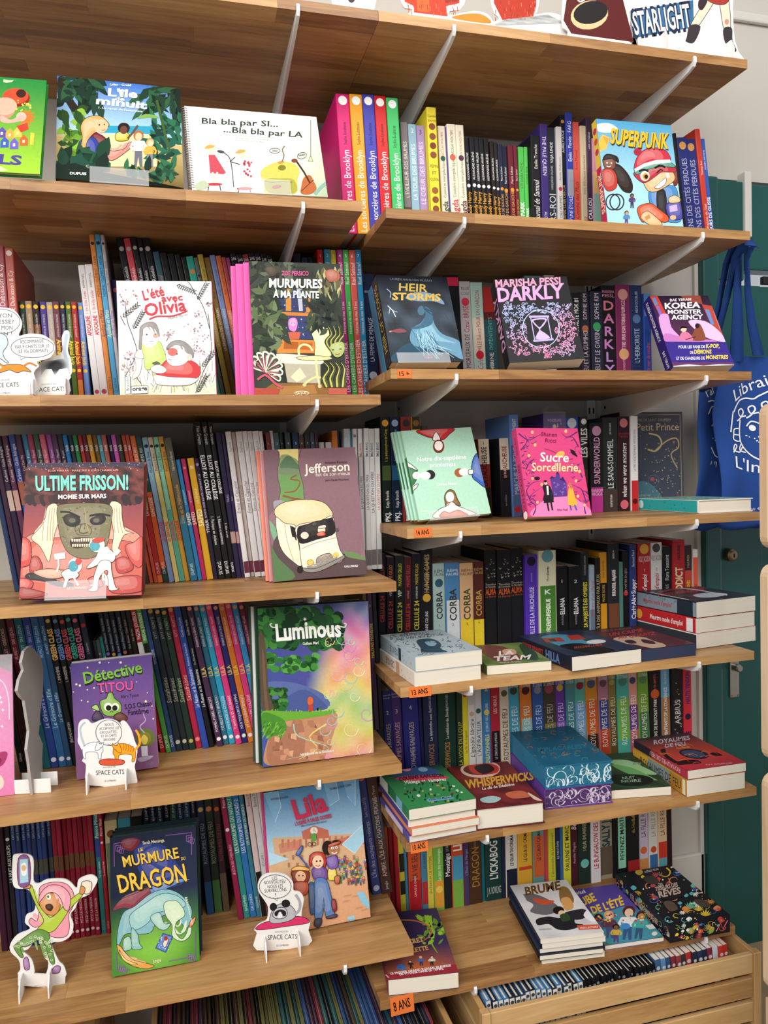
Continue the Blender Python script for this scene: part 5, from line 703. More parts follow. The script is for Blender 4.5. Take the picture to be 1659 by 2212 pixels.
# ------------------------------------------------------------------ books seen by their covers: sketch corners, then origin, width axis, height axis, size and thickness in metres
FACES = {
 'toon': ([(-520, 460), (303, 515), (250, 1115), (-470, 1060)], (-0.2987, -0.292, 1.8189), (0.991, -0.1279, -0.0383), (0.0669, 0.2275, 0.9715), 0.1854, 0.1752, 0.012),
 'ile': ([(378, 482), (1140, 570), (1188, 1203), (345, 1147)], (-0.0958, -0.283, 1.8183), (1.0, -0.0007, -0.0075), (0.0073, 0.3236, 0.9462), 0.2074, 0.216, 0.012),
 'blabla': ([(1185, 682), (2014, 745), (2109, 1265), (1225, 1210)], (0.1255, -0.2938, 1.8112), (0.9989, 0.0372, 0.0269), (-0.037, 0.3052, 0.9516), 0.241, 0.1756, 0.008),
 'punk': ([(560, 762), (1035, 800), (1120, 1453), (632, 1421)], (0.9383, -0.2879, 1.803), (0.9999, -0.0124, 0.0053), (-0.0032, 0.161, 0.9869), 0.175, 0.2245, 0.02),
 'olivia': ([(745, 500), (1350, 490), (1387, 1225), (768, 1225)], (-0.0104, -0.2699, 1.4585), (0.9972, -0.0739, 0.0114), (0.0006, 0.1604, 0.987), 0.164, 0.2096, 0.008),
 'plante': ([(-39, 368), (550, 385), (587, 1220), (4, 1225)], (0.2208, -0.2815, 1.4585), (0.9992, -0.0401, 0.0009), (0.0035, 0.1115, 0.9938), 0.1683, 0.2478, 0.012),
 'heir': ([(780, 460), (1222, 467), (1345, 1013), (872, 1010)], (0.4891, -0.2427, 1.5267), (0.9976, 0.0639, 0.0251), (-0.0446, 0.326, 0.9443), 0.1539, 0.1937, 0.035),
 'darkly': ([(-89, 488), (365, 462), (490, 985), (0, 1022)], (0.7103, -0.302, 1.5179), (0.9898, -0.1364, 0.0422), (0.0107, 0.3655, 0.9308), 0.1523, 0.191, 0.035),
 'korea': ([(905, 588), (1265, 590), (1452, 1025), (1045, 1052)], (1.1012, -0.2678, 1.5184), (0.9985, -0.0478, 0.0256), (-0.002, 0.4396, 0.8982), 0.147, 0.1871, 0.03),
 'frisson': ([(178, 362), (918, 350), (910, 1205), (118, 1225)], (-0.1836, -0.2931, 1.1182), (0.9945, -0.1031, -0.0162), (0.045, 0.2833, 0.958), 0.1973, 0.2381, 0.014),
 'jeff': ([(60, 272), (640, 255), (722, 1065), (122, 1115)], (0.2499, -0.2163, 1.1094), (0.9991, 0.0387, 0.0143), (-0.0211, 0.1815, 0.9832), 0.1856, 0.259, 0.014),
 'notre': ([(942, 150), (1378, 128), (1518, 668), (1050, 720)], (0.5469, -0.2118, 1.2149), (0.997, 0.0635, 0.0435), (-0.0634, 0.3579, 0.9316), 0.1607, 0.1977, 0.012),
 'sucre': ([(55, 125), (430, 140), (540, 690), (120, 703)], (0.7601, -0.269, 1.2146), (0.9995, 0.0253, -0.0184), (0.0103, 0.2887, 0.9574), 0.1438, 0.1915, 0.025),
 'prince': ([(705, 32), (1110, 28), (1110, 570), (700, 575)], (1.1509, 0.015, 1.2062), (1.0, -0.0, 0.0001), (-0.0001, 0.0175, 0.9998), 0.1833, 0.2421, 0.09),
 'lumi': ([(22, -14), (726, -68), (762, 905), (50, 1000)], (0.2133, -0.2405, 0.7612), (0.9986, 0.0509, -0.0137), (0.0102, 0.0687, 0.9976), 0.2198, 0.3007, 0.014),
 'titou': ([(450, 343), (970, 278), (1013, 995), (493, 1082)], (-0.1241, -0.1813, 0.7592), (0.9977, 0.0659, 0.0168), (-0.0256, 0.1344, 0.9906), 0.1458, 0.2131, 0.014),
 'rose': ([(-420, 330), (78, 275), (92, 1172), (-400, 1262)], (-0.3484, -0.2148, 0.7592), (0.9997, 0.0238, -0.0098), (0.0069, 0.1211, 0.9926), 0.1242, 0.2483, 0.006),
 'dragon': ([(708, 150), (1250, 68), (1280, 930), (712, 1040)], (-0.074, -0.2288, 0.4021), (0.9992, 0.0364, -0.0183), (0.0119, 0.1668, 0.9859), 0.1567, 0.2453, 0.016),
 'lila': ([(58, -143), (660, -228), (748, 650), (108, 795)], (0.2256, -0.1925, 0.3992), (0.9998, 0.0165, 0.014), (-0.0169, 0.1891, 0.9818), 0.1995, 0.2754, 0.014),
 'nouer': ([(805, 155), (1185, 115), (1455, 245), (1027, 295)], (0.5022, -0.3022, 0.9605), (0.9985, 0.0545, 0.0), (-0.0545, 0.9985, 0.0), 0.1397, 0.2178, 0.029),
 'team': ([(1360, 225), (1640, 185), (1904, 305), (1478, 362)], (0.6588, -0.2747, 0.9225), (0.9968, -0.0798, 0.0), (0.0798, 0.9968, 0.0), 0.1371, 0.1756, 0.02),
 'nuitA': ([(45, 150), (470, 118), (838, 240), (412, 297)], (0.8276, -0.3097, 0.9325), (0.9981, 0.0622, 0.0), (-0.0622, 0.9981, 0.0), 0.1662, 0.2239, 0.03),
 'nuitB': ([(480, 125), (810, 92), (1195, 205), (842, 252)], (0.9949, -0.2927, 0.9285), (0.9992, 0.0407, 0.0), (-0.0407, 0.9992, 0.0), 0.1399, 0.2123, 0.026),
 'meurtreA': ([(820, 1172), (1180, 1128), (1575, 1198), (1200, 1262)], (1.172, -0.2398, 1.0075), (0.9925, 0.1224, 0.0), (-0.1224, 0.9925, 0.0), 0.1762, 0.1907, 0.036),
 'vik': ([(808, 1045), (1190, 960), (1412, 1185), (982, 1290)], (0.4786, -0.3082, 0.6699), (0.9992, 0.0404, 0.0), (-0.0404, 0.9992, 0.0), 0.1401, 0.1904, 0.022),
 'whisp': ([(1250, 1010), (1600, 950), (1868, 1215), (1400, 1270)], (0.6196, -0.2975, 0.6459), (0.9966, -0.082, 0.0), (0.082, 0.9966, 0.0), 0.1426, 0.2208, 0.044),
 'blue': ([(0, 768), (395, 730), (662, 955), (235, 1000)], (0.7896, -0.2581, 0.6939), (0.995, -0.0996, 0.0), (0.0996, 0.995, 0.0), 0.1506, 0.2272, 0.048),
 'noire': ([(560, 905), (800, 885), (1035, 1108), (655, 1165)], (0.9443, -0.2557, 0.6219), (0.9868, -0.1621, 0.0), (0.1621, 0.9868, 0.0), 0.1342, 0.2015, 0.02),
 'feu': ([(800, 830), (1150, 752), (1508, 968), (1147, 1035)], (1.1019, -0.2979, 0.6599), (0.9999, -0.0153, 0.0), (0.0153, 0.9999, 0.0), 0.1461, 0.2025, 0.02),
 'temps': ([(928, 612), (1160, 596), (1305, 1003), (850, 1062)], (0.4323, -0.29, 0.3325), (0.9907, -0.136, 0.0), (0.136, 0.9907, 0.0), 0.1393, 0.2235, 0.032),
 'brume': ([(5, 447), (372, 420), (605, 742), (205, 805)], (0.754, -0.294, 0.3545), (0.9927, -0.1206, 0.0), (0.1206, 0.9927, 0.0), 0.136, 0.205, 0.01),
 'tube': ([(420, 470), (690, 436), (985, 765), (612, 862)], (0.9022, -0.2906, 0.3105), (0.9964, -0.0847, 0.0), (0.0847, 0.9964, 0.0), 0.1344, 0.2134, 0.01),
 'reves': ([(692, 375), (1030, 320), (1415, 632), (1025, 722)], (1.0444, -0.3107, 0.3385), (0.9994, -0.0337, 0.0), (0.0337, 0.9994, 0.0), 0.146, 0.2169, 0.038),
}
# flat cut-outs: sketch corners, the same corners in metres, origin
STD = {
 'catsA': ([(-250, 640), (470, 640), (470, 1225), (-250, 1225)], [(-0.0747, 0.1494), (0.0971, 0.1544), (0.09, 0.0007), (-0.0822, 0.0009)], (-0.1745, -0.283, 1.4582)),
 'catsB': ([(60, 800), (470, 800), (470, 1225), (60, 1225)], [(-0.0606, 0.1122), (0.0402, 0.1143), (0.035, 0.0008), (-0.0661, 0.0009)], (-0.1221, -0.262, 1.4604)),
 'catsC': ([(480, 680), (890, 680), (890, 1140), (480, 1140)], [(-0.055, 0.1331), (0.054, 0.1209), (0.0483, -0.0124), (-0.061, 0.0026)], (-0.0603, -0.2279, 0.7573)),
 'catsD': ([(0, 360), (360, 360), (360, 880), (0, 880)], [(-0.0446, 0.1646), (0.063, 0.1466), (0.0574, -0.015), (-0.0506, 0.0062)], (0.2352, -0.2358, 0.3966)),
 'girl': ([(50, 240), (640, 240), (640, 1130), (50, 1130)], [(-0.0432, 0.2589), (0.1107, 0.2342), (0.0989, -0.0272), (-0.0555, 0.0052)], (-0.1969, -0.2127, 0.3966)),
 'star': ([(760, -300), (1480, -300), (1480, 380), (760, 380)], [(-0.162, 0.2002), (0.1124, 0.2397), (0.1102, 0.0169), (-0.1657, -0.0133)], (1.1796, -0.25, 2.1656)),
 'eye': ([(330, -300), (830, -300), (830, 290), (330, 290)], [(-0.0918, 0.1698), (0.087, 0.1955), (0.0839, 0.0096), (-0.0957, -0.0109)], (0.9563, -0.25, 2.1741)),
 'redA': ([(930, -300), (1560, -300), (1560, 160), (930, 160)], [(-0.0811, 0.1228), (0.121, 0.1519), (0.1176, 0.0142), (-0.0852, -0.0103)], (0.6088, -0.25, 2.1726)),
 'redB': ([(-150, -300), (400, -300), (400, 225), (-150, 225)], [(-0.0974, 0.1448), (0.0906, 0.1718), (0.0872, 0.0093), (-0.1015, -0.0128)], (0.804, -0.24, 2.1829)),
 'sheet': ([(480, -300), (770, -300), (770, 50), (480, 50)], [(-0.0443, 0.0956), (0.0427, 0.1081), (0.0395, 0.0078), (-0.0477, -0.0032)], (0.4359, -0.25, 2.1802)),
 'tote': ([(1300, 900), (1900, 900), (1900, 2160), (1300, 2160)], [(-0.0899, 0.0273), (0.1875, 0.0316), (0.185, -0.4679), (-0.0955, -0.4535)], (1.4365, -0.08, 1.5754)),
}
# ------------------------------------------------------------------ the room
WALL = 0.115
o = link('wall_back', boxes('wall_back', [(-2.2, 1.452, WALL, WALL+.1, -.06, 3.2), (1.452, 2.6, WALL, WALL+.1, 2.085, 3.2)]), ('wall',)); tag(o, kind='structure')
o = link('floor', boxes('floor', [(-3.0, 3.2, -5.0, WALL, -.10, -.06)]), ('floor',)); tag(o, kind='structure')
o = link('trim_1', bevel_box('trim_1', 1.1, 2.6, WALL-.014, WALL, 2.505, 2.53, .005), ('trim',)); tag(o, kind='structure')
o = link('baseboard_back', bevel_box('baseboard_back', -2.2, 1.452, WALL-.012, WALL, -.06, .23, .003), ('trim',)); tag(o, kind='structure')
# teal door in its casing, right of the shelves
door = link('door_1', None); door.location = (1.452, WALL, -.06); tag(door, kind='structure')
def dpart(n, L_, mat, bev=None):
    me = bevel_box(n, *L_[0], bev) if bev else boxes(n, L_); return link(n, me, (mat,), door)
dpart('casing_post', [(0, .052, -.03, .05, 0, 2.14)], 'teal', .006)
dpart('casing_bead', [(.052, .062, -.018, .05, 0, 2.14)], 'teal', .003)
dpart('casing_edge_strip', [(-.012, 0, -.012, .02, 0, 2.14)], 'trim', .002)
dpart('leaf_stile', [(.062, .20, -.012, .03, 0, 1.86)], 'teal', .004)
dpart('leaf_panel', [(.20, .24, -.004, .03, .0, 1.86)], 'teal', .003)
dpart('leaf_stile', [(.24, .40, -.012, .03, 0, 1.86)], 'teal', .004)
dpart('frame_head', [(.052, .14, -.02, .03, 1.87, 2.135)], 'teal', .004)
dpart('frame_head', [(.15, 1.1, -.02, .03, 1.90, 2.13)], 'teal', .004)
dpart('cable_duct', [(.136, .158, -.03, .02, 1.985, 2.16)], 'trim', .003)
dpart('leaf_edge', [(.205, 1.1, -.016, -.004, 1.865, 1.885)], 'black')
dpart('leaf_right', [(.41, 1.1, -.012, .03, 0, 1.86)], 'teal', .004)
dpart('leaf_gap', [(.40, .41, .0, .03, 0, 1.86)], 'black')
lk = link('door_lock', lathe('door_lock', [(.0175, .012), (.0175, 0), (.0165, -.006), (.012, -.011), (.010, -.012), (.0075, -.012)], 28), ('brass',)); lk.location = (1.538, WALL-.012-.012, 1.061)
tag(lk, 'round brass cylinder lock on the teal door above the handle plate', 'lock')
ky = link('keyway', boxes('keyway', [(-.0012, .0012, -.0135, -.0115, -.006, .005)]), ('black',), lk)
pl = link('door_handle_plate', bevel_box('door_handle_plate', -.0155, .0155, -.006, 0, -.065, .045, .003), ('steel',)); pl.location = (1.5515, WALL-.012, .725)
tag(pl, 'steel handle plate with a key cylinder low on the teal door', 'handle plate')
c_ = link('cylinder', lathe('cylinder', [(.011, 0), (.011, -.02), (.008, -.024)], 20), ('steel',), pl); c_.location = (0, -.004, .022)
for sx in (-.010, .010):
    s_ = link('screw', lathe('screw', [(.0025, 0), (.0025, -.0012), (.001, -.0016)], 10), ('brass',), pl); s_.location = (sx, -.006, -.058)
# ------------------------------------------------------------------ shelves: boards glued up from oak staves
TH = .0185
unit = boxes('stave', [(0, 1, 0, 1, 0, 1)]); unit.materials.append(M['oak'])
def shelf(key, phrase, x0, x1, z):
    e = link('shelf_board', None); e.location = (x0, -.30, z); tag(e, phrase, 'shelf', 'oak shelf boards')
    R = random.Random(key); d = .408; y = 0.0; k = 0
    wd = [.044]*9; wd[-1] = d - .044*8
    for k in range(9):
        cuts = [0.0, R.uniform(.10, .45)]
        while cuts[-1] < x1-x0-.12: cuts.append(cuts[-1] + R.uniform(.26, .58))
        cuts[-1] = x1-x0
        for a, b_ in zip(cuts, cuts[1:]):
            s_ = link('stave', unit, (), e); s_.location = (a+.0001, y+.0001, -TH); s_.scale = (b_-a-.0002, wd[k]-.0002, TH)
        y += wd[k]
    return e
SHELVES = [('L0', 'wide oak shelf board at the very top of the left bay', -.72, .4675, 2.153), ('R0', 'oak shelf board at the very top of the right bay under the standees', .4680, 1.2656, 2.153),
 ('L1', 'oak shelf board holding the jungle cover and the spiral-bound book', -.72, .4273, 1.8088), ('L2', 'oak shelf board holding the white sketched cover, second of the left bay', -.72, .4503, 1.4572),
 ('L3', 'oak shelf board holding the mummy and camper-van covers', -.72, .4700, 1.1068), ('L4', 'oak shelf board holding the green-monster and glowing forest covers', -.72, .4702, .7573), ('L5', 'lowest oak shelf board of the left bay, holding the dragon cover', -.72, .4830, .3966),
 ('R1', 'oak shelf board holding the masked-hero cover, a blue bag looped on its end', .4710, 1.2695, 1.7998), ('R2', 'oak shelf board holding the hourglass cover, its tag reading 15+', .4710, 1.2700, 1.5052), ('R3', 'oak shelf board holding the mint green and pink covers', .4942, 1.2940, 1.2046),
 ('R4', 'oak shelf board with the half hidden orange tag under the pale two-book stack', .4719, 1.2716, .9025), ('R5', 'oak shelf board holding the petrol blue hardback and rainbow spines', .4740, 1.2749, .6019), ('R6', 'lowest oak shelf board of the right bay, above the crate', .4133, 1.2165, .3005)]
for a in SHELVES: shelf(*a)
ZS = {a[0]: a[4] for a in SHELVES}
# rails and brackets
for x, lb in ((.325, 'white slotted steel rail on the wall behind the left bay'), (.625, 'white slotted steel rail behind the left half of the right bay'), (1.123, 'white slotted steel rail nearest the teal door')):
    r_ = link('wall_rail', bevel_box('wall_rail', -.0125, .0125, -.012, 0, .0, 2.1, .002), ('white',)); r_.location = (x, WALL-.0002, .06); tag(r_, lb, 'rail', 'wall rails')
    sl = boxes('slot', [(-.002, .002, -.0126, -.0118, 0, .016)]); sl.materials.append(M['black'])
    for k in range(38):
        for sx in (-.006, .006):
            if sx > 0 and k % 2: continue
            q = link('slot', sl, (), r_); q.location = (sx, 0, .04 + k*.052)
prof = [(WALL-.012, 0), (-.296, 0), (-.3005, .0005), (-.3005, .0085), (-.3035, .0095), (-.3055, .006), (-.3055, -.003), (-.301, -.010), (-.285, -.0145), (.04, -.062), (WALL-.012, -.072)]
bme = prism('shelf_bracket', prof, -.003, .003, 'x'); bme.materials.append(M['white'])
hole = lathe('hole_disc', [(.004, .0), (.004, .0005)], 14, 'z'); hole.materials.append(M['black'])  # flat black disc, its colour stands in for the dark inside a bracket hole
BR = {'L0': (.32,), 'L1': (.317,), 'L2': (.33,), 'L3': (.318,), 'L4': (.31,), 'L5': (.347,), 'R0': (.613, 1.135), 'R1': (.624, 1.15), 'R2': (.60, 1.155), 'R3': (.60, 1.128), 'R4': (.614, 1.13), 'R5': (.64, 1.123), 'R6': (.607, 1.14)}
NMS = {'L0': 'topmost shelf of the left bay', 'L1': 'shelf with the jungle cover', 'L2': 'shelf with the white sketched cover', 'L3': 'shelf with the mummy cover', 'L4': 'shelf with the green-monster cover', 'L5': 'lowest left shelf', 'R0': 'topmost shelf of the right bay', 'R1': 'shelf with the masked-hero cover', 'R2': 'shelf with the hourglass cover', 'R3': 'shelf with the mint green cover', 'R4': 'shelf with the pale two-book stack', 'R5': 'shelf with the petrol blue hardback', 'R6': 'lowest right shelf'}
for k, xs in BR.items():
    for i, x in enumerate(xs):
        b_ = link('shelf_bracket', bme); b_.location = (x, 0, ZS[k]-TH); tag(b_, 'white steel bracket%s under the %s' % ((' nearer the door', ' on the left') [1-i] if len(xs) > 1 else '', NMS[k]), 'bracket', 'white shelf brackets')
        h_ = link('hole_disc', hole, (), b_); h_.rotation_euler = (0, math.pi/2, 0); h_.location = (-.0036, .085, -.02)
# ------------------------------------------------------------------ books standing spine out
names_rgb = {'black': '17171a', 'charcoal': '33343a', 'navy': '25305c', 'blue': '3358a8', 'sky blue': '5a9ccc', 'pale blue': '9fbccb', 'indigo': '3c2f78', 'purple': '6a3a96', 'lilac': 'ab92c4', 'plum': '4a2a44', 'magenta': 'c0308a', 'pink': 'dd5d92', 'crimson': 'a8283c', 'red': 'cc3030', 'maroon': '5c2028', 'coral': 'da6350', 'orange': 'dc8232', 'golden': 'd8a53a', 'yellow': 'e0d140', 'cream': 'e6dfc6', 'white': 'e6e4e2', 'grey': '8a8886', 'taupe': 'a89a8c', 'brown': '5a3a2a', 'olive': '7d7440', 'green': '4fae54', 'dark green': '23402f', 'teal': '2f8a86', 'mint': '93ccb2', 'slate': '4c5c68'}
def cname(h):
    a = [int(h[i:i+2], 16) for i in (0, 2, 4)]; best = None
    for n, q in names_rgb.items():
        b_ = [int(q[i:i+2], 16) for i in (0, 2, 4)]; d = (2*(a[0]-b_[0])**2 + 4*(a[1]-b_[1])**2 + 3*(a[2]-b_[2])**2)
        if best is None or d < best[0]: best = (d, n)
    return best[1]
def parse(tx):
    out = []
    for q in tx.split(';'):
        if q and q[0] != '|': out.append(q.split('|'))
    return out
def upright_cover(t, H, D, b):
    r = min(.0022, t*.3); n = 3; P = [(0, D), (0, r)]
    for k in range(1, n): a = math.pi/2*k/n; P.append((r-r*math.cos(a), r-r*math.sin(a)))
    P += [(r, 0), (t-r, 0)]
    for k in range(1, n): a = math.pi/2*k/n; P.append((t-r+r*math.sin(a), r-r*math.cos(a)))
    P += [(t, r), (t, D), (t-b, D), (t-b, b*1.3), (b, b*1.3), (b, D)]
    return prism('book', P, 0, H, 'z')
def spine_art(bk, t, H, items, tcol):
    a = Art([(0, 0), (1, 0), (1, 1), (0, 1)], [(0, H), (t, H), (t, 0), (0, 0)])
    for q in items:
        k = q[0]
        if k.startswith('#'): a.p(q[2], [(.06, float(k[1:])), (.94, float(k[1:])), (.94, float(q[1])), (.06, float(q[1]))])
        elif k.startswith('@'): a.e(q[1], .5, float(k[1:]), .34, .34*t/H, n=14)
        elif k.startswith('*'):
            y = float(k[1:]); P = []
            for j in range(16): rr = .4 if j % 2 == 0 else .12; P.append((.5+rr*math.sin(j*math.pi/8), y+rr*math.cos(j*math.pi/8)*t/H))
            a.p(q[1], P)
        elif k.startswith('~'):
            R = random.Random(len(items)); y0, y1 = float(k[1:]), float(q[1])
            for j in range(14):
                x, y = R.uniform(.2, .85), R.uniform(y0, y1); w_ = R.uniform(.07, .12); a.p(q[2], [(x-w_, y-w_*t/H), (x, y), (x+w_, y-w_*.7*t/H), (x, y+w_*.5*t/H)], j % 5 == 0)
    for q in items:
        if q[0][0] in '#@*~' and len(q) < 5: continue
        s_, y0, y1, c_, fl = q[0], float(q[1]), float(q[2]), q[3], q[4]
        st = ''.join(ch for ch in fl.split('s')[1] if ch in 'bih') if 's' in fl else ''
        num = ''.join(ch for ch in fl.split('s')[1] if ch in '.0123456789') if 's' in fl else '.5'
        hf = float(num); st = st or ('b' if 'b' in fl else 'r'); st = 'b' + st.replace('b', '') if 'b' in fl else st
        if 'i' in fl and 'i' not in st: st += 'i'
        asp = TXT[(s_, st)][2]
        if fl[0] == 'h':
            hm = hf*t; ln = asp*hm; ln = min(ln, .86*t) ; hm = min(hm, (y1-y0)*H*1.05); u = ln/t; hv = hm/H
            yb = (y0+y1)/2+hv/2; a.t(s_, .5-u/2, yb, .5+u/2, yb, hv, c_, st)
        else:
            hm = hf*t; ln = asp*hm*.92; span = (y1-y0)*H
            if ln > span: sq = max(.72, span/ln); ln2 = min(span, ln*sq); hm = hm if ln*sq <= span else hm*span/(ln*sq); ln = ln2
            yc = (y0+y1)/2; hv = hm/t; L_ = ln/H/2; xo = {0: 0}.get(0)
            if fl[0] == 'u': a.t(s_, .5+hv/2, yc+L_, .5+hv/2, yc-L_, hv, c_, st)
            else: a.t(s_, .5-hv/2, yc-L_, .5-hv/2, yc+L_, hv, c_, st)
    return a
AM = Matrix(((1, 0, 0, 0), (0, 0, -1, 0), (0, 1, 0, 0), (0, 0, 0, 1)))
def text_style(fl):
    st = ''.join(ch for ch in fl.split('s')[1] if ch in 'bih') if 's' in fl else ''
    st = st or ('b' if 'b' in fl else 'r'); st = 'b' + st.replace('b', '') if 'b' in fl else st
    if 'i' in fl and 'i' not in st: st += 'i'
    return st
for rn in RUNS:
    for bk in rn[7]:
        for q in parse(bk[4]):
            if not (q[0][0] in '#@*~' and len(q) < 5): want(q[0], text_style(q[4]))
bake_text()
def standing_book(x, yf, z, t, H, D, th, colour, tx, label, group, name='book', bb=None):
    hard = H > .27
    up = (-math.sin(th), 0, math.cos(th)); rt = (math.cos(th), 0, math.sin(th)); zz = z + (0 if th >= 0 else t*math.sin(-th)) + .0003
    mw = Matrix(((rt[0], 0, up[0], x), (rt[1], 1, up[1], yf), (rt[2], 0, up[2], zz), (0, 0, 0, 1)))
    b = bb or min(.0022 if hard else .0009, t*.2)
    name = ('comic_album' if hard else 'paperback') if name == 'book' else name
    bk = link(name, upright_cover(t, H, D, b), ('cover' if hard else 'covermatt',), None, mw, colour); tag(bk, label, 'comic' if hard or 'comic' in name else 'book', group)
    i_ = .003 if hard else .0006
    link('page_block', boxes('page_block', [(b, t-b, b*1.4, D-i_, i_, H-i_)]), ('pages',), bk)
    it = parse(tx)
    if it: spine_art(bk, t, H, it, None).finish('spine_print', bk, AM)
    return bk
for desc, noun, grp, yf, D, z, th0, L_ in RUNS:
    n = len(L_)
    for k, (x, t, H, cc, tx, th) in enumerate(L_):
        if n == 1: lb = '%s %s %s' % (cname(cc), noun, desc)
        elif desc.startswith('of'): lb = '%s %s, %s %s' % (cname(cc), noun, ordn(k+1), desc)
        else: lb = '%s %s, %s from left, %s' % (cname(cc), noun, ordn(k+1), desc)
        R = random.Random(int(x*10000)+k)
        standing_book(x, yf + (R.uniform(-.004, .004) if n > 1 else 0), z, t, H, min(D, WALL-.008-yf-.006), th, cc, tx, lb, grp if n > 1 else None)
# ------------------------------------------------------------------ books shown by their covers (propped up or lying flat)
def cover_mesh(w_, h_, t, b):
    r = min(.002, t*.25); P = [(w_, 0), (r, 0), (r*.3, -r*.3), (0, -r), (0, -t+r), (r*.3, -t+r*.3), (r, -t), (w_, -t), (w_, -t+b), (b, -t+b), (b, -b), (w_, -b)]
    return prism('book', P, 0, h_, 'y')
def frame_m(o, wd, up):
    wd, up = Vector(wd).normalized(), Vector(up).normalized(); n = wd.cross(up)
    return Matrix(((wd.x, up.x, n.x, o[0]), (wd.y, up.y, n.y, o[1]), (wd.z, up.z, n.z, o[2]), (0, 0, 0, 1)))
def cover_book(mw, w_, h_, t, colour, label, group=None, hard=True, name='book', pages='pagesflat', cat='book'):
    b = min(.0022 if hard else .0008, t*.2); i_ = .0028 if hard else .0004
    bk = link(name, cover_mesh(w_, h_, t, b), ('cover',), None, mw, colour); tag(bk, label, cat, group)
    link('page_block', boxes('page_block', [(b, w_-i_, i_, h_-i_, -t+b, -b)]), (pages,), bk)
    return bk
SP = lambda t: Matrix(((0, 0, -1, 0), (0, 1, 0, 0), (1, 0, 0, -t), (0, 0, 0, 1)))
def spine_on(bk, t, h_, tx):
    it = parse(tx)
    for q in it:
        if not (q[0][0] in '#@*~' and len(q) < 5): want(q[0], text_style(q[4]))
    bake_text(); spine_art(bk, t, h_, it, None).finish('spine_print', bk, SP(t))
def face(key, colour, label, spine=None, hard=True, group=None, pages='pagesflat', cat='book', name='book'):
    q, o_, wd, up, w_, h_, t = FACES[key]; mw = frame_m(o_, wd, up)
    bk = cover_book(mw, w_, h_, t, colour, label, group, hard, name, pages, cat)
    if spine: spine_on(bk, t, h_, spine)
    a = Art(q, [(0, h_), (w_, h_), (w_, 0), (0, 0)]); a.clip = (np.array([0.0, 0.0]), np.array([w_, h_])); return bk, a
def behind(key, n, t, colour, labels, spine=None, hard=True, group=None, slide=False, jit=.003, spread=0.0):
    """further books right behind (or under) the cover of that key"""
    q, o_, wd, up, w_, h_, t0 = FACES[key]; mw = frame_m(o_, wd, up); R = random.Random(key); out = []; d = t0
    for k in range(n):
        tk = t[k] if isinstance(t, (list, tuple)) else t; ck = colour[k] if isinstance(colour, (list, tuple)) else colour
        d += .0004
        m2 = mw @ Matrix.Translation((R.uniform(-jit, jit) + spread*(k+1), R.uniform(-jit, jit), -d))
        if slide:
            up_ = Vector(up).normalized(); s_ = (Vector(wd).cross(Vector(up)).normalized().z*d)/max(.2, up_.z); m2 = m2 @ Matrix.Translation((0, s_-jit*0, 0))
        bk = cover_book(m2, w_, h_, tk, ck, labels[k], group, hard); out.append(bk)
        if spine: spine_on(bk, tk, h_, spine[k] if isinstance(spine, (list, tuple)) else spine)
        d += tk
    return out
def acrylic(key, label, x0, x1, lip=.028, back=True):
    """clear plastic easel: a lip in front of the cover, a foot and a back rest"""
    q, o_, wd, up, w_, h_, t = FACES[key]; e = link('book_easel', None, (), None, frame_m(o_, wd, up)); tag(e, label, 'book stand', 'clear acrylic book easels')
    link('lip', boxes('lip', [(x0*w_, x1*w_, -.004, lip, .0035, .0047)]), ('acrylic',), e)
    link('ledge', boxes('ledge', [(x0*w_, x1*w_, -.0045, -.0025, -t-.012, .0055)]), ('acrylic',), e)
    return e
def standee(key, label, outline, name='cardboard_standee', cat='standee', th=.003):
    q, dst, org = STD[key]; a = Art(q, dst); P = [tuple(p) for p in a.mp(smooth_pts(nums(outline), True, 3))]
    mw = Matrix(((1, 0, 0, org[0]), (0, 0, -1, org[1]), (0, 1, 0, org[2]), (0, 0, 0, 1)))
    o = link(name, prism(name, P, -th, 0, 'z'), ('card',), None, mw); tag(o, label, cat, 'cardboard standees'); return o, a
def feet(o, xs, depth=.05, h=.028, z=0.0):
    for x in xs:
        f = link('foot', prism('foot', [(-depth*.5, 0), (depth*.5, 0), (depth*.5, h*.55), (depth*.32, h), (-depth*.32, h), (-depth*.5, h*.55)], -.0012, .0012, 'x'), ('card',), o)
        f.matrix_local = Matrix(((1, 0, 0, x), (0, 0, 1, z), (0, -1, 0, 0), (0, 0, 0, 1)))
# ------------------------------------------------------------------ orange age tags on the shelf edges
def age_tag(x, z, wd, hh, txt, label, tilt=0.0):
    o = link('age_tag', boxes('age_tag', [(0, wd, 0, .0004, 0, hh)]), ('orange',)); o.location = (x, -.3008, z); o.rotation_euler = (0, tilt, 0); tag(o, label, 'tag', 'orange age tags')
    a = Art([(0, 0), (1, 0), (1, 1), (0, 1)], [(0, hh), (wd, hh), (wd, 0), (0, 0)]); a.t(txt, .14, .76, .86, .70, .5, '1c1410', 'b'); a.finish('lettering', o, AM)
# ------------------------------------------------------------------ tags, crates, bags and other single things
age_tag(.484, 1.4875, .0275, .0165, '15 +', 'small orange tag reading 15+ below the stormy cover')
age_tag(.508, 1.1875, .035, .0185, '14 ANS', 'orange tag reading 14 ANS below the mint green cover')
age_tag(.489, .882, .044, .0200, '13 ANS', 'orange paper tag half covered by the pale two-book stack')
age_tag(.483, .579, .035, .0225, '10 ANS', 'orange tag reading 10 ANS below the Viking stack', -.03)
age_tag(.434, .266, .047, .0370, '8 ANS', 'large orange tag reading 8 ANS on the lowest shelf edge', -.04)
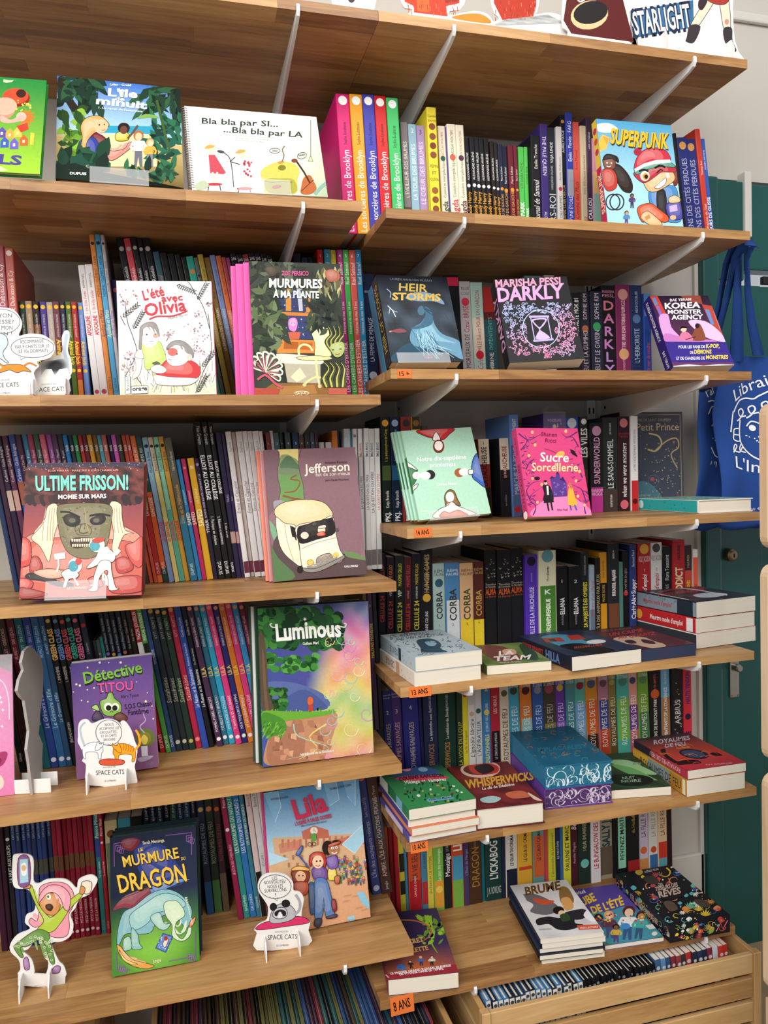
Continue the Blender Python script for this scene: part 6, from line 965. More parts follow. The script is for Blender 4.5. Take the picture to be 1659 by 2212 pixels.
# slatted pine crates on the floor
def crate(x0, x1, y0, y1, zt, label):
    e = link('wooden_crate', None); e.location = (x0, y0, -.06); tag(e, label, 'crate', 'slatted wooden crates'); H = zt+.06; W_, D_ = x1-x0, y1-y0; s_ = .043; gp = .010
    sl = bevel_box('slat', 0, W_-.036, 0, .012, 0, s_, .0015, 1); sl.materials.append(M['pine']); sd = bevel_box('slat', 0, .012, 0, D_-.036, 0, s_, .0015, 1); sd.materials.append(M['pine_y'])
    z = H-s_
    while z > 0:
        for yy in (.004, D_-.016): q = link('slat', sl, (), e); q.location = (.018, yy, z)
        for xx in (.004, W_-.016): q = link('slat', sd, (), e); q.location = (xx, .018, z)
        z -= s_+gp
    ps = bevel_box('corner_post', 0, .018, 0, .018, 0, H+.003, .0015, 1); ps.materials.append(M['pine_z'])
    for xx in (0, W_-.018):
        for yy in (0, D_-.018): q = link('corner_post', ps, (), e); q.location = (xx, yy, 0)
    link('bottom_panel', boxes('bottom_panel', [(.012, W_-.012, .012, D_-.012, .01, .018)]), ('pine',), e)
    return e
crate(.603, 1.244, -.347, .06, .262, 'pine slatted crate of small comics at the lower right')
crate(-.02, .560, -.352, .05, .232, 'pine slatted crate of slim albums half hidden under the left bay')
crate(-.72, -.105, -.352, .05, .262, 'pine slatted crate whose end shows at the lower left edge')
R = random.Random(5); x = .640; k = 0
while x < .84:
    t = R.uniform(.0092, .0118); H = .178 + R.uniform(-.004, .003)
    standing_book(x, -.322 + R.uniform(-.004, .006), .268-H, t, H, .12, .10, R.choice(['1f2a3c', '2a3f5c', '3f78a8', '1c1c22', '5a86b0']), '#.0|1|d9d6d0;#.1|.26|%s;@.05|4a4440' % R.choice(['a8322e', '44506a', '5a4a3a', '7a7a76']), 'thin white-spined comic in the white run of the front crate', 'white-spined comics in the crate', 'comic_book', t*.32); x += t + .0012; k += 1
while x < 1.02:
    t = R.uniform(.0075, .0105); H = .178 + R.uniform(-.005, .003)
    standing_book(x, -.32 + R.uniform(-.004, .006), .268-H, t, H, .12, .10, R.choice(['17171b', '1a1a20', '141418']), '@.08|8a8a90', 'thin black-spined comic in the black run of the front crate', 'black-spined comics in the crate', 'comic_book', t*.36); x += t + .001
for cc, t in [('3a5f86', .013), ('5b86b4', .012), ('2f4f74', .010), ('7a2f36', .011), ('8d3b3a', .012), ('35353c', .011), ('b3312f', .014), ('2a2d3c', .011), ('2b3550', .013), ('232a40', .011), ('7d2b3c', .013), ('c4ccd4', .013), ('c2342d', .012), ('bb2f2b', .011)]:
    H = .19 + R.uniform(-.003, .006)
    if x + t < 1.225: standing_book(x, -.318 + R.uniform(-.004, .004), .274-H, t, H, .12, .09, cc, '@.1|c8c8c8', '%s comic among the mixed spines at the right of the front crate' % {'3a5f86': 'steel blue', '5b86b4': 'pale blue', '2f4f74': 'dark blue', '7a2f36': 'wine red', '8d3b3a': 'brick red', '35353c': 'charcoal', 'b3312f': 'thick scarlet', '2a2d3c': 'ink blue', '2b3550': 'navy', '232a40': 'midnight blue', '7d2b3c': 'raspberry', 'c4ccd4': 'silver', 'c2342d': 'bright red', 'bb2f2b': 'deep red, last'}[cc], 'mixed comics in the crate', 'comic_book'); x += t + .001
R = random.Random(11); x = .012; pal = [('olive', '6d6a3a'), ('crimson', '7a2f3a'), ('navy', '232c46'), ('black', '1b1b1f'), ('teal', '27565a'), ('blue', '2f4f86'), ('plum', '3f2a3c'), ('brown', '4a3628')]
R2 = random.Random(3)
def thin_album(x, t, u):
    cn, cc = R2.choice(pal if u > .35 else [pal[1], pal[3], pal[6], pal[7], pal[1]]) if u < .35 or u > .55 else R2.choice([pal[0], pal[7], pal[3], pal[0], pal[1]])
    standing_book(x, -.325 + R2.uniform(-.008, .008), .263-.30, t, .29 + R2.uniform(-.004, .004), .23, .045, cc, '', 'slim %s album in the long row under the lowest left shelf' % cn, 'slim albums in the low crates', 'comic_album', t*.38)
while x < .527:
    t = R.uniform(.006, .0085); thin_album(x, t, (x+.09)/.6); x += t+.0012
# rack of pale beech panels at the right edge of the view
rk = link('display_rack', None); rk.location = (1.128, -.5, -.06); tag(rk, 'pale beech display rack cut off by the right edge', 'display rack')
def rpanel(z0, z1):
    r = .022; P = []
    for cx, cz, a0 in ((r, z1-r, 180), (.15-r, z1-r, 90), (.15-r, z0+r, 0), (r, z0+r, -90)):
        for j in range(5): a = math.radians(a0 - 22.5*j); P.append((cx+r*math.cos(a), cz+r*math.sin(a)))
    return P
for z0, z1 in ((1.209, 1.479), (.808, 1.179), (.36, .781)):
    q = link('side_panel', prism('side_panel', rpanel(z0, z1), 0, .018, 'y'), ('birch',), rk)
    h_ = link('handle_strip', bevel_box('handle_strip', .004, .016, -.012, .0, z1-.075 if z0 > 1 else z1-.055, z1-.008, .004), ('birch',), q)
link('back_post', boxes('back_post', [(.07, .10, .018, .045, 0, 1.40)]), ('black',), rk); link('foot_panel', boxes('foot_panel', [(.006, .144, .0, .018, 0, .34)]), ('birch',), rk)
# purple boxed set wrapped in clear film, behind the pink cover
bx_ = link('boxed_set', bevel_box('boxed_set', 0, .056, 0, .12, 0, .236, .002), ('cover',), None, Matrix.Translation((.908, -.05, 1.2049)), '49307c'); tag(bx_, 'purple boxed set wrapped in crumpled clear film behind the pink cover', 'boxed set')
a = Art([(0, 0), (1, 0), (1, 1), (0, 1)], [(.002, .234), (.054, .234), (.054, .002), (.002, .002)]); a.b('d8b890', '.5,.1 .62,.2 .7,.3 .5,.34 .36,.28 .4,.18'); a.e('e8d0b0', .5, .13, .1, .03); a.dots(4, 16, (.1, .05, .9, .5), ['c8b0e0', 'e8d8f0'], .015, .03); a.t('WONDERLAND', .15, .075, .85, .075, .03, 'c8a8e0'); a.finish('front_print', bx_, AM)
P = []; R = random.Random(2); F = []
for i in range(9):
    for j in range(6):
        P.append((.004+.048*i/8 + R.uniform(-.003, .003), -.004+.05*j/5, .236 + .024*math.sin(math.pi*i/8)*R.uniform(.5, 1.25)*(1-.5*j/5)))
for i in range(8):
    for j in range(5): F.append((i*6+j, i*6+j+1, (i+1)*6+j+1, (i+1)*6+j))
link('film', mesh('film', P, F), ('film',), bx_)
link('film_front', boxes('film_front', [(-.001, .057, -.0012, -.0006, 0, .24)]), ('film',), bx_)
# ------------------------------------------------------------------ blue canvas bags hanging from the end of the top right shelf
def bag_wave(u, v, ph): return .006*math.sin(u*52+ph+v*3) + .004*math.sin(u*21+v*9+ph) + .012*math.sin(v*6+ph)
def tote(x0, x1, zt, zb, y, ph, label, skew):
    nx, nz = 26, 36; V, F = [], []
    for s_ in (0, 1):
        for j in range(nz+1):
            for i in range(nx+1):
                f = i/nx; v = j/nz; wgt = .82+.18*min(1, v*3); xx = x0+(x1-x0)*(.5+(f-.5)*wgt) + skew*v*(1-f); zz = zt-(zt-zb)*v - .01*math.sin(f*9)*v
                V.append((xx, y + (bag_wave(xx, v, ph) if s_ == 0 else bag_wave(xx, v, ph)+.012*(1-abs(2*f-1)**4)+.001), zz))
    n0 = (nx+1)*(nz+1)
    for s_ in (0, 1):
        for j in range(nz):
            for i in range(nx): a_ = s_*n0+j*(nx+1)+i; F.append((a_, a_+1, a_+nx+2, a_+nx+1))
    for i in range(nx): F.append((nz*(nx+1)+i, nz*(nx+1)+i+1, n0+nz*(nx+1)+i+1, n0+nz*(nx+1)+i))
    for j in range(nz):
        for i in (0, nx): F.append((j*(nx+1)+i, (j+1)*(nx+1)+i, n0+(j+1)*(nx+1)+i, n0+j*(nx+1)+i))
    o = link('tote_bag', mesh('tote_bag', V, F, True), ('cloth',)); tag(o, label, 'bag', 'blue canvas bags'); return o
def strap(parent, P, wd):
    """ribbon along P, its width turning a little as it falls"""
    P = [Vector(p) for p in P]; V, F = [], []; n = len(P)
    for i, p in enumerate(P):
        a_ = .5*math.sin(i*.8); d = Vector((math.cos(a_), math.sin(a_), 0))*wd/2
        for t_ in (0, .0022): V += [p-d+Vector((0, t_, 0)), p+d+Vector((0, t_, 0))]
    for i in range(n-1):
        b_ = i*4; F += [(b_, b_+1, b_+5, b_+4), (b_+2, b_+6, b_+7, b_+3), (b_, b_+4, b_+6, b_+2), (b_+1, b_+3, b_+7, b_+5)]
    return link('strap', mesh('strap', V, F, True), ('cloth',), parent)
tA = tote(1.352, 1.70, 1.575, 1.155, -.085, 0.4, 'blue canvas bag printed with a white curly face, in front', 0)
strap(tA, [(1.283, -.285, 1.775), (1.300, -.26, 1.80), (1.312, -.22, 1.79), (1.338, -.18, 1.72), (1.372, -.14, 1.65), (1.402, -.10, 1.59), (1.41, -.09, 1.56)], .03)
strap(tA, [(1.288, -.29, 1.77), (1.308, -.262, 1.785), (1.330, -.22, 1.77), (1.375, -.17, 1.71), (1.43, -.12, 1.64), (1.47, -.095, 1.575)], .026)
tB = tote(1.345, 1.56, 1.515, 1.15, -.015, 2.1, 'blue canvas bag tucked behind the other, its print half hidden', .0)
strap(tB, [(1.283, -.27, 1.785), (1.300, -.22, 1.77), (1.325, -.16, 1.69), (1.353, -.08, 1.60), (1.375, -.02, 1.50)], .03)
strap(tB, [(1.275, -.25, 1.79), (1.292, -.20, 1.76), (1.312, -.15, 1.68), (1.335, -.08, 1.59), (1.36, -.02, 1.50)], .024)
q_, dst_, org_ = STD['tote']
a = Art(q_, dst_, 4e-4)   # sketch: bag print, first the front face then the strip of the back one
O2 = 1303.5
W_ = 'f2f2f0'
a.c(W_, 9, '1445,1333 1470,1290 1500,1255 1545,1240 1590,1245 1620,1225 1700,1190 1760,1220')
a.c(W_, 9, [(1440, 1330), (1425, O2+90), (1415, O2+130), (1408, O2+160)])
for cx, cy in ((1500, 1345), (1570, 1325), (1640, 1300)): a.c(W_, 9, [(cx-35, cy+45), (cx-10, cy+30), (cx+20, cy-10), (cx+10, cy-35), (cx-15, cy-20), (cx-5, cy+15), (cx+35, cy+10)])
a.c(W_, 9, [(1490, O2+80), (1470, O2+170), (1475, O2+240), (1530, O2+310), (1600, O2+345), (1700, O2+350), (1780, O2+320)])
a.c(W_, 8, [(1470, O2+135), (1435, O2+140), (1425, O2+175), (1420, O2+205), (1445, O2+218), (1472, O2+215)]); a.l(W_, 7, [(1428, O2+175), (1468, O2+178)])
a.c(W_, 8, [(1528, O2+120), (1560, O2+88), (1600, O2+105)]); a.e(W_, 1558, O2+132, 18, 20)
a.c(W_, 8, [(1690, O2+120), (1720, O2+90), (1760, O2+105)]); a.e(W_, 1725, O2+132, 18, 20)
a.dots(1, 9, (1510, O2+180, 1610, O2+225), [W_], 3, 4.5)
for cx in (1420, 1465): a.c(W_, 8, [(cx-15, O2+290), (cx+15, O2+250), (cx+2, O2+240), (cx-10, O2+275), (cx+30, O2+290)])
a.t('Librairie', 1462, 1265, 1800, 1150, 75, W_, 'r', 35); a.t("L'Inouïe", 1412, O2+385, 1790, O2+400, 75, W_, 'r', -30)
a.t('La Bible ne 4, 100', 1430, O2+660, 1640, O2+655, 22, 'c8d0e8', 'r')
pr = a.finish('bag_print', tA, Matrix(((1, 0, 0, org_[0]), (0, 0, -1, -.085), (0, 1, 0, org_[2]), (0, 0, 0, 1))))
for vtx in pr.data.vertices: vtx.co.z += -bag_wave(vtx.co.x+org_[0], (1.575-(org_[2]+vtx.co.y))/.42, .4) + .0006
b = Art(q_, dst_, 4e-4)
b.c(W_, 8, [(1352, 1250), (1390, 1240), (1420, 1250)]); b.c(W_, 8, [(1345, O2+30), (1380, O2-20), (1400, O2-10), (1380, O2+40), (1415, O2+30)]); b.c(W_, 8, [(1360, O2+110), (1385, O2+90), (1410, O2+105)]); b.e(W_, 1388, O2+135, 17, 19)
b.c(W_, 8, [(1342, O2+250), (1370, O2+300), (1395, O2+315)]); b.t('rai', 1352, 1220, 1412, 1190, 70, W_, 'r'); b.t("L'I", 1340, O2+400, 1388, O2+405, 60, W_, 'r'); b.dots(3, 4, (1345, O2+180, 1400, O2+225), [W_], 3, 4)
pr = b.finish('bag_print', tB, Matrix(((1, 0, 0, org_[0]+.018), (0, 0, -1, -.015), (0, 1, 0, org_[2]), (0, 0, 0, 1))))
for vtx in pr.data.vertices: vtx.co.z += -bag_wave(vtx.co.x+org_[0]+.018, (1.515-(org_[2]+vtx.co.y))/.365, 2.1) + .0006
# ------------------------------------------------------------------ covers: left bay
def vgrad(c0, c1): return lambda u, v: mixc(c0, c1, v)
def noise2(u, v, s=0.0): return .5 + .25*math.sin(u*9.3+s+2.1*math.sin(v*7.1+s)) + .25*math.sin(v*11.7-s*1.3+1.7*math.sin(u*6.3))
def blobs(c0, c1, s=0.0, k=1.0): return lambda u, v: mixc(c0, c1, min(1, max(0, noise2(u*k, v*k, s))))
# green burst cover at the left edge
bk, a = face('toon', '2f8f3e', 'green picture book with orange bursts and little houses at the left edge')
a.g(6, 10, lambda u, v: mixc('1f8238', '9fce32', v**1.4))
a.p('f0e8b0', '0,510 40,518 70,515 60,530 20,535 0,530').e('8a1f10', 95, 645, 92, 60).e('e0492a', 88, 630, 88, 56).e('3a1a10', 125, 612, 34, 30).e('e88a70', -40, 720, 130, 80).e('f0a890', 20, 700, 80, 60)
P = []
for j in range(22): rr = 62 if j % 2 == 0 else 34; P.append((165+rr*math.cos(j*math.pi/11), 775+rr*math.sin(j*math.pi/11)))
a.p('e8702a', P).e('f0b0a0', 130, 770, 34, 30).b('f0a898', '0,760 60,790 130,760 150,790 60,810 0,800')
for x, y, c in ((10, 870, '5a4aa0'), (60, 880, 'e0a040'), (110, 870, 'e8b84a'), (30, 930, '3a5ab0'), (90, 940, '6a5ab8'), (150, 920, 'd8602a')): a.p(c, [(x-26, y+30), (x-26, y-10), (x, y-36), (x+26, y-10), (x+26, y+30)]).p('f4e8b0', [(x-8, y+14), (x-8, y-4), (x+6, y-4), (x+6, y+14)])
a.p('c83a2a', '100,830 170,810 180,850 130,870').p('d8c040', '192,872 218,876 212,950 190,945').p('e0f0a0', '0,1060 60,1090 0,1110').t('LS', 0, 1050, 138, 1062, 52, '4a3f8a', 'h').dots(2, 14, (80, 660, 190, 740), ['f4e060', 'e8d040'], 4, 9)
a.finish('cover_print', bk)
# jungle island cover
bk, a = face('ile', '1f3326', 'jungle island comic cover with four children, propped on an acrylic lip', '#.0|.12|2f7a50;#.12|1|15241c')
a.g(8, 14, lambda u, v: mixc('3a6fc0', 'b8dcec', min(1, v*1.7)) if v < .56 else mixc('c8b070', '6a5428', (v-.56)*2.2))
a.p('2f9ab8', '640,795 1000,800 1000,850 640,840').p('e8d8a0', '560,850 1000,850 1010,900 1010,1060 500,1060')
a.b('2a241c', '380,500 430,500 470,620 520,700 505,760 460,700 420,640 380,640').b('251f1a', '1060,560 1140,570 1150,800 1120,830 1085,680')
a.leaves(1, 40, (375, 490, 640, 640), ['22402e', '1a3226', '2c5638', '16281f'], 120, 26, (0, 180)); a.leaves(2, 34, (930, 550, 1140, 680), ['1f3a2c', '2c5a3a', '16281f'], 120, 24, (20, 200))
a.leaves(3, 34, (350, 680, 520, 960), ['6a9a30', '4a7a2a', '8ab83a', '2a4a22'], 110, 26, (-40, 80)); a.leaves(4, 40, (1000, 780, 1180, 1010), ['1f5a48', '2a6a4a', '163a30'], 120, 20, (140, 260)); a.l('3f5a2a', 16, '1000,640 1060,860 1090,960')
a.b('7aa84a', '880,752 930,725 1000,735 1010,752 950,748')
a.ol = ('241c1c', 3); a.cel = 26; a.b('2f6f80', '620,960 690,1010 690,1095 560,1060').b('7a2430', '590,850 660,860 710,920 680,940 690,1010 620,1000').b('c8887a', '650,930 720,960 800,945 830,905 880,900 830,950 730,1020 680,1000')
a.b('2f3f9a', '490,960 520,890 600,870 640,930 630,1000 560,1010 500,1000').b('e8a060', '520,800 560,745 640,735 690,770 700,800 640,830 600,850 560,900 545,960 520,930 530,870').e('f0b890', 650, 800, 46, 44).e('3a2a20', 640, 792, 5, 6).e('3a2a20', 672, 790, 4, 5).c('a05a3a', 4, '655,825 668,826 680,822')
a.b('e8b93a', '745,850 780,835 830,850 820,890 750,892').e('2a1c18', 796, 812, 38, 34).e('6a4030', 796, 825, 24, 26).l('6a4a3a', 12, '820,880 850,845 885,795')
for x, s_, h_, t_, b_ in ((890, 'f0c098', 'a8683a', 'f0ece8', '6a6a7a'), (965, 'f0c8a8', 'd8a060', 'd8a848', '8a8090')): a.fig(x, 1060, 225 if x < 900 else 175, s_, t_, b_, h_)
a.ol = None; a.leaves(5, 26, (340, 1000, 720, 1140), ['1c3f2c', '255038', '14291f', '1f4a3c'], 150, 44, (190, 330)); a.leaves(6, 30, (800, 1080, 1180, 1190), ['1f4a34', '2c6a44', '16302a'], 110, 22, (190, 340))
a.p('14241c', '345,1147 345,1060 480,1040 600,1090 700,1110 760,1150 800,1180 1188,1203')
a.t("L'île", 695, 612, 880, 626, 46, 'fff', 'h').t('de', 740, 640, 800, 645, 24, 'fff', 'b').t('minuit', 620, 660, 940, 695, 44, 'fff', 'h').t("1. Le réveil de l'automate", 636, 690, 914, 716, 12, 'f0f4f8', 'b').t('Lylian · Grebil', 708, 548, 840, 556, 13, 'f0f4f8').t('DUPUIS', 442, 1118, 552, 1122, 17, 'f4f4f0', 'h')
a.finish('cover_print', bk); acrylic('ile', 'clear acrylic easel under the jungle island cover', .26, .72)
# spiral-bound songbook
bk, a = face('blabla', 'eceae4', 'spiral-bound white songbook with singing ladies and a cello', None, False)
a.g(10, 8, lambda u, v: mixc('f4f2ee', mixc('c9cf9a', '8fae96', max(0, v-.6)*2), min(1, max(0, (u-.42)*1.6))*min(1, .35+v*.7)))
a.t('Bla bla par SI...', 1290, 790, 1770, 808, 36, '2c3a30', 'b').t('...Bla bla par LA', 1425, 842, 1930, 875, 36, '2c3a30', 'b')
for j, s_ in enumerate(('Textes et musique Françoise Jeanne', 'Arrangements Thomas Kellenek', 'Illustrations Louise Bau')): a.t(s_, 1502, 868+j*14, 1750-j*35, 880+j*14, 8, '4a4a44', 'r')
for x, c in ((1365, 'c44a58'), (1560, 'f0e4e0')):
    y0 = 985 if x < 1400 else 1015
    a.p(c, [(x-35, y0), (x+5, y0), (x+75, y0+115), (x+60, y0+125), (x-25, y0+118)]).e('f0d0b8', x-15, y0-32, 24, 27).b('e0a050', [(x-60, y0-40), (x-35, y0-62), (x+5, y0-58), (x-5, y0-45), (x-35, y0-38)]).l('f0d0b8', 12, [(x-10, y0+110), (x-5, y0+185)]).l('f0d0b8', 12, [(x+20, y0+110), (x+12, y0+185)]).e('b83a48', x, y0+190, 52, 10).l('f0d0b8', 9, [(x-30, y0), (x-50, y0-20)]).l('3a2a2a', 6, [(x-35, y0+198), (x-40, y0+232)]).l('3a2a2a', 6, [(x+35, y0+198), (x+42, y0+232)])
a.dots(3, 16, (1540, 1025, 1610, 1125), ['c44a58'], 6, 9).c('2a2a2a', 5, '1385,963 1430,975 1470,1025 1490,1195').l('2a2a2a', 5, '1465,1030 1500,1000').l('2a2a2a', 5, '1470,1030 1530,1048').e('4a4a4a', 1408, 966, 24, 9, 10)
a.b('c9c45a', '1660,1100 1720,1050 1800,1030 1880,1045 1915,1095 1900,1150 1890,1240 1700,1240 1690,1180').b('a8a43a', '1690,1150 1780,1140 1880,1150 1890,1235 1720,1235').e('a83a40', 1768, 1195, 32, 12, -8).e('7a7a20', 1800, 1070, 26, 18).c('6a6a30', 5, '1690,1155 1740,1165 1800,1160 1870,1165').b('c8883a', '1770,1035 1800,1025 1815,1035 1785,1045').c('6a5a3a', 6, '1800,1030 1812,990 1800,955 1815,930')
a.b('b8622f', '1945,1135 1985,1120 2010,1160 2030,1210 1990,1245 1930,1240 1930,1190').l('3a2418', 11, '1985,1170 1945,1100 1895,1030').e('7a4020', 1880, 1024, 20, 13).l('2a1a12', 4, '1930,1225 2010,1150').o('4a4a3a', 3, 1752, 960, 34, 16).o('4a4a3a', 3, 1928, 992, 30, 20, -15).t('GUIGU', 1735, 965, 1770, 967, 11, '3a3a30').t('RAARR', 1908, 997, 1948, 990, 12, '3a3a30').l('4a4a40', 3, '1978,765 1985,990').p('c8cc9a', '1985,992 1970,1028 2002,1030').l('4a4a40', 3, '1985,992 1970,1028 2002,1030 1985,992').c('88b0a0', 22, '2020,1245 2060,1200 2095,1170')
a.b('b8c0a0', '1240,1180 1300,1150 1330,1190 1260,1212')
a.finish('cover_print', bk)
q_, o_, wd_, up_, w_, h_, t_ = FACES['blabla']
for j in range(34):
    V = []; F = []; n = 10; y = .005 + (h_-.01)*j/33
    for i in range(n):
        an = 2*math.pi*i/n; 
        for k in range(4): bb = 2*math.pi*k/4; rr = .006+.0007*math.cos(bb); V.append((.001+rr*math.cos(an)-.001, y+.0006*math.sin(bb), -.004+rr*math.sin(an)))
    for i in range(n):
        for k in range(4): F.append((i*4+k, ((i+1) % n)*4+k, ((i+1) % n)*4+(k+1) % 4, i*4+(k+1) % 4))
    if j == 0: ring0 = mesh('spiral_ring', V, F, True); ring0.materials.append(M['steel'])
    rg = link('spiral_ring', ring0, (), bk); rg.location = (0, y-.005, 0)
acrylic('blabla', 'clear acrylic easel under the spiral-bound songbook', .33, .72)
# white sketched cover
bk, a = face('olivia', 'e9e6e3', 'white cover with two pencil-drawn children among umbels and red title', '#.0|1|d8506a', True)
a.p('f2f0ee', '745,500 1350,490 1387,1225 768,1225')
a.g(10, 6, lambda u, v: mixc('f0eeea', 'b9b77c', max(0, v*1.0)*(.35+.4*noise2(u*2, v, 1))), [(775, 1000), (1372, 1010), (1386, 1222), (770, 1222)])
R = random.Random(8)
for j in range(130): x = R.uniform(780, 1370); y = R.uniform(1060, 1215); a.l(R.choice(['8a9a4a', '5a5a50', 'c8b860', 'a8a890']), 3, [(x, y), (x+R.uniform(-22, 22), y-R.uniform(25, 70))], False, j % 20 == 0)
for pts in ('1105,490 1190,490 1240,560 1290,640 1320,720 1340,800', '1330,700 1345,820 1350,960 1290,1100 1250,1215', '800,640 815,760 850,860 870,960 800,1100', '770,720 800,780', '830,1000 860,1090 900,1150', '1060,880 1080,840 1110,815'): a.c('4a4846', 5, pts)
for x, y, r_ in ((820, 590, 60), (800, 640, 30), (1270, 705, 34), (1230, 790, 62), (1290, 870, 66), (1310, 970, 50), (1310, 1110, 56), (1070, 830, 40), (1250, 930, 40), (830, 970, 44), (810, 1050, 40), (1340, 640, 24)):
    for j in range(26): an = R.uniform(0, 6.28); q = r_*math.sqrt(R.random()); a.e(R.choice(['c8a8b0', 'a89498', 'd8c0c4', '8a8284', 'e0ccd0']), x+q*math.cos(an), y+q*.7*math.sin(an), R.uniform(4, 8), n=6, lift=(j % 13 == 0))
for x, y, an in ((1180, 540, 20), (1290, 560, -60), (830, 690, -40), (880, 750, -60), (1330, 1000, -50), (1290, 1160, -60)):
    for j in range(9):
        for s_ in (-1, 1): ca = math.radians(an); px, py = x+math.cos(ca)*(j-4)*14, y+math.sin(ca)*(j-4)*14; a.l('3a3836', 5, [(px, py), (px+math.cos(ca+s_*.7)*24, py+math.sin(ca+s_*.7)*24)], False, j % 5 == 0)
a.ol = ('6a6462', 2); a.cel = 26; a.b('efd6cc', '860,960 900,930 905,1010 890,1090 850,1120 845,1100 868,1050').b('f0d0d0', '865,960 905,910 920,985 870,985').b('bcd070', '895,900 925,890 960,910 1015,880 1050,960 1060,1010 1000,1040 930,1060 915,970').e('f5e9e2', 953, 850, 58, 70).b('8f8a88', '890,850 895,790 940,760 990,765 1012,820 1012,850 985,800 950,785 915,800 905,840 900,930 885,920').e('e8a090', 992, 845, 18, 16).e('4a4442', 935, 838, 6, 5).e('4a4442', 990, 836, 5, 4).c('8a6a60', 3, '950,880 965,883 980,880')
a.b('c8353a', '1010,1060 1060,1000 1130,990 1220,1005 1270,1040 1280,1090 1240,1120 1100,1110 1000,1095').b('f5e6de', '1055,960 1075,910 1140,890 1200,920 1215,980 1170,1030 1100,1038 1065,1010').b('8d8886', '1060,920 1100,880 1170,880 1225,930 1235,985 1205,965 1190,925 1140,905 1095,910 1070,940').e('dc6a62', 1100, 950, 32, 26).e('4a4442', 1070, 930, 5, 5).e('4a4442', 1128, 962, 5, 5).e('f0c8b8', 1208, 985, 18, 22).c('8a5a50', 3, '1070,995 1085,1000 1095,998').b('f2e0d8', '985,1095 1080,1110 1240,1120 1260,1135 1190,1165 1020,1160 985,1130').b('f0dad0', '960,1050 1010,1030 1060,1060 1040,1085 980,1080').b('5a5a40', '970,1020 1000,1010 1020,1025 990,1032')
a.ol = None; a.t("L'été", 918, 622, 1050, 586, 62, 'c93645', 'b').t('avec', 1028, 628, 1165, 616, 42, 'c93645', 'b').t('Olivia', 925, 722, 1188, 680, 78, 'c93645', 'b').c('c93645', 8, '950,742 1000,722 1100,718 1195,685').t('Mathia Martin', 1072, 742, 1198, 714, 15, '8a7a7a', 'i')
a.p('f4f2f0', '800,1105 832,1102 834,1212 802,1214').l('2a2a2a', 3, '800,1105 832,1102 834,1212 802,1214 800,1105').t('Biscoto', 826, 1195, 824, 1110, 20, '2a2a2a', 'r').p('f4f2f0', '838,1165 942,1165 942,1212 840,1214').l('2a2a2a', 3, '838,1165 942,1165 942,1212 840,1214 838,1165').t('orage', 845, 1195, 938, 1193, 28, '1a1a1a', 'h')
a.finish('cover_print', bk)
behind('olivia', 2, .007, 'd85f78', ['pink-edged copy directly behind the white sketched cover', 'second pink-edged copy behind the white sketched cover'], None, True, 'copies behind the white sketched cover', True, .0015)
# potted plant cover
bk, a = face('plante', '262a26', 'dark leafy cover with a pale swivel chair and potted plant', '#.0|1|e05fa8')
a.g(10, 12, blobs('20241f', '3a4236', 2, 1.4))
a.p('2a3560', '130,540 370,560 365,700 140,690').p('c8843a', '200,545 235,547 235,690 200,690').p('c8843a', '330,560 358,560 358,700 330,700').p('2f3a66', '210,720 380,720 380,870 215,870').dots(5, 30, (130, 550, 370, 860), ['c8d0e8', '8a98d0'], 2, 5).p('b8b8c0', '270,545 300,545 310,690 285,690')
a.p('c87a30', '150,695 400,705 400,725 150,718').p('d8843a', '180,870 420,880 430,960 130,960').p('a85a20', '190,885 280,890 280,935 185,932').p('b8601f', '290,890 370,892 370,940 290,936').p('c86040', '215,825 295,825 285,870 225,870').b('e884c0', '225,810 215,770 225,740 260,735 275,760 270,800 255,822').e('f0a8d0', 245, 765, 20, 24).e('4a2a4a', 238, 768, 3).e('4a2a4a', 254, 768, 3)
a.b('d8d4c8', '130,965 350,975 420,990 420,1030 150,1020').p('b8b098', '190,1025 420,1032 420,1150 210,1145').p('8a6030', '0,1225 120,1150 480,1150 587,1180 587,1220').p('a87840', '150,1170 380,1160 400,1215 120,1222').p('e0d8b0', '230,1110 290,1050 330,1110 270,1145')
a.ol = ('4a4630', 3); a.cel = 26; a.b('e8e4a8', '355,800 375,765 430,755 470,790 480,860 482,930 485,980 390,985 385,900').b('d4d090', '275,985 380,975 485,985 480,1000 380,1008 285,1000').l('dcd898', 14, '392,1005 400,1115').c('dcd898', 13, '315,1160 350,1130 400,1110 450,1130 478,1160').l('dcd898', 11, '402,1110 415,1170').c('e0dca0', 14, '285,975 282,930 310,905 350,915 370,945').e('c8c488', 318, 1160, 12).e('c8c488', 415, 1168, 12).e('c8c488', 474, 1160, 12)
a.ol = None; a.leaves(11, 60, (-20, 560, 190, 950), ['2f3f2c', '4a5a3a', '1f2a20', '5a6a44', '6f7c58'], 100, 20, (0, 360)); a.leaves(12, 50, (330, 600, 540, 820), ['26302a', '3a4a34', '1a211c'], 110, 18, (40, 320)); a.leaves(13, 40, (-30, 380, 260, 460), ['3a4034', '5a6450', '23281f'], 100, 18); a.leaves(14, 34, (400, 400, 560, 560), ['5f5a3c', '8a8a5a', '3a3a2c', 'b8b878'], 90, 12, (60, 120))
a.b('a85a48', '450,440 500,420 545,450 540,490 480,500').b('4a3a30', '60,420 110,400 150,430 110,470')
for j in range(9): an = -2.8+j*.42; x, y = 70+math.cos(an)*90, 1070+math.sin(an)*95; a.b('e4e6cc', [(70, 1080), (x-24, y-10), (x, y-28), (x+24, y-6), (x+6, y+20)]).b('2f4632', [(74, 1075), (x-14, y-4), (x, y-16), (x+14, y-2), (x+2, y+10)]).l('c8546a', 5, [(70, 1085), (x, y)])
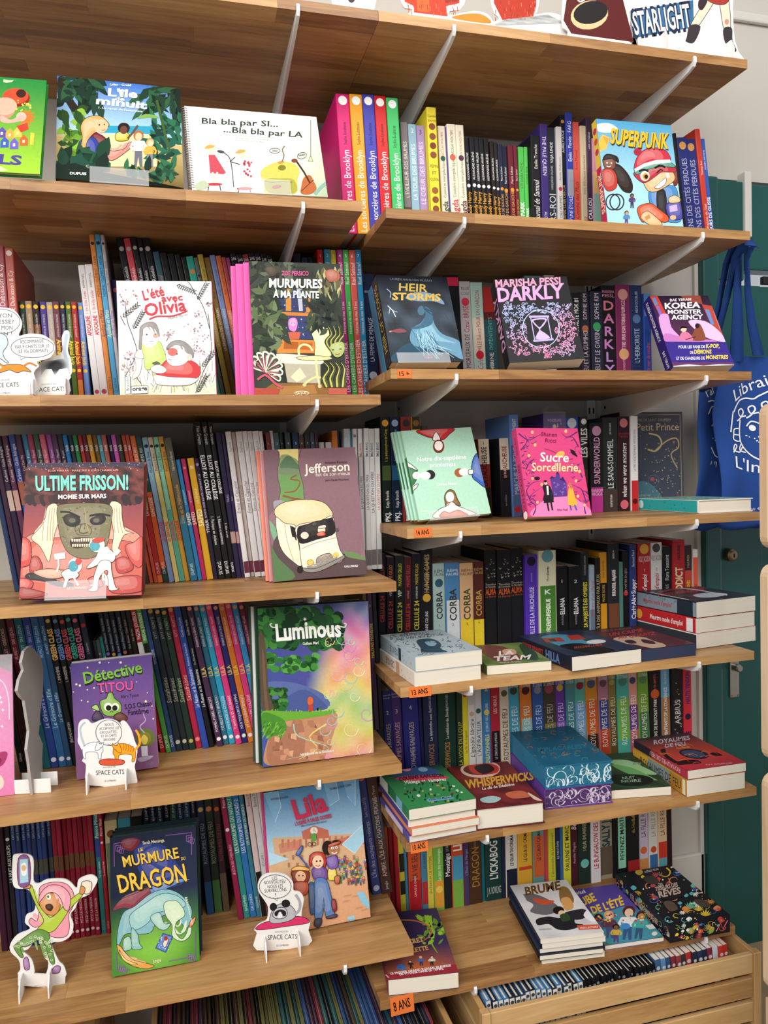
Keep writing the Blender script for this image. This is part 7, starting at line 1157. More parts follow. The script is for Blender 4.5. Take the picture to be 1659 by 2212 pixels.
a.c('c8546a', 14, '20,1130 70,1100 130,1150 180,1180').p('b04a38', '0,1180 160,1185 150,1225 0,1225').p('b8584a', '470,1180 587,1185 587,1220 470,1220')
for j in range(12): x = 450+j*11; a.c(['33382a', 'c8c060', '4a5234'][j % 3], 14, [(x, 1175), (x-25+j*3, 1120), (x+12, 1060), (x-18+j, 1020)], True)
for j in range(12): x = 470+j*9; a.c(['2a3026', 'b8b458', '3f4a30'][j % 3], 13, [(500+j*6, 960), (x-20, 890), (x+12, 840), (x-10+j*2, 790)], True)
a.b('a8b868', '480,930 500,900 560,890 575,930 555,975 515,985').e('3a4a2a', 500, 940, 8, 4).e('3a4a2a', 548, 935, 8, 4).c('b0484a', 5, '515,965 530,970 542,962')
a.t('ZOE PERSICO', 172, 462, 346, 464, 28, 'e8609c', 'b').t('MURMURES', 92, 540, 434, 544, 56, 'f4f2ea', 'h').t('À MA PLANTE', 118, 604, 412, 610, 44, 'f4f2ea', 'h').t('PAQUET', 262, 1220, 340, 1218, 14, 'f0e8c0', 'b').o('f0e8c0', 3, 301, 1213, 46, 12)
a.finish('cover_print', bk)
behind('plante', 3, [.011, .011, .011], 'e05fa8', ['pink-spined copy right behind the potted-plant cover', 'second pink-spined copy behind the potted-plant cover', 'hindmost pink-spined copy behind the potted-plant cover'], None, True, 'pink-spined copies', True, .002, -.011)
# mummy cover
bk, a = face('frisson', '7d3230', 'red planet comic cover with a giant mummy face and astronaut', '#.0|1|4a2428')
a.g(8, 12, lambda u, v: mixc('2c2f44', 'b8504a', min(1, v*1.5)))
a.g(26, 8, lambda u, v: mixc('2a1416', '7a3a34', max(0, min(1, .5+.6*math.sin(u*31+4*math.sin(v*9)))) if True else 0), [(172, 385), (918, 375), (916, 600), (150, 612)])
a.dots(9, 60, (170, 355, 915, 400), ['8a90a8', 'c8c8d0'], 1.5, 3.5)
R = random.Random(3)
for j in range(26): x = 160+j*29; a.b(R.choice(['3a1c1c', '5a2a28', '2a1416']), [(x-25, 570), (x, 545+R.uniform(0, 20)), (x+25, 575), (x+12, 618+R.uniform(-10, 16)), (x-14, 612)])
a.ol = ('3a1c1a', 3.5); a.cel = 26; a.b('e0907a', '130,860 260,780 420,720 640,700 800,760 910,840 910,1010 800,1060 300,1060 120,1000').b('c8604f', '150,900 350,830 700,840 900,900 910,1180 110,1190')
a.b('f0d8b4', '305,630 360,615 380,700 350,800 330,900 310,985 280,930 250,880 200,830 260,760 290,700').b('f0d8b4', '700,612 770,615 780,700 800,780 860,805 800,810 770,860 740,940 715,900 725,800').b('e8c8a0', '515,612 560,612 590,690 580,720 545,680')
a.b('7a7354', '365,640 420,615 540,608 660,612 715,640 712,720 700,800 680,880 600,955 520,965 440,930 400,870 375,780').b('857d5c', '480,760 540,740 580,770 575,810 530,815 490,805')
R = random.Random(14); a.z += a.STEP
for j in range(120): a.e(R.choice(['5f583e', '8f8862', '6a6248', '9a946c']), R.uniform(390, 700), R.uniform(625, 900), R.uniform(3, 10), R.uniform(2, 6), R.uniform(0, 180), 7, lift=False)
for x0, x1 in ((320, 300), (335, 320), (350, 335), (295, 270), (730, 735), (745, 760), (760, 785), (540, 572)): a.c('b89a70', 4, [(x0, 640), ((x0+x1)/2-4, 740), (x1, 850 if x0 < 700 and x0 != 540 else 800)])
a.b('23201c', '405,700 440,680 500,700 510,735 470,760 420,745').b('23201c', '575,715 620,690 665,690 672,720 640,745 590,745').e('6a6450', 460, 720, 22, 15).e('6a6450', 615, 720, 20, 14).c('1c1a16', 12, '385,665 440,668 510,700').c('1c1a16', 12, '570,690 640,680 705,690').c('4a4634', 6, '520,740 505,790 530,802 560,795').b('3a1a18', '448,850 500,830 590,835 610,870 560,885 470,895')
for j in range(10): x = 455+j*15; a.p('e8dcb8', [(x, 838-(j > 3)*4), (x+12, 838-(j > 3)*4), (x+10, 856), (x+2, 856)]).p('e0d4b0', [(x+4, 872), (x+15, 870), (x+14, 890), (x+6, 890)])
for pts, c in (('140,830 190,850 200,940 190,1000 120,1010 125,900', 'c8463e'), ('200,960 240,950 270,1010 250,1060 190,1050', 'b03a38'), ('740,980 790,955 840,980 850,1040 760,1060', 'b83e3a'), ('800,890 860,860 912,830 912,1010 850,1000', 'c8504a'), ('100,1100 160,1090 210,1120 180,1170 110,1170', 'c2483f'), ('700,1110 800,1080 912,1090 910,1180 720,1190', 'b8443e'), ('120,1150 240,1170 300,1200 130,1220', '9a3632'), ('560,1100 620,1080 660,1140 600,1150', 'c04a40')): a.b(c, pts)
a.b('2a2226', '160,1075 200,1055 300,1080 380,1110 460,1125 455,1145 360,1140 280,1110 180,1095').b('c8a088', '210,1050 300,1030 400,1040 440,1060 380,1090 290,1090').b('f0e8d8', '390,1060 440,1030 500,1060 490,1090 440,1100 420,1150 400,1150 410,1100').l('f0e8d8', 12, '470,1085 500,1140').l('e8e0d0', 11, '360,1050 375,1010 372,970').p('e8e4dc', '342,935 415,925 418,965 350,972').e('f0ece4', 480, 1010, 44, 48).e('4a9aa8', 468, 1015, 32, 36).e('c84840', 500, 985, 20, 24)
a.b('f2ecd8', '640,900 700,905 740,950 720,990 670,985 620,1010 570,1030 555,1020 610,960').l('f2ecd8', 24, '715,940 745,935 765,910').b('f2ecd8', '640,985 705,985 715,1050 740,1150 765,1165 700,1172 690,1090 660,1060 630,1110 620,1175 555,1172 590,1150 600,1080').e('f4eee0', 620, 878, 50, 46).e('4fa0a8', 606, 885, 34, 34).e('c0483a', 628, 848, 42, 18, -8).e('f4eee0', 680, 910, 20).b('c8443c', '665,1050 690,1045 685,1075')
a.ol = None; a.t('ULTIME FRISSON!', 232, 532, 820, 522, 90, '7fd8c4', 'h').t('MOMIE SUR MARS', 374, 585, 680, 578, 26, 'f4f0e8', 'h').t('ELISA FERRARI · MARJORIE & JORIS CHAMBLAIN', 312, 414, 754, 408, 12, 'd89890', 'b').t('LE LOMBARD', 430, 1165, 562, 1160, 14, 'f0d8c8', 'b')
a.dots(7, 50, (140, 830, 900, 1180), ['f0b8a0', 'e89a88'], 1.5, 3.5)
a.finish('cover_print', bk); acrylic('frisson', 'clear acrylic easel under the mummy cover', .21, .71)
behind('frisson', 3, .009, ['7d3230', '8a3836', '1f5a58'], ['red-edged copy right behind the mummy cover', 'second red-edged copy behind the mummy cover', 'teal-edged copy, last behind the mummy cover'], None, True, 'copies behind the mummy cover', True, .002)
# camper van cover
bk, a = face('jeff', '8a6a70', 'mauve comic cover with a cream camper van on a country road', '#.0|1|b8848a')
a.g(6, 8, blobs('8a6b72', '98777c', 3))
a.p('ead78a', '150,265 305,262 305,420 155,400').b('8fa06a', '160,330 200,300 250,320 285,350 310,430 310,560 200,600 160,520').b('6f9a5a', '155,440 220,410 300,420 318,590 250,600 170,590').b('5a7a5a', '170,350 215,308 262,345 290,400 170,400').c('8a5a3a', 9, '190,540 260,530 290,470 230,455 270,430').c('8a5a3a', 14, '180,560 250,580 320,590').b('7a8a6a', '150,390 220,385 300,400 290,425 160,425')
a.b('80636a', '60,275 150,275 160,330 145,420 165,520 150,600 100,680 75,660').b('8c6a72', '280,275 300,262 640,258 700,900 560,900 400,700 320,600 310,500 285,400').c('5f464c', 4, '300,265 283,330 290,420 312,500 318,600').c('5f464c', 4, '150,280 160,330 146,430 165,520 150,600')
a.b('7fae8a', '85,720 130,760 180,850 130,860').b('9f9aa0', '120,600 170,590 200,610 140,660')
a.b('5d4a4c', '122,850 250,800 560,930 715,970 722,1065 300,1105 124,1113').b('6f8a5a', '570,920 640,925 715,960 716,975 600,955').b('5a7a50', '95,870 150,960 260,1080 124,1112')
a.ol = ('3a2c28', 3.5); a.cel = 26; a.b('e9d3a3', '133,640 200,600 330,585 430,600 480,640 498,690 420,720 270,757 190,735 133,690').b('f0e2c6', '135,700 190,735 268,757 280,860 300,1010 240,980 180,920 150,840').b('f4e9d2', '265,757 420,720 498,692 520,800 545,900 570,950 545,990 400,1040 310,1030 285,870')
a.b('2a2426', '275,770 330,745 480,705 500,710 512,800 400,840 290,865').p('2a2426', '225,750 258,765 270,850 240,825').e('f0d8c0', 320, 815, 26, 22).e('f0d8c0', 428, 780, 24, 30).b('d8582f', '400,800 445,790 450,815 405,820').b('e8dcc8', '410,755 450,748 455,765 410,770').b('4a4644', '365,735 395,728 400,750 370,755')
a.c('b8a584', 4, '300,900 400,860 520,830').c('c8b494', 4, '190,740 210,860 250,980').e('e8b85a', 357, 990, 24, 22).e('8a6a30', 357, 990, 24, 22, n=5).e('f0c868', 357, 990, 19, 17).e('f0c868', 521, 943, 20, 20).b('b0a490', '400,960 480,930 500,985 410,1015')
for j in range(6): a.l('6f665a', 3, [(402, 968+j*8), (494, 940+j*8)])
a.b('8f8a86', '310,1025 400,1025 560,950 572,935 565,970 420,1045 330,1052').e('2a2626', 290, 1035, 20, 24).e('5a5450', 528, 780, 12, 12).e('e8dcc8', 245, 840, 14, 16)
a.ol = None; a.t('Jefferson', 318, 420, 606, 402, 56, 'f4efdf', 'b').t('fait de son mieux', 390, 440, 610, 430, 24, 'f0e8d8', 'r').t('Antoine Ronzon', 447, 361, 590, 356, 16, '2a1f22', 'r').t('Jean-Claude Mourlevat', 450, 470, 602, 464, 13, '2a1f22', 'r').t('GALLIMARD', 575, 1022, 664, 1018, 14, 'f0ece8', 'b')
a.finish('cover_print', bk)
behind('jeff', 2, .009, ['c89090', 'e88a70'], ['pink-edged copy right behind the camper-van cover', 'coral-edged copy second behind the camper-van cover'], None, True, 'copies behind the camper-van cover', True, .001, -.006)
# pink cover cut by the left edge
bk, a = face('rose', 'e39ac2', 'pale pink cover in a clear sleeve, cut off by the left edge', None, False)
a.g(6, 10, lambda u, v: mixc('e8a8cc', 'dc7fb0', v)); a.p('b8b4b8', '-420,330 78,275 70,395 20,370 -80,330'); a.c('f0e0ea', 7, '-60,420 20,460 55,560 60,700'); a.b('a83a6a', '-60,950 20,905 50,920 20,990 -40,1010').b('7a2a4a', '-30,960 10,950 0,985').b('f0d0c0', '-80,1040 10,1060 20,1130 -60,1160')
for x, y in ((10, 590), (20, 640), (-4, 700), (15, 745), (4, 560)): a.p('fff', [(x-12, y), (x-3, y-3), (x, y-12), (x+3, y-3), (x+12, y), (x+3, y+3), (x, y+12), (x-3, y+3)])
a.finish('cover_print', bk)
# green monster cover
bk, a = face('titou', '5b4484', 'purple children\'s comic cover with a small green monster and a candle', None, False)
a.g(6, 12, lambda u, v: mixc(mixc('5a4a94', '6a4f9a', u), '8a5a80', v))
a.dots(6, 26, (460, 290, 990, 720), ['e8e4a0', 'f0ecc0'], 3, 9)
a.e('6f7a3a', 930, 810, 62, 60).e('8f8a3a', 925, 815, 40, 44).b('f0d860', '915,850 900,820 920,790 945,815 935,850').p('e8e4f0', '902,865 942,862 946,925 906,930').b('b8b0c8', '880,945 920,930 980,925 950,950 900,965').c('c8b8d8', 8, '925,780 895,740 930,700 915,650 940,620', True)
a.ol = ('1c2412', 4); a.cel = 26; a.b('8ab850', '650,640 640,580 680,560 690,530 715,520 735,560 770,590 775,640 740,670 680,672').e('f4f4e0', 692, 615, 26, 28).e('f4f4e0', 738, 615, 24, 26).e('1f2418', 695, 622, 18, 18).e('1f2418', 735, 622, 17, 18).c('2a3a1a', 4, '705,650 715,640 724,650').b('9ac860', '585,620 620,600 640,650 620,640').b('6a3a30', '730,670 770,650 815,680 800,705 740,700').b('4a3a5a', '590,680 620,640 650,660 660,700 600,705')
a.ol = None; a.t('Détective', 545, 478, 918, 396, 74, '20241a', 'h').t('Détective', 542, 466, 914, 390, 72, '86c848', 'b').t('TITOU', 622, 530, 858, 506, 62, '20182a', 'h').t('TITOU', 626, 524, 854, 502, 58, 'e85a9a', 'b').t('Alina Tysoe', 772, 560, 888, 546, 22, '1a1428', 'r').t('S.O.S Chaton', 800, 630, 972, 604, 32, '1a1428', 'b').t('Fantôme', 822, 668, 952, 652, 34, '1a1428', 'b').t('Jungle', 932, 985, 985, 978, 20, '8a7a98', 'b')
a.finish('cover_print', bk)
behind('titou', 1, .012, 'c8c4c8', ['grey-edged book right behind the green-monster cover'], None, False, None, True, .001)
# glowing forest cover
bk, a = face('lumi', '1f3326', 'glowing forest cover with a tiny red-haired figure on a grassy cliff', '#.0|1|2a4a3a')
def lum(u, v):
    d = u*1.05 + v*.55 - .72
    if d < 0: return mixc(mixc('3a4a8a', '4a5aa0', v), '5a4a98', u)
    h = min(.999, max(0, v*.95 + .16*(noise2(u*1.5, v*1.2, 2.0)-.5) - .12*(u-.7))); pal = ['6a7ab8', 'b070b8', 'd87aa0', 'e0986a', 'dcc468', '9ac078', 'c8c860', 'e0a070', 'd878a8']; i = h*8; k = int(i); c_ = mixc(mixc(pal[k], pal[min(8, k+1)], i-k), 'f0ecd8', .25*noise2(u*3, v*3, 5))
    return mixc('4a5aa0', tuple(c_), min(1, d*5))
a.g(34, 44, lum)
a.b('5a6aa0', '60,470 200,450 330,480 450,540 450,620 60,640').b('4a5a94', '200,560 320,500 450,590 440,630 210,640')
R = random.Random(21)
for j in range(150): x = 22+R.random()**1.2*520; y = R.uniform(-20, 215)+(x-20)*.02; r_ = R.uniform(24, 52); a.e(R.choice(['1f4a2c', '2f6a34', '16351f', '3f8038', '24552c']), x, y, r_, r_*.8, R.uniform(0, 90), 9, lift=(j % 10 == 0))
for j in range(60): x = R.uniform(70, 400); y = 390-abs(x-240)*.15-R.uniform(0, 90); a.e(R.choice(['2f7034', '3f8a3c', '225528', '5aa048']), x, y, R.uniform(18, 36), R.uniform(14, 26), 0, 9, lift=(j % 10 == 0))
for j in range(30): a.e(R.choice(['2f6a30', '1f4a24', '4a8a3a']), R.uniform(70, 200), R.uniform(500, 640), R.uniform(18, 34), R.uniform(16, 28), 0, 9, lift=(j % 10 == 0))
a.b('5a4a3a', '30,150 65,180 80,330 90,520 130,650 60,680 35,500').b('6f5a44', '50,250 64,300 75,500 90,640 70,640 55,450')
a.b('c08a68', '150,690 300,670 510,645 518,720 490,820 460,900 420,950 250,975 80,985 60,900').b('a8745a', '160,720 300,700 300,960 100,985 80,860')
for j in range(30): x = R.uniform(110, 490); y = R.uniform(690, 930); a.p(R.choice(['d8a880', 'b07a5c', 'c89070', '9a6850']), [(x, y), (x+R.uniform(25, 50), y-4), (x+R.uniform(20, 45), y+R.uniform(25, 48)), (x-2, y+30)], j % 6 == 0)
for j in range(2): a.c(R.choice(['9ad8c0', 'ecd070']), R.uniform(8, 16), [(R.uniform(240, 480), 720), (R.uniform(250, 470), 800), (R.uniform(200, 480), 880), (R.uniform(180, 420), 950)], True)
R = random.Random(77)
for j in range(60): x = R.uniform(70, 510); y = 640+R.uniform(0, 40)*(1-(x-70)/600); a.l(R.choice(['8ac048', '5a9a34', '4a8a30', 'a8d058']), 5, [(x, y+8), (x+R.uniform(-8, 8), y-R.uniform(6, 22))], False, j % 20 == 0)
a.b('6aa838', '50,640 200,640 350,640 500,638 516,645 450,665 330,685 200,700 60,720').b('4a8a30', '50,650 180,690 200,760 150,790 60,790')
for j in range(50): x = R.uniform(60, 200); y = R.uniform(700, 790); a.l(R.choice(['7ab840', '3f7a2a', '5a9a34']), 6, [(x, y), (x-R.uniform(10, 26), y+R.uniform(18, 40))], False, j % 15 == 0)
for j in range(26):
    cx, cy, r_ = R.uniform(430, 730), R.uniform(80, 880), R.uniform(22, 56)
    if cx*1.05/760+cy*.55/900 > .72: a.c(R.choice(['f0e4b0', 'e8b0d0', 'b8e0a8', 'f0c878', 'd890c0', '9ac8d0']), 6, [(cx+math.cos(k*.7)*r_*(1-k/14), cy+math.sin(k*.7)*r_*(1-k/14)) for k in range(11)], True)
a.b('e0622a', '338,560 350,545 370,555 372,585 355,600 338,590').b('c8402a', '345,600 368,598 370,635 345,635').l('3a2a20', 6, '352,635 352,642').e('1a1a1a', 402, 625, 7, 10)
a.t('Luminous', 140, 190, 555, 158, 104, 'f8f8f4', 'h', 6).p('f8f8f4', '150,172 240,168 236,186 150,192').c('f8f8f4', 7, '150,100 120,105 100,88 112,80').c('f8f8f4', 7, '548,95 575,100 585,80 570,75').p('f8f8f4', '322,38 326,48 336,50 326,54 322,64 318,54 308,50 318,48').t('Guillem Marí', 308, 216, 410, 208, 18, 'f0f0e8', 'b').t('les éditions de la Gouttière', 292, 925, 506, 898, 16, 'f4f0e8', 'b')
a.finish('cover_print', bk)
behind('lumi', 3, [.012, .011, .012], ['24402f', 'd8dcd8', '2a4638'], ['dark green copy right behind the glowing forest cover', 'pale copy second behind the glowing forest cover', 'dark green copy, last behind the glowing forest cover'], None, True, 'copies behind the glowing forest cover', True, .001, -.004)
# dragon cover
bk, a = face('dragon', '24403a', 'dark green fantasy cover with a sleeping pale blue dragon', '#.0|1|2a4a3a')
a.g(10, 14, lambda u, v: mixc(mixc('1c2438', '26304a', u), mixc('4a8a34', '8ac84a', max(0, 1-((u-.5)**2*4+(v-.75)**2*8))), max(0, min(1, (v-.45)*2.6))))
a.ol = ('1c2c34', 3); a.cel = 26; a.b('2f3f8a', '860,220 950,170 1060,200 1130,300 1190,420 1000,470 900,380').b('7a2430', '780,165 860,145 900,170 850,230 790,215').b('35458f', '900,250 1000,190 1090,260 1100,360 1000,330')
a.b('8a3a4a', '720,610 770,540 860,500 960,460 1060,430 1000,480 900,560 860,600 790,590').b('6a8ac0', '960,460 1100,410 1215,405 1150,430 1060,470 1000,520')
a.b('86b8c0', '790,620 860,580 960,500 1060,470 1150,500 1220,580 1225,650 1190,720 1120,640 1040,640 990,700 960,750 880,760 800,760 760,830 745,820 755,720').b('9fccc8', '830,640 930,560 1030,500 1130,510 1190,570 1120,600 1010,620 930,700 850,730').b('cfe4c0', '1050,560 1120,540 1170,590 1180,640 1130,680 1120,740 1160,790 1190,760 1210,700 1225,680 1220,760 1180,800 1140,800 1100,770 1100,700 1060,640').b('a8d0c4', '960,650 1020,620 1050,690 1090,690 1060,730 1010,720')
a.b('8fc0b8', '840,720 880,760 890,820 910,850 860,860 840,840').b('9fccb8', '790,790 830,780 840,850 800,868 785,850').b('e0a048', '745,830 765,900 830,960 930,985 985,965 920,945 850,925 800,880 770,840').b('f0c868', '760,860 800,920 880,955 830,955 780,920').b('e08a4a', '1215,680 1252,645 1240,690 1215,715').c('5a8a90', 4, '1140,760 1160,765 1185,740').c('3a5a5a', 4, '1145,745 1160,750')
for j in range(12): a.p('c8dcc0', [(1180+j*4, 520+j*15), (1200+j*3, 518+j*15), (1190+j*4, 535+j*15)])
a.p('3a5a98', '1040,750 1108,770 1060,880 990,850').p('6a8ac8', '1044,760 1098,776 1056,870 1000,846').dots(3, 22, (1010, 775, 1090, 860), ['f0f0f8'], 2, 4).b('e8d8c8', '1040,820 1065,780 1075,800 1055,845').e('a83a30', 1060, 785, 12, 16)
for P in ('735,185 735,330', '735,185 880,160', '1225,110 1225,250', '1225,110 1060,130', '745,1000 740,880', '745,1000 830,990', '1250,900 1250,740', '1250,900 1080,935'): a.l('8a5aa0', 5, P)
for x, y, s_ in ((745, 195, 1), (1190, 130, 1), (755, 960, 1), (1200, 890, 1)):
    for k in range(3): a.l('9a6ab0', 4, [(x+k*12, y+k*12), (x+30+k*12, y+k*10), (x+26+k*10, y+34+k*8), (x+2+k*12, y+36+k*6), (x+k*12, y+k*12)])
a.ol = None; a.t('LE', 888, 232, 918, 226, 20, 'f0d070', 'b').t('MURMURE', 796, 335, 1148, 272, 66, '3a2a10', 'h').t('MURMURE', 794, 330, 1146, 268, 66, 'f0c850', 'b').t('DU', 1160, 285, 1186, 280, 20, 'f0d070', 'b').t('DRAGON', 772, 498, 1200, 420, 110, '3a2a10', 'h').t('DRAGON', 768, 492, 1196, 414, 110, 'f0c448', 'b').t('Sarah Mensinga', 916, 188, 1052, 168, 20, 'e8dcb8', 'b').t('Jungle', 976, 945, 1030, 936, 22, 'e8e8b0', 'b')
a.finish('cover_print', bk)
behind('dragon', 2, .014, ['1f2f35', '263a3c'], ['dark copy right behind the dragon cover', 'hindmost dark copy behind the dragon cover'], None, True, 'copies behind the dragon cover', True, .001, .004)
# street scene cover
bk, a = face('lila', '6aa8d8', 'sky blue comic cover with three friends in a crowded school street', '#.0|1|d8508a')
a.g(6, 10, lambda u, v: mixc('5a9ed2', 'b8d8e8', min(1, v*2.2)) if v < .45 else mixc('e0b890', 'd8a078', v))
for pts in ('60,-140 150,-170 170,-60 130,40', '440,-200 520,-215 540,-100 480,-60', '560,-218 640,-226 640,-60 590,-120'): a.p('8ac0e8', pts).l('e0f4fc', 3, pts)
a.p('d8b088', '110,140 700,110 715,420 150,470').p('d08a70', '150,180 300,150 300,210 160,240').p('c8705c', '300,100 380,62 470,90 480,140 310,150').p('d07a62', '480,160 700,110 705,180 490,190').p('e0c098', '310,150 480,140 485,300 320,320').e('f4ecd8', 380, 95, 24, 24).l('3a2a20', 3, '380,80 380,95 392,98')
for j in range(14): x = 170+j*38; a.p('c87860', [(x, 150-(j > 5)*20), (x+14, 148-(j > 5)*20), (x+14, 200-(j > 5)*15), (x, 205-(j > 5)*15)])
for j in range(18): a.p('a87a60', [(180+j*28, 250+(j % 2)*50), (196+j*28, 249+(j % 2)*50), (197+j*28, 280+(j % 2)*50), (181+j*28, 281+(j % 2)*50)], j % 6 == 0)
a.p('a8d4e8', '560,180 690,60 715,160 640,240').l('e8f8fc', 3, '560,180 690,60 715,160 640,240 560,180').p('b8dcec', '85,230 220,275 90,320').p('8ac4dc', '655,490 700,485 740,560 735,600 690,560').p('9accd8', '595,655 640,640 650,675 600,690')
R = random.Random(31)
for j in range(46): x, y = R.uniform(500, 715), R.uniform(300, 450); a.fig(x, y, 46, R.choice(['f0c8a8', 'b87a5a', 'e8b090']), R.choice(['4a8ac0', 'e8c04a', 'c8503a', '6aa85a', '8a5aa8']), R.choice(['3a4a7a', '6a4a3a', '4a6a5a']), R.choice(['5a3020', '2a1a18', 'c88a3a']))
a.b('5aa84a', '360,120 385,108 392,150 365,155').o('3a2a2a', 4, 350, 178, 12).o('3a2a2a', 4, 378, 176, 12)
for j in range(26): x, y = R.uniform(120, 700), R.uniform(480, 740); a.l('b8845f', 3, [(x, y), (x+R.uniform(20, 60), y-R.uniform(2, 12))], False, j % 9 == 0)
a.ol = ('2a1a1c', 3); a.cel = 26; a.b('e8a838', '230,345 260,320 320,322 350,345 300,352').b('8a3a28', '235,350 340,350 345,400 320,430 250,430 236,390').e('f0c098', 290, 385, 34, 36).e('2a2020', 280, 380, 5).e('2a2020', 305, 380, 5).b('c8583a', '250,425 335,425 330,500 260,500').b('3f5f8a', '345,430 385,440 400,560 380,625 355,630 345,540')
a.b('6f4a98', '370,330 440,320 470,370 450,410 385,410 365,370').b('5d82b8', '385,405 455,405 490,520 510,640 455,650 440,520 430,650 385,665 380,540').b('c03a2c', '345,300 355,245 400,225 445,240 455,290 445,330 420,260 370,265 360,320').e('f4cca8', 403, 290, 36, 42).e('2a2020', 395, 286, 6).e('2a2020', 418, 284, 6).c('8a3a30', 4, '388,312 404,318 418,310').b('3a3a4a', '385,665 425,660 425,700 400,722 378,705').b('4a3a5a', '455,650 520,630 525,650 470,662')
a.b('4a6ab8', '262,235 300,185 305,205 285,245 265,250').l('3a5aa8', 9, '275,245 300,275 345,330').b('e8d04a', '470,335 510,330 525,390 500,410 470,400').b('7a5ab0', '455,270 520,250 530,320 480,335').e('2a1c1a', 465, 200, 36, 46).e('2a1c1a', 520, 165, 26, 16).e('b87a58', 502, 210, 36, 38).e('f4f0e8', 495, 200, 10, 9).e('f4f0e8', 520, 198, 9, 8).e('1a1414', 497, 201, 4).e('1a1414', 520, 199, 4).c('f4f0f0', 6, '490,230 510,236 525,226').b('c8583a', '470,180 535,158 545,170 480,195').b('b8582f', '510,385 545,380 540,425 515,430').b('8a2a30', '490,540 515,535 525,600 500,610')
a.ol = None; a.t('Lila', 262, 20, 470, -40, 120, 'd8365a', 'h').t('ET', 305, 28, 326, 24, 16, 'c83050', 'b').t("L'USINE À SALES GOSSES", 258, 60, 490, 8, 24, 'c83050', 'h').t('1. MÉGA CATASTROPHE DROIT DEVANT !', 290, 68, 462, 36, 10, '2a4a6a', 'b').t('ANTONELLO DALENA', 104, -100, 216, -116, 12, '2a4a6a', 'b').t('THOMAS LE PETIT CORPS', 478, -160, 612, -186, 12, '2a4a6a', 'b')
a.finish('cover_print', bk)
behind('lila', 1, .013, ['d0487f'], ['pink-edged copy right behind the school street cover'], None, True, None, True, .001, -.005)
# ------------------------------------------------------------------ covers: right bay, propped up
bk, a = face('punk', '58a8c8', 'bright comic cover of a masked child hero in a red knit cap', '#.0|.45|e8c84a;#.45|1|c82850;@.1|c83a5a;@.2|d8503a;@.3|c83a5a;SUPERPUNK|.5|.9|f0e8c0|us.6b'); a.ol = ('2a1c20', 3)
a.ol = None; a.g(6, 10, lambda u, v: mixc('4a9ac4', 'a8d8e4', min(1, v*1.6))); a.b('d8ecf0', '560,800 640,790 700,830 640,850 570,840').b('cfe8ee', '880,1150 960,1160 1040,1130 1060,1200 900,1210').p('e8b84a', '565,900 600,860 645,880 625,950 580,970').p('d89a3a', '600,870 640,885 628,930'); a.ol = ('2a1c20', 3); a.cel = 26
a.b('2a201e', '650,1060 700,1050 760,1110 790,1180 780,1230 730,1220 690,1160').b('7a4a34', '600,1020 630,1000 675,1015 680,1065 650,1085 615,1075').b('b83a30', '600,1085 660,1080 690,1130 685,1200 630,1220 600,1160').b('231c1e', '600,1020 625,985 690,1000 700,1040 660,1015 620,1020').e('f4f0e8', 628, 1040, 5, n=9).e('f4f0e8', 655, 1042, 5, n=9).c('f4f0f0', 5, '625,1060 640,1066 652,1060')
for x in (665, 690): a.o('2a2a30', 8, x, 1290, 44, 50)
a.b('4a8ac8', '900,1210 960,1200 1060,1190 1090,1290 1100,1420 960,1400 900,1300').b('2a262c', '945,1230 1000,1225 1010,1400 960,1400').b('7a2f2a', '1010,1090 1075,1060 1090,1150 1060,1190 1040,1130')
a.b('eab684', '850,1110 880,1085 1000,1060 1050,1100 1060,1150 1010,1190 940,1225 890,1220 860,1170').b('b82f44', '795,1110 840,1080 900,1060 1010,1050 1065,1075 1060,1100 980,1100 940,1125 880,1165 840,1160').b('58a088', '805,1090 880,1055 1000,1035 1045,1045 1060,1070 980,1065 880,1085 820,1115').b('c72f46', '800,1090 815,1010 870,955 950,945 1010,970 1030,1030 930,1030 860,1060').p('f0ece8', '800,1080 860,1045 940,1022 1030,1020 1034,1040 930,1048 860,1068 806,1098').e('a8283c', 822, 970, 26, 24)
a.e('f4f0e0', 868, 1125, 30, 32).e('d89a3a', 872, 1128, 20, 22).e('1a1414', 876, 1130, 12, 14).c('1a1414', 8, '945,1105 965,1085 985,1090').c('1a1414', 12, '830,1095 860,1085 890,1095').c('1a1414', 12, '930,1075 965,1058 1000,1070').b('f8f4f0', '930,1200 950,1180 990,1145 1005,1140 1000,1175 960,1205').p('f0e8dc', '1000,1110 1020,1105 1030,1135 1010,1140')
a.b('d9572f', '820,1330 900,1300 960,1340 1020,1390 1000,1425 900,1400 850,1420').b('eab684', '840,1390 880,1350 940,1390 980,1440 900,1440').p('c89050', '865,1390 895,1370 905,1395 875,1412').b('4a4aa0', '1005,1310 1080,1290 1110,1320 1110,1400 1030,1400').p('c8b0e0', '1025,1320 1075,1310 1080,1350 1030,1360').b('eab684', '1020,1270 1060,1250 1095,1270 1090,1295 1030,1300').e('eab684', 1050, 1395, 20, 16).fig(785, 1330, 90, '8a5a40', '5a3a7a', '3a3a4a', '1c1618').fig(750, 1440, 90, 'd8a080', '4a8ac0', '6a4a8a', '2a1c18')
a.ol = None; a.t('SUPERPUNK', 648, 922, 1020, 955, 96, '3a2a10', 'h', -8).t('SUPERPUNK', 644, 914, 1016, 948, 94, 'f0b82a', 'h', -8); a.finish('cover_print', bk)
bk, a = face('heir', '1e2228', 'dark stormy fantasy cover with a woman in a flowing blue gown', 'HEIR OF STORMS|.08|.85|c8a850|us.5')
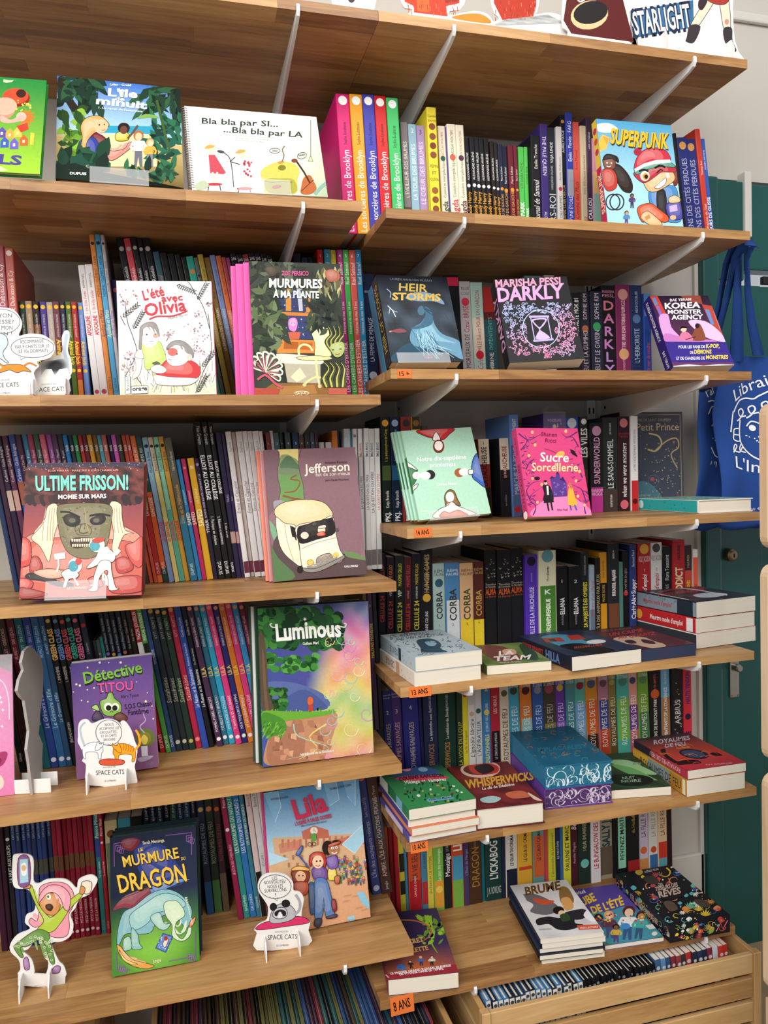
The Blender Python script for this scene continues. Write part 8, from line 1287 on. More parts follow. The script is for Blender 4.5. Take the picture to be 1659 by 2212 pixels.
a.g(14, 16, lambda u, v: mixc(mixc('20242c', '4a5a6a', noise2(u*1.6, v*1.6, 1)*max(0, 1-abs(v-.5)*2)), '16303c', max(0, v-.7)*2)); a.c('c89090', 9, '860,815 920,805 960,815').b('8a4a54', '870,810 930,795 970,812 920,822').b('7a98b8', '960,600 1060,560 1170,590 1210,640 1140,620 1040,620').c('b8d0e8', 4, '845,545 870,570 865,600').c('d8e8f4', 5, '850,650 880,680 900,720').c('d8e8f4', 3, '880,680 910,690').c('d8e8f4', 3, '865,665 858,700')
a.b('234a60', '880,1010 920,930 980,890 1050,880 1120,900 1180,940 1240,1000 1250,1012').b('6a9ab4', '1010,790 1060,760 1100,700 1130,710 1150,770 1200,830 1300,870 1330,920 1340,1000 1240,950 1150,920 1080,920 1010,900 990,850').b('8ab8cc', '1060,780 1110,740 1140,790 1190,850 1290,890 1200,880 1120,870 1060,880').b('3f6a84', '1000,790 1060,765 1090,700 1075,670 1095,655 1130,690 1135,760 1080,790 1010,800').e('4a7088', 1062, 680, 24, 30).c('2a4a5c', 10, '1075,660 1140,690 1200,690 1240,740', True).c('2a4a5c', 8, '1080,670 1150,720 1180,740', True)
R = random.Random(4)
for j in range(36): x = R.uniform(1000, 1150); a.c(R.choice(['a8d0e0', '3a6a84', '5a8aa4', 'c0e0ec']), 3, [(x, R.uniform(800, 860)), (x+R.uniform(0, 60), 900), (x+R.uniform(20, 170), R.uniform(920, 1000))], False, j % 9 == 0)
a.t('HEIR', 920, 556, 1100, 562, 48, 'd8b85a', 'b').t('OF', 1010, 580, 1050, 582, 16, 'd8b85a', 'b').t('STORMS', 878, 612, 1185, 618, 44, 'd8b85a', 'h').t('LAUREN HAMILTON MURRAY', 866, 490, 1130, 498, 13, '8a8a90', 'r').t('milan', 1085, 988, 1138, 990, 14, 'd8507a', 'b'); a.finish('cover_print', bk)
behind('heir', 1, .03, '3f7ea0', ['blue-edged copy right behind the stormy fantasy cover'], None, False, None, False, .001); acrylic('heir', 'clear acrylic easel under the stormy fantasy cover', .08, .8, .018)
bk, a = face('darkly', '141318', 'black novel cover with a pink and blue filigree hourglass', 'DARKLY|.12|.85|e0a0d0|us.7b', False)
a.p('121116', '-89,488 365,462 490,985 0,1022'); R = random.Random(12)
def dcol(x, y): return mixc(mixc('e88aa8', '9ac0e8', max(0, min(1, .5+.5*math.sin(y/90.+x/200.)))), 'c8a0e0', .3)
for j in range(620):
    x, y = R.uniform(-62, 430), R.uniform(632, 965); cx, cy = 205+(y-790)*.18, 795
    if abs(x-cx) > 225 or (abs(x-cx) < 95 and abs(y-cy) < 105): continue
    s_ = R.choice([-1, 1]); k = R.uniform(6, 14); an = R.uniform(0, 6.28)
    a.c(dcol(x, y), 3.6, [(x+math.cos(an+s_*t*.9)*k*(1-t*.13), y+math.sin(an+s_*t*.9)*k*(1-t*.13)) for t in range(6)], False, j % 16 == 0)
a.o('b8c8f0', 5, 205, 795, 118, 122).p('b8a8e0', '128,712 255,708 258,722 130,726').p('b8a8e0', '155,868 285,856 288,868 158,882').l('b8b0e8', 6, '140,725 165,868').l('b8b0e8', 6, '248,722 275,858').b('c8b0e8', '150,735 240,728 225,770 200,800 235,825 262,855 175,862 180,830 194,800 165,770').b('121116', '160,742 230,736 215,765 196,785 175,768').e('d8608a', 245, 968, 14)
a.t('MARISHA PESSL', -80, 536, 348, 510, 44, 'd898b8', 'h').t('DARKLY', -66, 626, 352, 594, 84, 'd8a0d0', 'h').t('ELEGY', 225, 988, 280, 984, 11, 'd898b8', 'b'); a.finish('cover_print', bk)
bk, a = face('korea', '2f2470', 'night street novel cover with a purple band of yellow and white lettering', 'KOREA MONSTER AGENCY|.05|.6|f0f0f4|ds.5b;BAE YERAM|.74|.96|f0f0f4|ds.4', False)
a.g(8, 10, lambda u, v: mixc('2a1a30', '6a3a60', v)); a.p('c8443a', '910,590 960,590 1010,700 975,720').p('5a8ac0', '925,600 945,600 960,640 940,645').p('8a6ac0', '945,650 965,650 985,700 965,705').p('9a4a3a', '1100,590 1220,590 1235,640 1140,620').p('b84a3a', '1230,640 1300,650 1380,850 1330,840').p('6a8ac8', '1250,670 1275,672 1310,760 1290,760').p('d8806a', '1300,680 1322,684 1360,790 1345,790').b('d8a0d8', '960,720 1020,700 1040,780 1100,850 1080,880 1000,870').b('e8c0e8', '1150,740 1250,740 1340,800 1390,870 1280,850 1200,800').b('c87ac0', '1000,820 1100,840 1220,850 1330,870 1010,880')
a.b('8a4a34', '1170,860 1190,790 1215,755 1240,790 1260,850 1240,865').e('2a1c24', 1205, 770, 14, 16).b('d87aa0', '1090,850 1110,810 1150,815 1180,860 1110,866').e('f0c8b0', 1118, 792, 20, 18).b('1c1418', '1098,795 1105,772 1135,775 1138,785 1110,785').l('2a1a20', 5, '1130,860 1195,840')
a.p('3a2a8a', '985,876 1395,872 1450,1003 1022,1020').p('d8e0f0', '1045,1046 1150,1030 1250,1036 1350,1022 1448,1022 1451,1026 1045,1053')
a.t('BAE YERAM', 1036, 622, 1166, 618, 15, 'f4f4f4', 'b').t('KOREA', 1002, 666, 1222, 660, 34, 'f4f4f4', 'h').t('MONSTER', 1020, 697, 1230, 694, 24, 'f4f4f4', 'h').t('AGENCY', 1042, 732, 1240, 728, 28, 'f4f4f4', 'h').t('POUR LES FANS DE', 1084, 920, 1258, 914, 20, 'f4f4f4', 'b').t('K-POP,', 1264, 914, 1350, 910, 26, 'f0d84a', 'h').t('DE', 1160, 955, 1182, 954, 18, 'f4f4f4', 'b').t('DÉMONS', 1188, 954, 1300, 950, 27, 'f0d84a', 'h').t('ET DE CHASSEURS DE', 1068, 1000, 1258, 992, 20, 'f4f4f4', 'b').t('MONSTRES', 1266, 990, 1408, 984, 27, 'f0d84a', 'h'); a.finish('cover_print', bk)
bk, a = face('notre', 'b4e0c8', 'mint green cover with four faceless friends seen from all sides', '#.3|.7|2f7a48', False)
a.p('b2dfc6', '942,150 1378,128 1518,668 1050,720'); a.ol = ('23201f', 4); a.cel = 30
a.b('c8303a', '1045,146 1268,134 1245,170 1205,205 1165,200 1090,180').b('f4ece8', '1140,205 1162,155 1190,205').e('7a3028', 1178, 245, 36, 42).e('f4eee8', 1178, 240, 26, 30)
a.b('2f7a48', '945,360 1000,365 1040,400 1040,440 1010,490 965,505').b('f4ece4', '940,335 985,345 1045,395 1000,380 950,360').b('f4ece4', '975,545 1010,500 1045,480 1030,510').e('1c1a1a', 1122, 422, 34, 30).e('f4eee8', 1092, 428, 34, 26).e('f4eee8', 1035, 428, 26, 24)
a.b('2f66b8', '1400,310 1432,300 1480,480 1470,500 1430,470 1395,440 1385,380').e('a85a30', 1310, 408, 32, 28).e('f4eee8', 1340, 404, 34, 24).b('f4eee8', '1368,392 1396,388 1396,415 1370,418')
a.b('8a6234', '1215,560 1240,520 1275,525 1300,580 1320,620 1295,620 1285,660 1230,670 1222,620').e('f4eee8', 1250, 565, 27, 34).b('f4e8e0', '1150,705 1175,650 1235,620 1250,600 1275,600 1295,620 1370,650 1410,680').b('e0683f', '1190,700 1210,660 1250,672 1300,650 1340,665 1362,688'); a.ol = None
a.t('Notre dix-septième', 1040, 340, 1352, 322, 28, 'fff', 'b').t('printemps', 1122, 375, 1286, 366, 26, 'fff', 'b').t('Cristina Nuñez', 1164, 494, 1296, 486, 18, 'f8f8f4', 'b').t('Éditions', 1062, 668, 1108, 664, 15, 'f4f4f0', 'i').t('Barcelone', 1088, 682, 1138, 678, 13, 'f4f4f0', 'i'); a.finish('cover_print', bk)
behind('notre', 3, .009, ['b0dcc4', 'acd8c2', 'b0dcc6'], ['mint green copy right behind the four-friends cover', 'second mint green copy behind the four-friends cover', 'hindmost mint green copy behind the four-friends cover'], '#.35|.65|2f7a48', False, 'mint green copies', True, .002, -.004); acrylic('notre', 'clear acrylic easel under the mint green cover', .13, .82, .016)
bk, a = face('sucre', 'd4457f', 'pink novel cover with a purple house, a man and a woman', 'SUCRE & SORCELLERIE|.4|.93|6a2040|us.5;Shanen Ricci|.1|.3|6a2040|us.4;@.965|f4f0f0', False)
a.p('d9467f', '55,125 430,140 540,690 120,703').b('e884b8', '180,620 290,560 400,560 520,640 538,690 150,700'); R = random.Random(6)
for sx, pts in ((1, '150,690 170,630 130,580 150,540 210,500'), (1, '130,580 110,520 150,470 200,460'), (1, '70,160 130,200 180,180 240,160'), (1, '80,260 120,210 110,170'), (1, '110,380 140,330 180,320'), (-1, '500,680 490,620 520,580 480,540'), (-1, '500,600 470,520 440,500 400,480'), (-1, '430,160 370,190 330,160'), (-1, '440,250 400,190 350,200'), (-1, '470,440 440,380 410,370')): a.c('5a2a6a', 9, pts, True)
a.leaves(8, 60, (70, 150, 160, 640), ['6a2f70', '4a2460'], 34, 3, (-60, 60)); a.leaves(9, 50, (400, 160, 520, 660), ['6a2f70', '4a2460'], 34, 3, (120, 240))
for x, y in ((155, 155), (170, 230), (130, 295), (150, 440), (210, 480), (450, 400), (430, 460), (445, 560), (490, 620), (360, 155), (180, 600)): a.e('f0b878', x, y, 9, 11, n=10)
a.p('5a3a8a', '265,440 300,430 305,410 325,420 330,440 370,470 375,560 285,565').p('3a2460', '260,445 275,425 295,440').p('3a2460', '325,450 345,430 368,470').p('3a2460', '300,415 312,395 325,420'); a.dots(5, 16, (280, 470, 365, 550), ['8a6ac0'], 4, 7)
a.b('f0b050', '300,295 320,275 350,275 352,300 320,310').c('8a3a4a', 4, '230,255 270,268 305,285').b('1c1418', '390,265 410,270 425,290 435,310 415,300 400,290').e('1c1418', 180, 440, 18, 12)
a.b('221c22', '215,500 225,480 255,485 275,520 285,590 220,590 225,540').p('1c181c', '225,580 285,580 290,600 222,605').l('1c181c', 10, '245,600 255,660').l('1c181c', 10, '270,600 280,655').e('f0c8a8', 235, 470, 11, 14, n=10).e('1a1416', 233, 460, 12, 8, n=10).p('f4f0f0', '240,490 252,490 256,550 244,550').b('e8b23a', '385,510 405,500 425,560 440,620 385,620 380,560').e('f0c8a8', 392, 488, 11, 13, n=10).b('c8704a', '380,480 390,470 405,490 400,520 392,500').l('4a5ab0', 9, '395,620 405,655').l('4a5ab0', 9, '425,618 440,655')
a.t('Shanen', 208, 178, 306, 186, 24, '5a1f3a', 'r').t('Ricci', 234, 216, 300, 220, 24, '5a1f3a', 'r').t('Sucre', 200, 332, 380, 340, 56, 'f8f0e0', 'b').t('&', 290, 362, 312, 364, 18, 'f0c890', 'b').t('Sorcellerie', 145, 392, 440, 400, 52, 'f4d8a0', 'b').t('Alter Real', 310, 660, 380, 658, 16, '6a2a4a', 'r'); a.finish('cover_print', bk)
bk, a = face('prince', '2a2540', 'dark starry gift-edition cover with gold border, in shrink film', None, True)
a.g(8, 12, lambda u, v: mixc('262338', '2f3a50', v)); a.l('b89a5a', 4, '735,48 1095,42 1095,560'); a.b('3f7a8a', '700,560 740,500 800,430 870,425 940,480 990,560 1000,575 700,575').c('d8bc80', 9, '880,240 930,250 970,210 950,165 890,150').c('c8ac70', 7, '930,245 1010,190 1070,180 1080,230 1030,270 1070,350'); R = random.Random(3)
for j in range(70): x = R.choice([R.uniform(850, 950), R.uniform(960, 1080)]); y = R.uniform(180, 560); a.p('d8c890', [(x, y), (x+9, y+3), (x+2, y+7)], j % 20 == 0)
a.dots(2, 60, (720, 60, 1090, 560), ['8a90b0', 'c8c8d0'], 1.2, 2.6).e('b84a5a', 905, 410, 14, 12).o('5a6a8a', 3, 912, 420, 34).e('a85a4a', 1050, 200, 8).e('8a2a4a', 1070, 510, 10)
a.t('ANTOINE DE SAINT-EXUPÉRY', 760, 82, 1035, 82, 16, 'a89878', 'r').t('Le Petit Prince', 740, 136, 1085, 132, 42, 'd0b88a', 'r').t('KALIMA', 790, 540, 910, 535, 24, 'd0c8b0', 'r').t('ILLUSTRÉ PAR', 800, 510, 890, 508, 12, 'c0b8a0', 'r'); a.finish('cover_print', bk)
q_, o_, wd_, up_, w_, h_, t_ = FACES['prince']; link('film', mesh('film', [(0, 0, .0012), (w_, 0, .0012), (w_, h_, .0012), (0, h_, .0012)], [(0, 1, 2, 3)]), ('film',), bk)
# ------------------------------------------------------------------ books lying flat, right bay
ax = Matrix.Translation((1.162, -.264, 1.2336+.0004)); bk = cover_book(ax, .140, .224, .029, 'e9e8e4', 'white hardback with turquoise spine lying flat on the 14 ANS shelf'); spine_on(bk, .029, .224, '#.02|.98|2fb0b0;~.2|.8|14504e;@.06|e8f4f0')
a = Art([(0, 0), (1, 0), (1, 1), (0, 1)], [(0, .224), (.14, .224), (.14, 0), (0, 0)]); a.g(4, 4, blobs('5f8f88', '8fb8b0', 2)).leaves(3, 30, (.1, .1, .9, .9), ['3a6a64', 'c8d8d0'], .16, .02); a.finish('cover_print', bk)
bk, a = face('nouer', 'b8ccd4', 'pale blue novel with a dark ink head, top of a two-book stack', '#.55|.62|2a3a44;DÉNOUÉ|.3|.52|3a4a54|us.5;~.05|.9|3a5060', False)
a.g(6, 6, blobs('a3b6bf', 'bccbd0', 1)); a.b('2f4a5c', '1035,195 1060,180 1120,175 1170,190 1195,215 1190,240 1230,262 1080,265 1060,235').b('8fb0c0', '1090,195 1140,190 1165,205 1150,222 1110,220'); R = random.Random(4)
for j in range(70): x, y = R.uniform(860, 1360), R.uniform(135, 285); k = R.uniform(8, 18); an = R.uniform(0, 6.3); a.c('33434c', 3, [(x+math.cos(an+t*.8)*k*(1-t*.12), y+math.sin(an+t*.8)*k*.5*(1-t*.12)) for t in range(5)], False, j % 14 == 0)
a.t('CHIMÈRES', 930, 165, 1110, 150, 18, '3a4a54', 'r').t('DE VOUGEOT', 910, 188, 1160, 160, 15, '3a4a54', 'r'); a.finish('cover_print', bk)
behind('nouer', 1, .029, 'e4ddd2', ['cream novel with brown ornaments, under the pale blue one'], '#.5|.6|c8a07a;DÉNOUÉ|.2|.45|6a4a3a|us.5;~.05|.9|7a5a48', False, None, False, .003)
bk, a = face('team', '4a6a3a', 'low paperback with a green garden cover and hand-drawn title, pages forward', None, False)
a.g(8, 6, blobs('3f5f34', '8a9a5a', 3)).b('7a4a44', '1430,230 1560,215 1700,300 1560,330').b('d8a888', '1560,235 1620,228 1640,260 1580,268').b('2f4a2a', '1640,205 1700,200 1800,290 1740,300').t('LA', 1545, 275, 1630, 262, 30, 'f0ece4', 'h').t('TEAM', 1520, 320, 1740, 296, 36, 'f0ece4', 'h').t('Pauline Amelin', 1560, 338, 1690, 322, 12, 'e8e0d8', 'r'); a.finish('cover_print', bk)
bk, a = face('nuitA', '1c2233', 'thick dark blue thriller with white pages, lying face up', 'SAWYER BENNETT|.1|.5|c83a30|ds.6h;HILLA|.55|.8|6a8ac0|ds.6h', False)
a.g(6, 6, blobs('1c2436', '33415c', 1)).b('4a90b0', '210,165 380,150 540,215 400,240').p('a83a34', '215,170 340,166 375,192 240,196').p('a83a34', '380,156 460,152 505,180 410,186').p('2a3448', '255,178 300,176 320,190 275,192').e('d8dce0', 568, 196, 60, 13, -2).b('14181f', '330,225 470,205 690,250 560,275').t('MICHEL SEIDE', 210, 148, 330, 138, 12, '4a6a8a', 'b').t('SEULE DANS LA PEUR', 430, 240, 610, 222, 14, 'b84038', 'b'); a.finish('cover_print', bk)
bk, a = face('nuitB', '232838', 'dark thriller with a bone-coloured skull and navy page edges', None, False, None, 'pageblue')
a.g(6, 6, blobs('33232f', '5a3038', 2)).b('c0a48c', '670,175 760,160 860,165 950,190 1010,225 920,240 800,215 690,210').b('3a2430', '740,190 790,185 820,205 770,210').b('3a2430', '850,180 920,190 940,210 870,205').b('4a2c38', '880,165 1010,185 1070,215 960,200').t('UN CRIME', 645, 160, 860, 128, 20, 'b03a3a', 'h').t('AU QUARTZ', 700, 178, 940, 148, 18, 'b03a3a', 'h').t('AMÉLIE WAGNER', 590, 134, 790, 112, 11, '8a6a6a', 'r'); a.finish('cover_print', bk)
bk, a = face('meurtreA', '20242c', 'film-wrapped silver and black thriller on top of the three-book stack', '#.0|1|8a98a4;#.7|.95|24303c;Meurtre mode d\'emploi|.12|.6|b83a44|ds.4b;~.1|.8|3a4a58', False)
a.g(8, 6, blobs('1c2028', '4a525c', 2, 1.5)).b('c8d0d8', '1180,1200 1280,1180 1400,1190 1330,1215 1230,1220').c('b8404a', 8, '960,1180 1100,1150 1250,1165').t("Meurtre mode d'emploi", 950, 1215, 1250, 1160, 26, 'c83a48', 'bi').c('e0e4e8', 5, '900,1180 1000,1205 1150,1240').c('d8dce0', 6, '1050,1145 1200,1160 1400,1200'); a.finish('cover_print', bk)
behind('meurtreA', 2, [.034, .033], ['c62c30', 'dedad2'], ['red-spined thriller in the middle of the three-book stack', 'pale thriller at the bottom of the three-book stack'], ["Meurtre mode d'emploi|.25|.8|f4f0ec|ds.5b;#.86|.96|f0f0f0;@.05|e8a83a", '#.0|1|3a3a40'], False, None, False, .006)
bk, a = face('vik', '2f7a4c', 'green Viking tale with clock-face border, top of a stack of four', '#.0|.3|e8f0e8;#.6|.8|7ab0d0', False); a.ol = None
a.g(6, 6, lambda u, v: mixc('23323a', '3a8a50', min(1, v*2.6))).b('3a5a8a', '860,1010 960,975 1100,985 1180,1010 1150,1040 980,1060 880,1060').b('c8485a', '900,1080 1010,1050 1190,1040 1240,1055 1180,1070 1000,1090').e('e8a8b0', 975, 1010, 30, 15).e('8ab8d0', 1080, 1005, 30, 15); R = random.Random(9)
for j in range(38): x, y = R.uniform(940, 1340), R.uniform(1085, 1235); a.e(R.choice(['1f4a30', 'f0ece0', '24302a', '5aa868', 'c8a060', '8a4a3a']), x, y, R.uniform(6, 15), R.uniform(5, 10), 0, 8, lift=(j % 10 == 0))
a.leaves(2, 24, (960, 1090, 1330, 1220), ['1c4a2c', '145030'], 30, 7, (250, 290)); a.t('COUSINS KARLSSON', 930, 1094, 1210, 1050, 22, '3a1a2a', 'h', 8).t('Vikings', 960, 1112, 1060, 1098, 22, 'f4f4e8', 'b').t('et', 1070, 1090, 1095, 1086, 14, 'f4f4e8').t('Vampires', 1110, 1090, 1225, 1074, 22, 'f4f4e8', 'b').t('Katarina Mazetti', 1110, 1222, 1258, 1190, 16, 'e8f0e8', 'b').p('6aa8c8', '1095,1215 1260,1182 1275,1195 1110,1230'); a.t('Katarina Mazetti', 1114, 1220, 1262, 1190, 14, '1a3a4a', 'b'); a.finish('cover_print', bk)
behind('vik', 3, [.014, .015, .014], ['e2dcd8', 'd87a52', '5a4a98'], ['orange-edged book second in the Viking stack', 'coral-spined book third in the Viking stack', 'violet-spined book at the bottom of the Viking stack'], ['#.0|1|4a3f8a', '#.0|1|e08a60', '#.2|.8|d8c8e0'], False, 'books under the Viking tale', False, .004)
bk, a = face('whisp', '5a1f24', 'wine red adventure novel with a round emblem, thick cream pages', None, True)
a.g(8, 8, blobs('4a1a20', '8a2f30', 3, 1.4)).o('e0b8a8', 16, 1440, 1010, 110, 45, -6).b('c8382f', '1370,985 1440,965 1540,985 1530,1030 1400,1040').b('2a1416', '1400,1000 1480,975 1520,1010 1450,1040').b('a8c8c8', '1430,1200 1500,1180 1560,1195 1520,1225 1450,1225').b('c86a4a', '1590,1160 1700,1140 1760,1180 1640,1195').b('d8c8b0', '1740,1150 1800,1180 1850,1210 1790,1200').t('WHISPERWICKS', 1350, 1135, 1780, 1058, 52, 'd8a23a', 'h').t('La clé de Dédalène', 1445, 1142, 1650, 1104, 18, 'f0ead8', 'b'); a.finish('cover_print', bk)
bk, a = face('blue', '1f6f94', 'petrol blue hardback with white swirling page edges, upper of two', '#.0|1|2a86b0;~.1|.9|14506e', True, None, 'pageblue')
a.g(6, 6, blobs('1c5a76', '25698a', 2)); R = random.Random(15)
for j in range(34): x, y = R.uniform(60, 560), R.uniform(760, 950); k = R.uniform(14, 34); an = R.uniform(0, 6); a.c(R.choice(['2f86a0', '8a6a3a', '3a96a8', 'a8784a']), 3.5, [(x+math.cos(an+t*.7)*k*(1-t*.1), y+math.sin(an+t*.7)*k*.45*(1-t*.1)) for t in range(7)], False, j % 8 == 0)
a.t('IMPLACABLES', 190, 905, 470, 880, 26, '2f7a94', 'b'); a.finish('cover_print', bk)
def edge_art(bk_, w_, t_, c0, c1, seed, n, z=.0):
    e = Art([(0, 0), (1, 0), (1, 1), (0, 1)], [(.003, t_-.003), (w_-.003, t_-.003), (w_-.003, .003), (.003, .003)]); e.p(c0, [(0, 0), (1, 0), (1, 1), (0, 1)]); R = random.Random(seed); e.clip = (np.array([.003, .003]), np.array([w_-.003, t_-.003]))
    for j in range(n):
        x, y = R.choice([R.uniform(0, .45), R.uniform(.55, 1)]), R.uniform(.1, .9); k = R.uniform(.15, .45); an = R.uniform(0, 6.3); s_ = R.choice([-1, 1]); e.c(c1, R.uniform(.015, .03), [(x+math.cos(an+s_*t*.6)*k*.28*(1-t*.08), y+math.sin(an+s_*t*.6)*k*(1-t*.08)) for t in range(8)], True, j % 6 == 0)
    e.finish('edge_print', bk_, Matrix(((1, 0, 0, 0), (0, 0, -1, .0026), (0, 1, 0, -t_), (0, 0, 0, 1))))
edge_art(bk, FACES['blue'][4], FACES['blue'][6], '2b6f88', 'd8e8ee', 3, 34)
pv = behind('blue', 1, .043, '6a3f94', ['violet hardback with white swirling page edges under the blue one'], '#.0|1|7a4aa8', True, None, False, .002)[0]; edge_art(pv, FACES['blue'][4], .043, '4f3566', 'd0c4dc', 8, 40)
bk, a = face('noire', '24382c', 'dark green novel with a wing on its cover, beside the blue hardback', None, False)
a.g(6, 6, blobs('1c2c24', '3a5a3a', 2)).b('9ac890', '690,930 780,925 850,960 930,1010 860,1010 760,970').b('6aa868', '700,950 800,970 900,1030 940,1060 850,1040 760,1000').b('141c18', '660,1040 740,1015 860,1020 920,1060 860,1110 720,1110').t('ROYAUMES', 730, 940, 840, 955, 16, 'a8c8a8', 'b').t('NUIT', 745, 1056, 815, 1046, 22, '8aa890', 'b').t('NOIRE', 735, 1085, 850, 1072, 24, '8aa890', 'b'); a.finish('cover_print', bk)
bk, a = face('feu', '8f2a34', 'red and orange dragon saga paperback with a round dark emblem', '#.0|.35|2a2a38;#.35|1|b83a50;ROYAUMES DE FEU|.3|.9|e8d0c8|us.5', False)
a.g(10, 10, lambda u, v: mixc(mixc('2c2a36', 'c84a34', min(1, v*1.5)), 'b82848', max(0, (v-.55)*1.8))); a.e('1f2236', 1190, 922, 94, 34, 6).e('3a4a6a', 1185, 922, 74, 26, 6).b('2a1418', '980,905 1010,895 1020,930 1080,975 1120,985 1060,990 1010,950').b('2a1418', '1290,915 1330,905 1370,925 1320,930').b('2a1418', '1100,975 1200,965 1230,985 1150,995 1090,1000'); R = random.Random(7)
for j in range(16): x, y = R.uniform(950, 1440), R.uniform(850, 1000); a.c(R.choice(['e87a3a', 'd8485a', 'f0a050']), 5, [(x, y), (x+30, y-10), (x+60, y+6)], True, j % 5 == 0)
a.t('ROYAUMES', 935, 865, 1170, 812, 34, 'c8ccd8', 'b').t('DE FEU', 1010, 885, 1140, 858, 26, 'c8ccd8', 'b').t('Cauchemar', 1080, 892, 1168, 876, 12, 'e8a84a', 'b').t('TUI T. SUTHERLAND', 1255, 1000, 1420, 980, 9, 'e8c8c0', 'r'); a.finish('cover_print', bk)
behind('feu', 1, .037, 'b88838', ['yellow-spined saga volume under the red dragon paperback'], '#.0|.3|e0b03a;#.3|.7|8a9a9a;ROYAUMES DE FEU|.15|.9|2a2420|ds.5;#.93|.98|f0e8c0', False, None, False, .003)
bk, a = face('temps', '2a2350', 'thick paperback with a wine red band about time travel, lowest right shelf', '#.72|1|9a2f38', False)
a.g(8, 12, lambda u, v: mixc(mixc('20264a', '3a2f5a', u), 'c8682f', max(0, min(1, (v-.4)*2.4))*(1-abs(u-.5)))).c('8ab83a', 18, '1120,640 1150,700 1140,760 1170,830', True).leaves(4, 30, (1100, 640, 1180, 780), ['9ac83a', '6a9a2f'], 36, 10, (200, 340)).o('c86a4a', 6, 1030, 700, 110, 60).fig(1080, 930, 85, 'f0c098', '4a70b8', '3a3a60', 'a84a2a').fig(1140, 930, 80, 'f0c098', 'e8e0d0', '2a2a3a', '241a18').fig(1020, 950, 70, 'e8b890', '2a2a30', '2a2a30', '2a1c18').b('4a7ac0', '930,950 960,905 990,930 980,960').t('SECRET', 1005, 770, 1105, 752, 26, 'e8c070', 'h').t('COLETTE', 1000, 830, 1125, 805, 28, 'e8b060', 'h')
a.p('9b2f38', '832,1000 1288,925 1305,1003 850,1062').t('LE PREMIER GRAND ROMAN JEUNESSE', 886, 1005, 1252, 945, 20, 'f4ecec', 'h').t('DE VOYAGE DANS LE TEMPS.', 938, 1016, 1212, 972, 20, 'f4ecec', 'h').t('ravel', 866, 1038, 858, 1004, 12, 'f0e0e0', 'b'); a.finish('cover_print', bk)
bk, a = face('brume', 'd8d6d4', 'white and grey comic of a misty wolf, top of a stack of five', '#.0|1|24304a', False)
a.g(6, 8, blobs('c8c8cc', 'e6e4e2', 2)).b('6a6a70', '60,520 150,500 260,540 330,600 250,640 140,620 160,570').b('c8543a', '160,530 230,540 300,550 250,575 180,560').b('23232a', '180,670 260,650 340,660 420,640 430,690 480,700 400,735 320,735 260,700 190,710').b('2a2a34', '330,640 470,600 510,640 440,670').b('8a6a3a', '330,470 380,470 420,540 400,580 340,560').b('d8a060', '340,540 390,530 420,590 370,610').e('1a1618', 325, 610, 36, 26).e('f0c8a0', 345, 628, 22, 18).b('2f4a30', '335,640 380,630 400,670 350,680').b('f0f0f4', '480,640 520,600 560,670 530,680').b('d8d8e0', '20,480 80,490 120,560 60,540').p('d8583a', '440,705 575,695 585,725 455,735').t('PRIX LECTURE', 462, 728, 570, 716, 10, 'f4e8e0', 'b').t('BRUME', 112, 512, 340, 478, 52, '6a4a1c', 'h').t('VANISHING', 195, 745, 280, 738, 12, '5a5a60', 'r'); a.finish('cover_print', bk)
behind('brume', 4, .0105, ['d2cfcb', '26324e', '22262e', 'd8d6d2'], ['second comic in the misty-wolf stack, pale grey', 'third comic in the misty-wolf stack, navy', 'fourth comic in the misty-wolf stack, black', 'bottom comic in the misty-wolf stack'], ['#.0|1|24304a', '#.0|1|24304a', '#.0|1|14161c', '#.0|1|16181e'], False, 'comics under the misty wolf', False, .004)
bk, a = face('tube', '4a3f94', 'purple and teal summer comic with a cheering crowd and yellow title', None, False)
a.g(6, 8, lambda u, v: mixc('4f3f94', '5a4aa0', u) if v < .5 else mixc('3f8aa0', '4a7a5a', (v-.5)*2)); R = random.Random(41); a.b('4a94a8', '520,620 640,590 760,560 880,680 960,760 640,840')
for x, y, h_, s_, t_, b_, hr in ((590, 800, 190, '6a4030', '4a6a94', '3a4a6a', '2a1a14'), (650, 790, 200, 'f0c8a0', '6a3a4a', '4a5a8a', 'e0b060'), (760, 800, 240, 'f0d0b0', 'f0f0ec', '3a5a8a', '5a2a24'), (830, 790, 200, 'c88a60', '4ab0a8', '3a5a78', '3a2418'), (690, 830, 150, '8a5a40', 'e0b84a', '5a4a7a', '1c1414')): a.fig(x, y, h_, s_, t_, b_, hr)
a.e('4a90d0', 745, 690, 30, 24).dots(4, 40, (530, 600, 900, 680), ['d8485a', 'f0d060', 'e8e8e8', '3a5a9a'], 4, 8).p('d8dcd8', '860,680 900,670 925,700 890,710').e('e0e0d8', 925, 742, 17).t('LE', 440, 520, 468, 505, 26, 'f0c83a', 'h').t('TUBE', 480, 570, 590, 520, 44, 'f0c83a', 'h').t('DE L’ÉTÉ', 560, 605, 735, 545, 44, 'f0c83a', 'h').t('Jo Witek', 460, 505, 540, 478, 18, 'f0ece8', 'b'); a.finish('cover_print', bk)
bk, a = face('reves', '1d1f26', 'black box-like book patterned with bright plants and animals', None, True, None, 'pageblue', 'book', 'book')
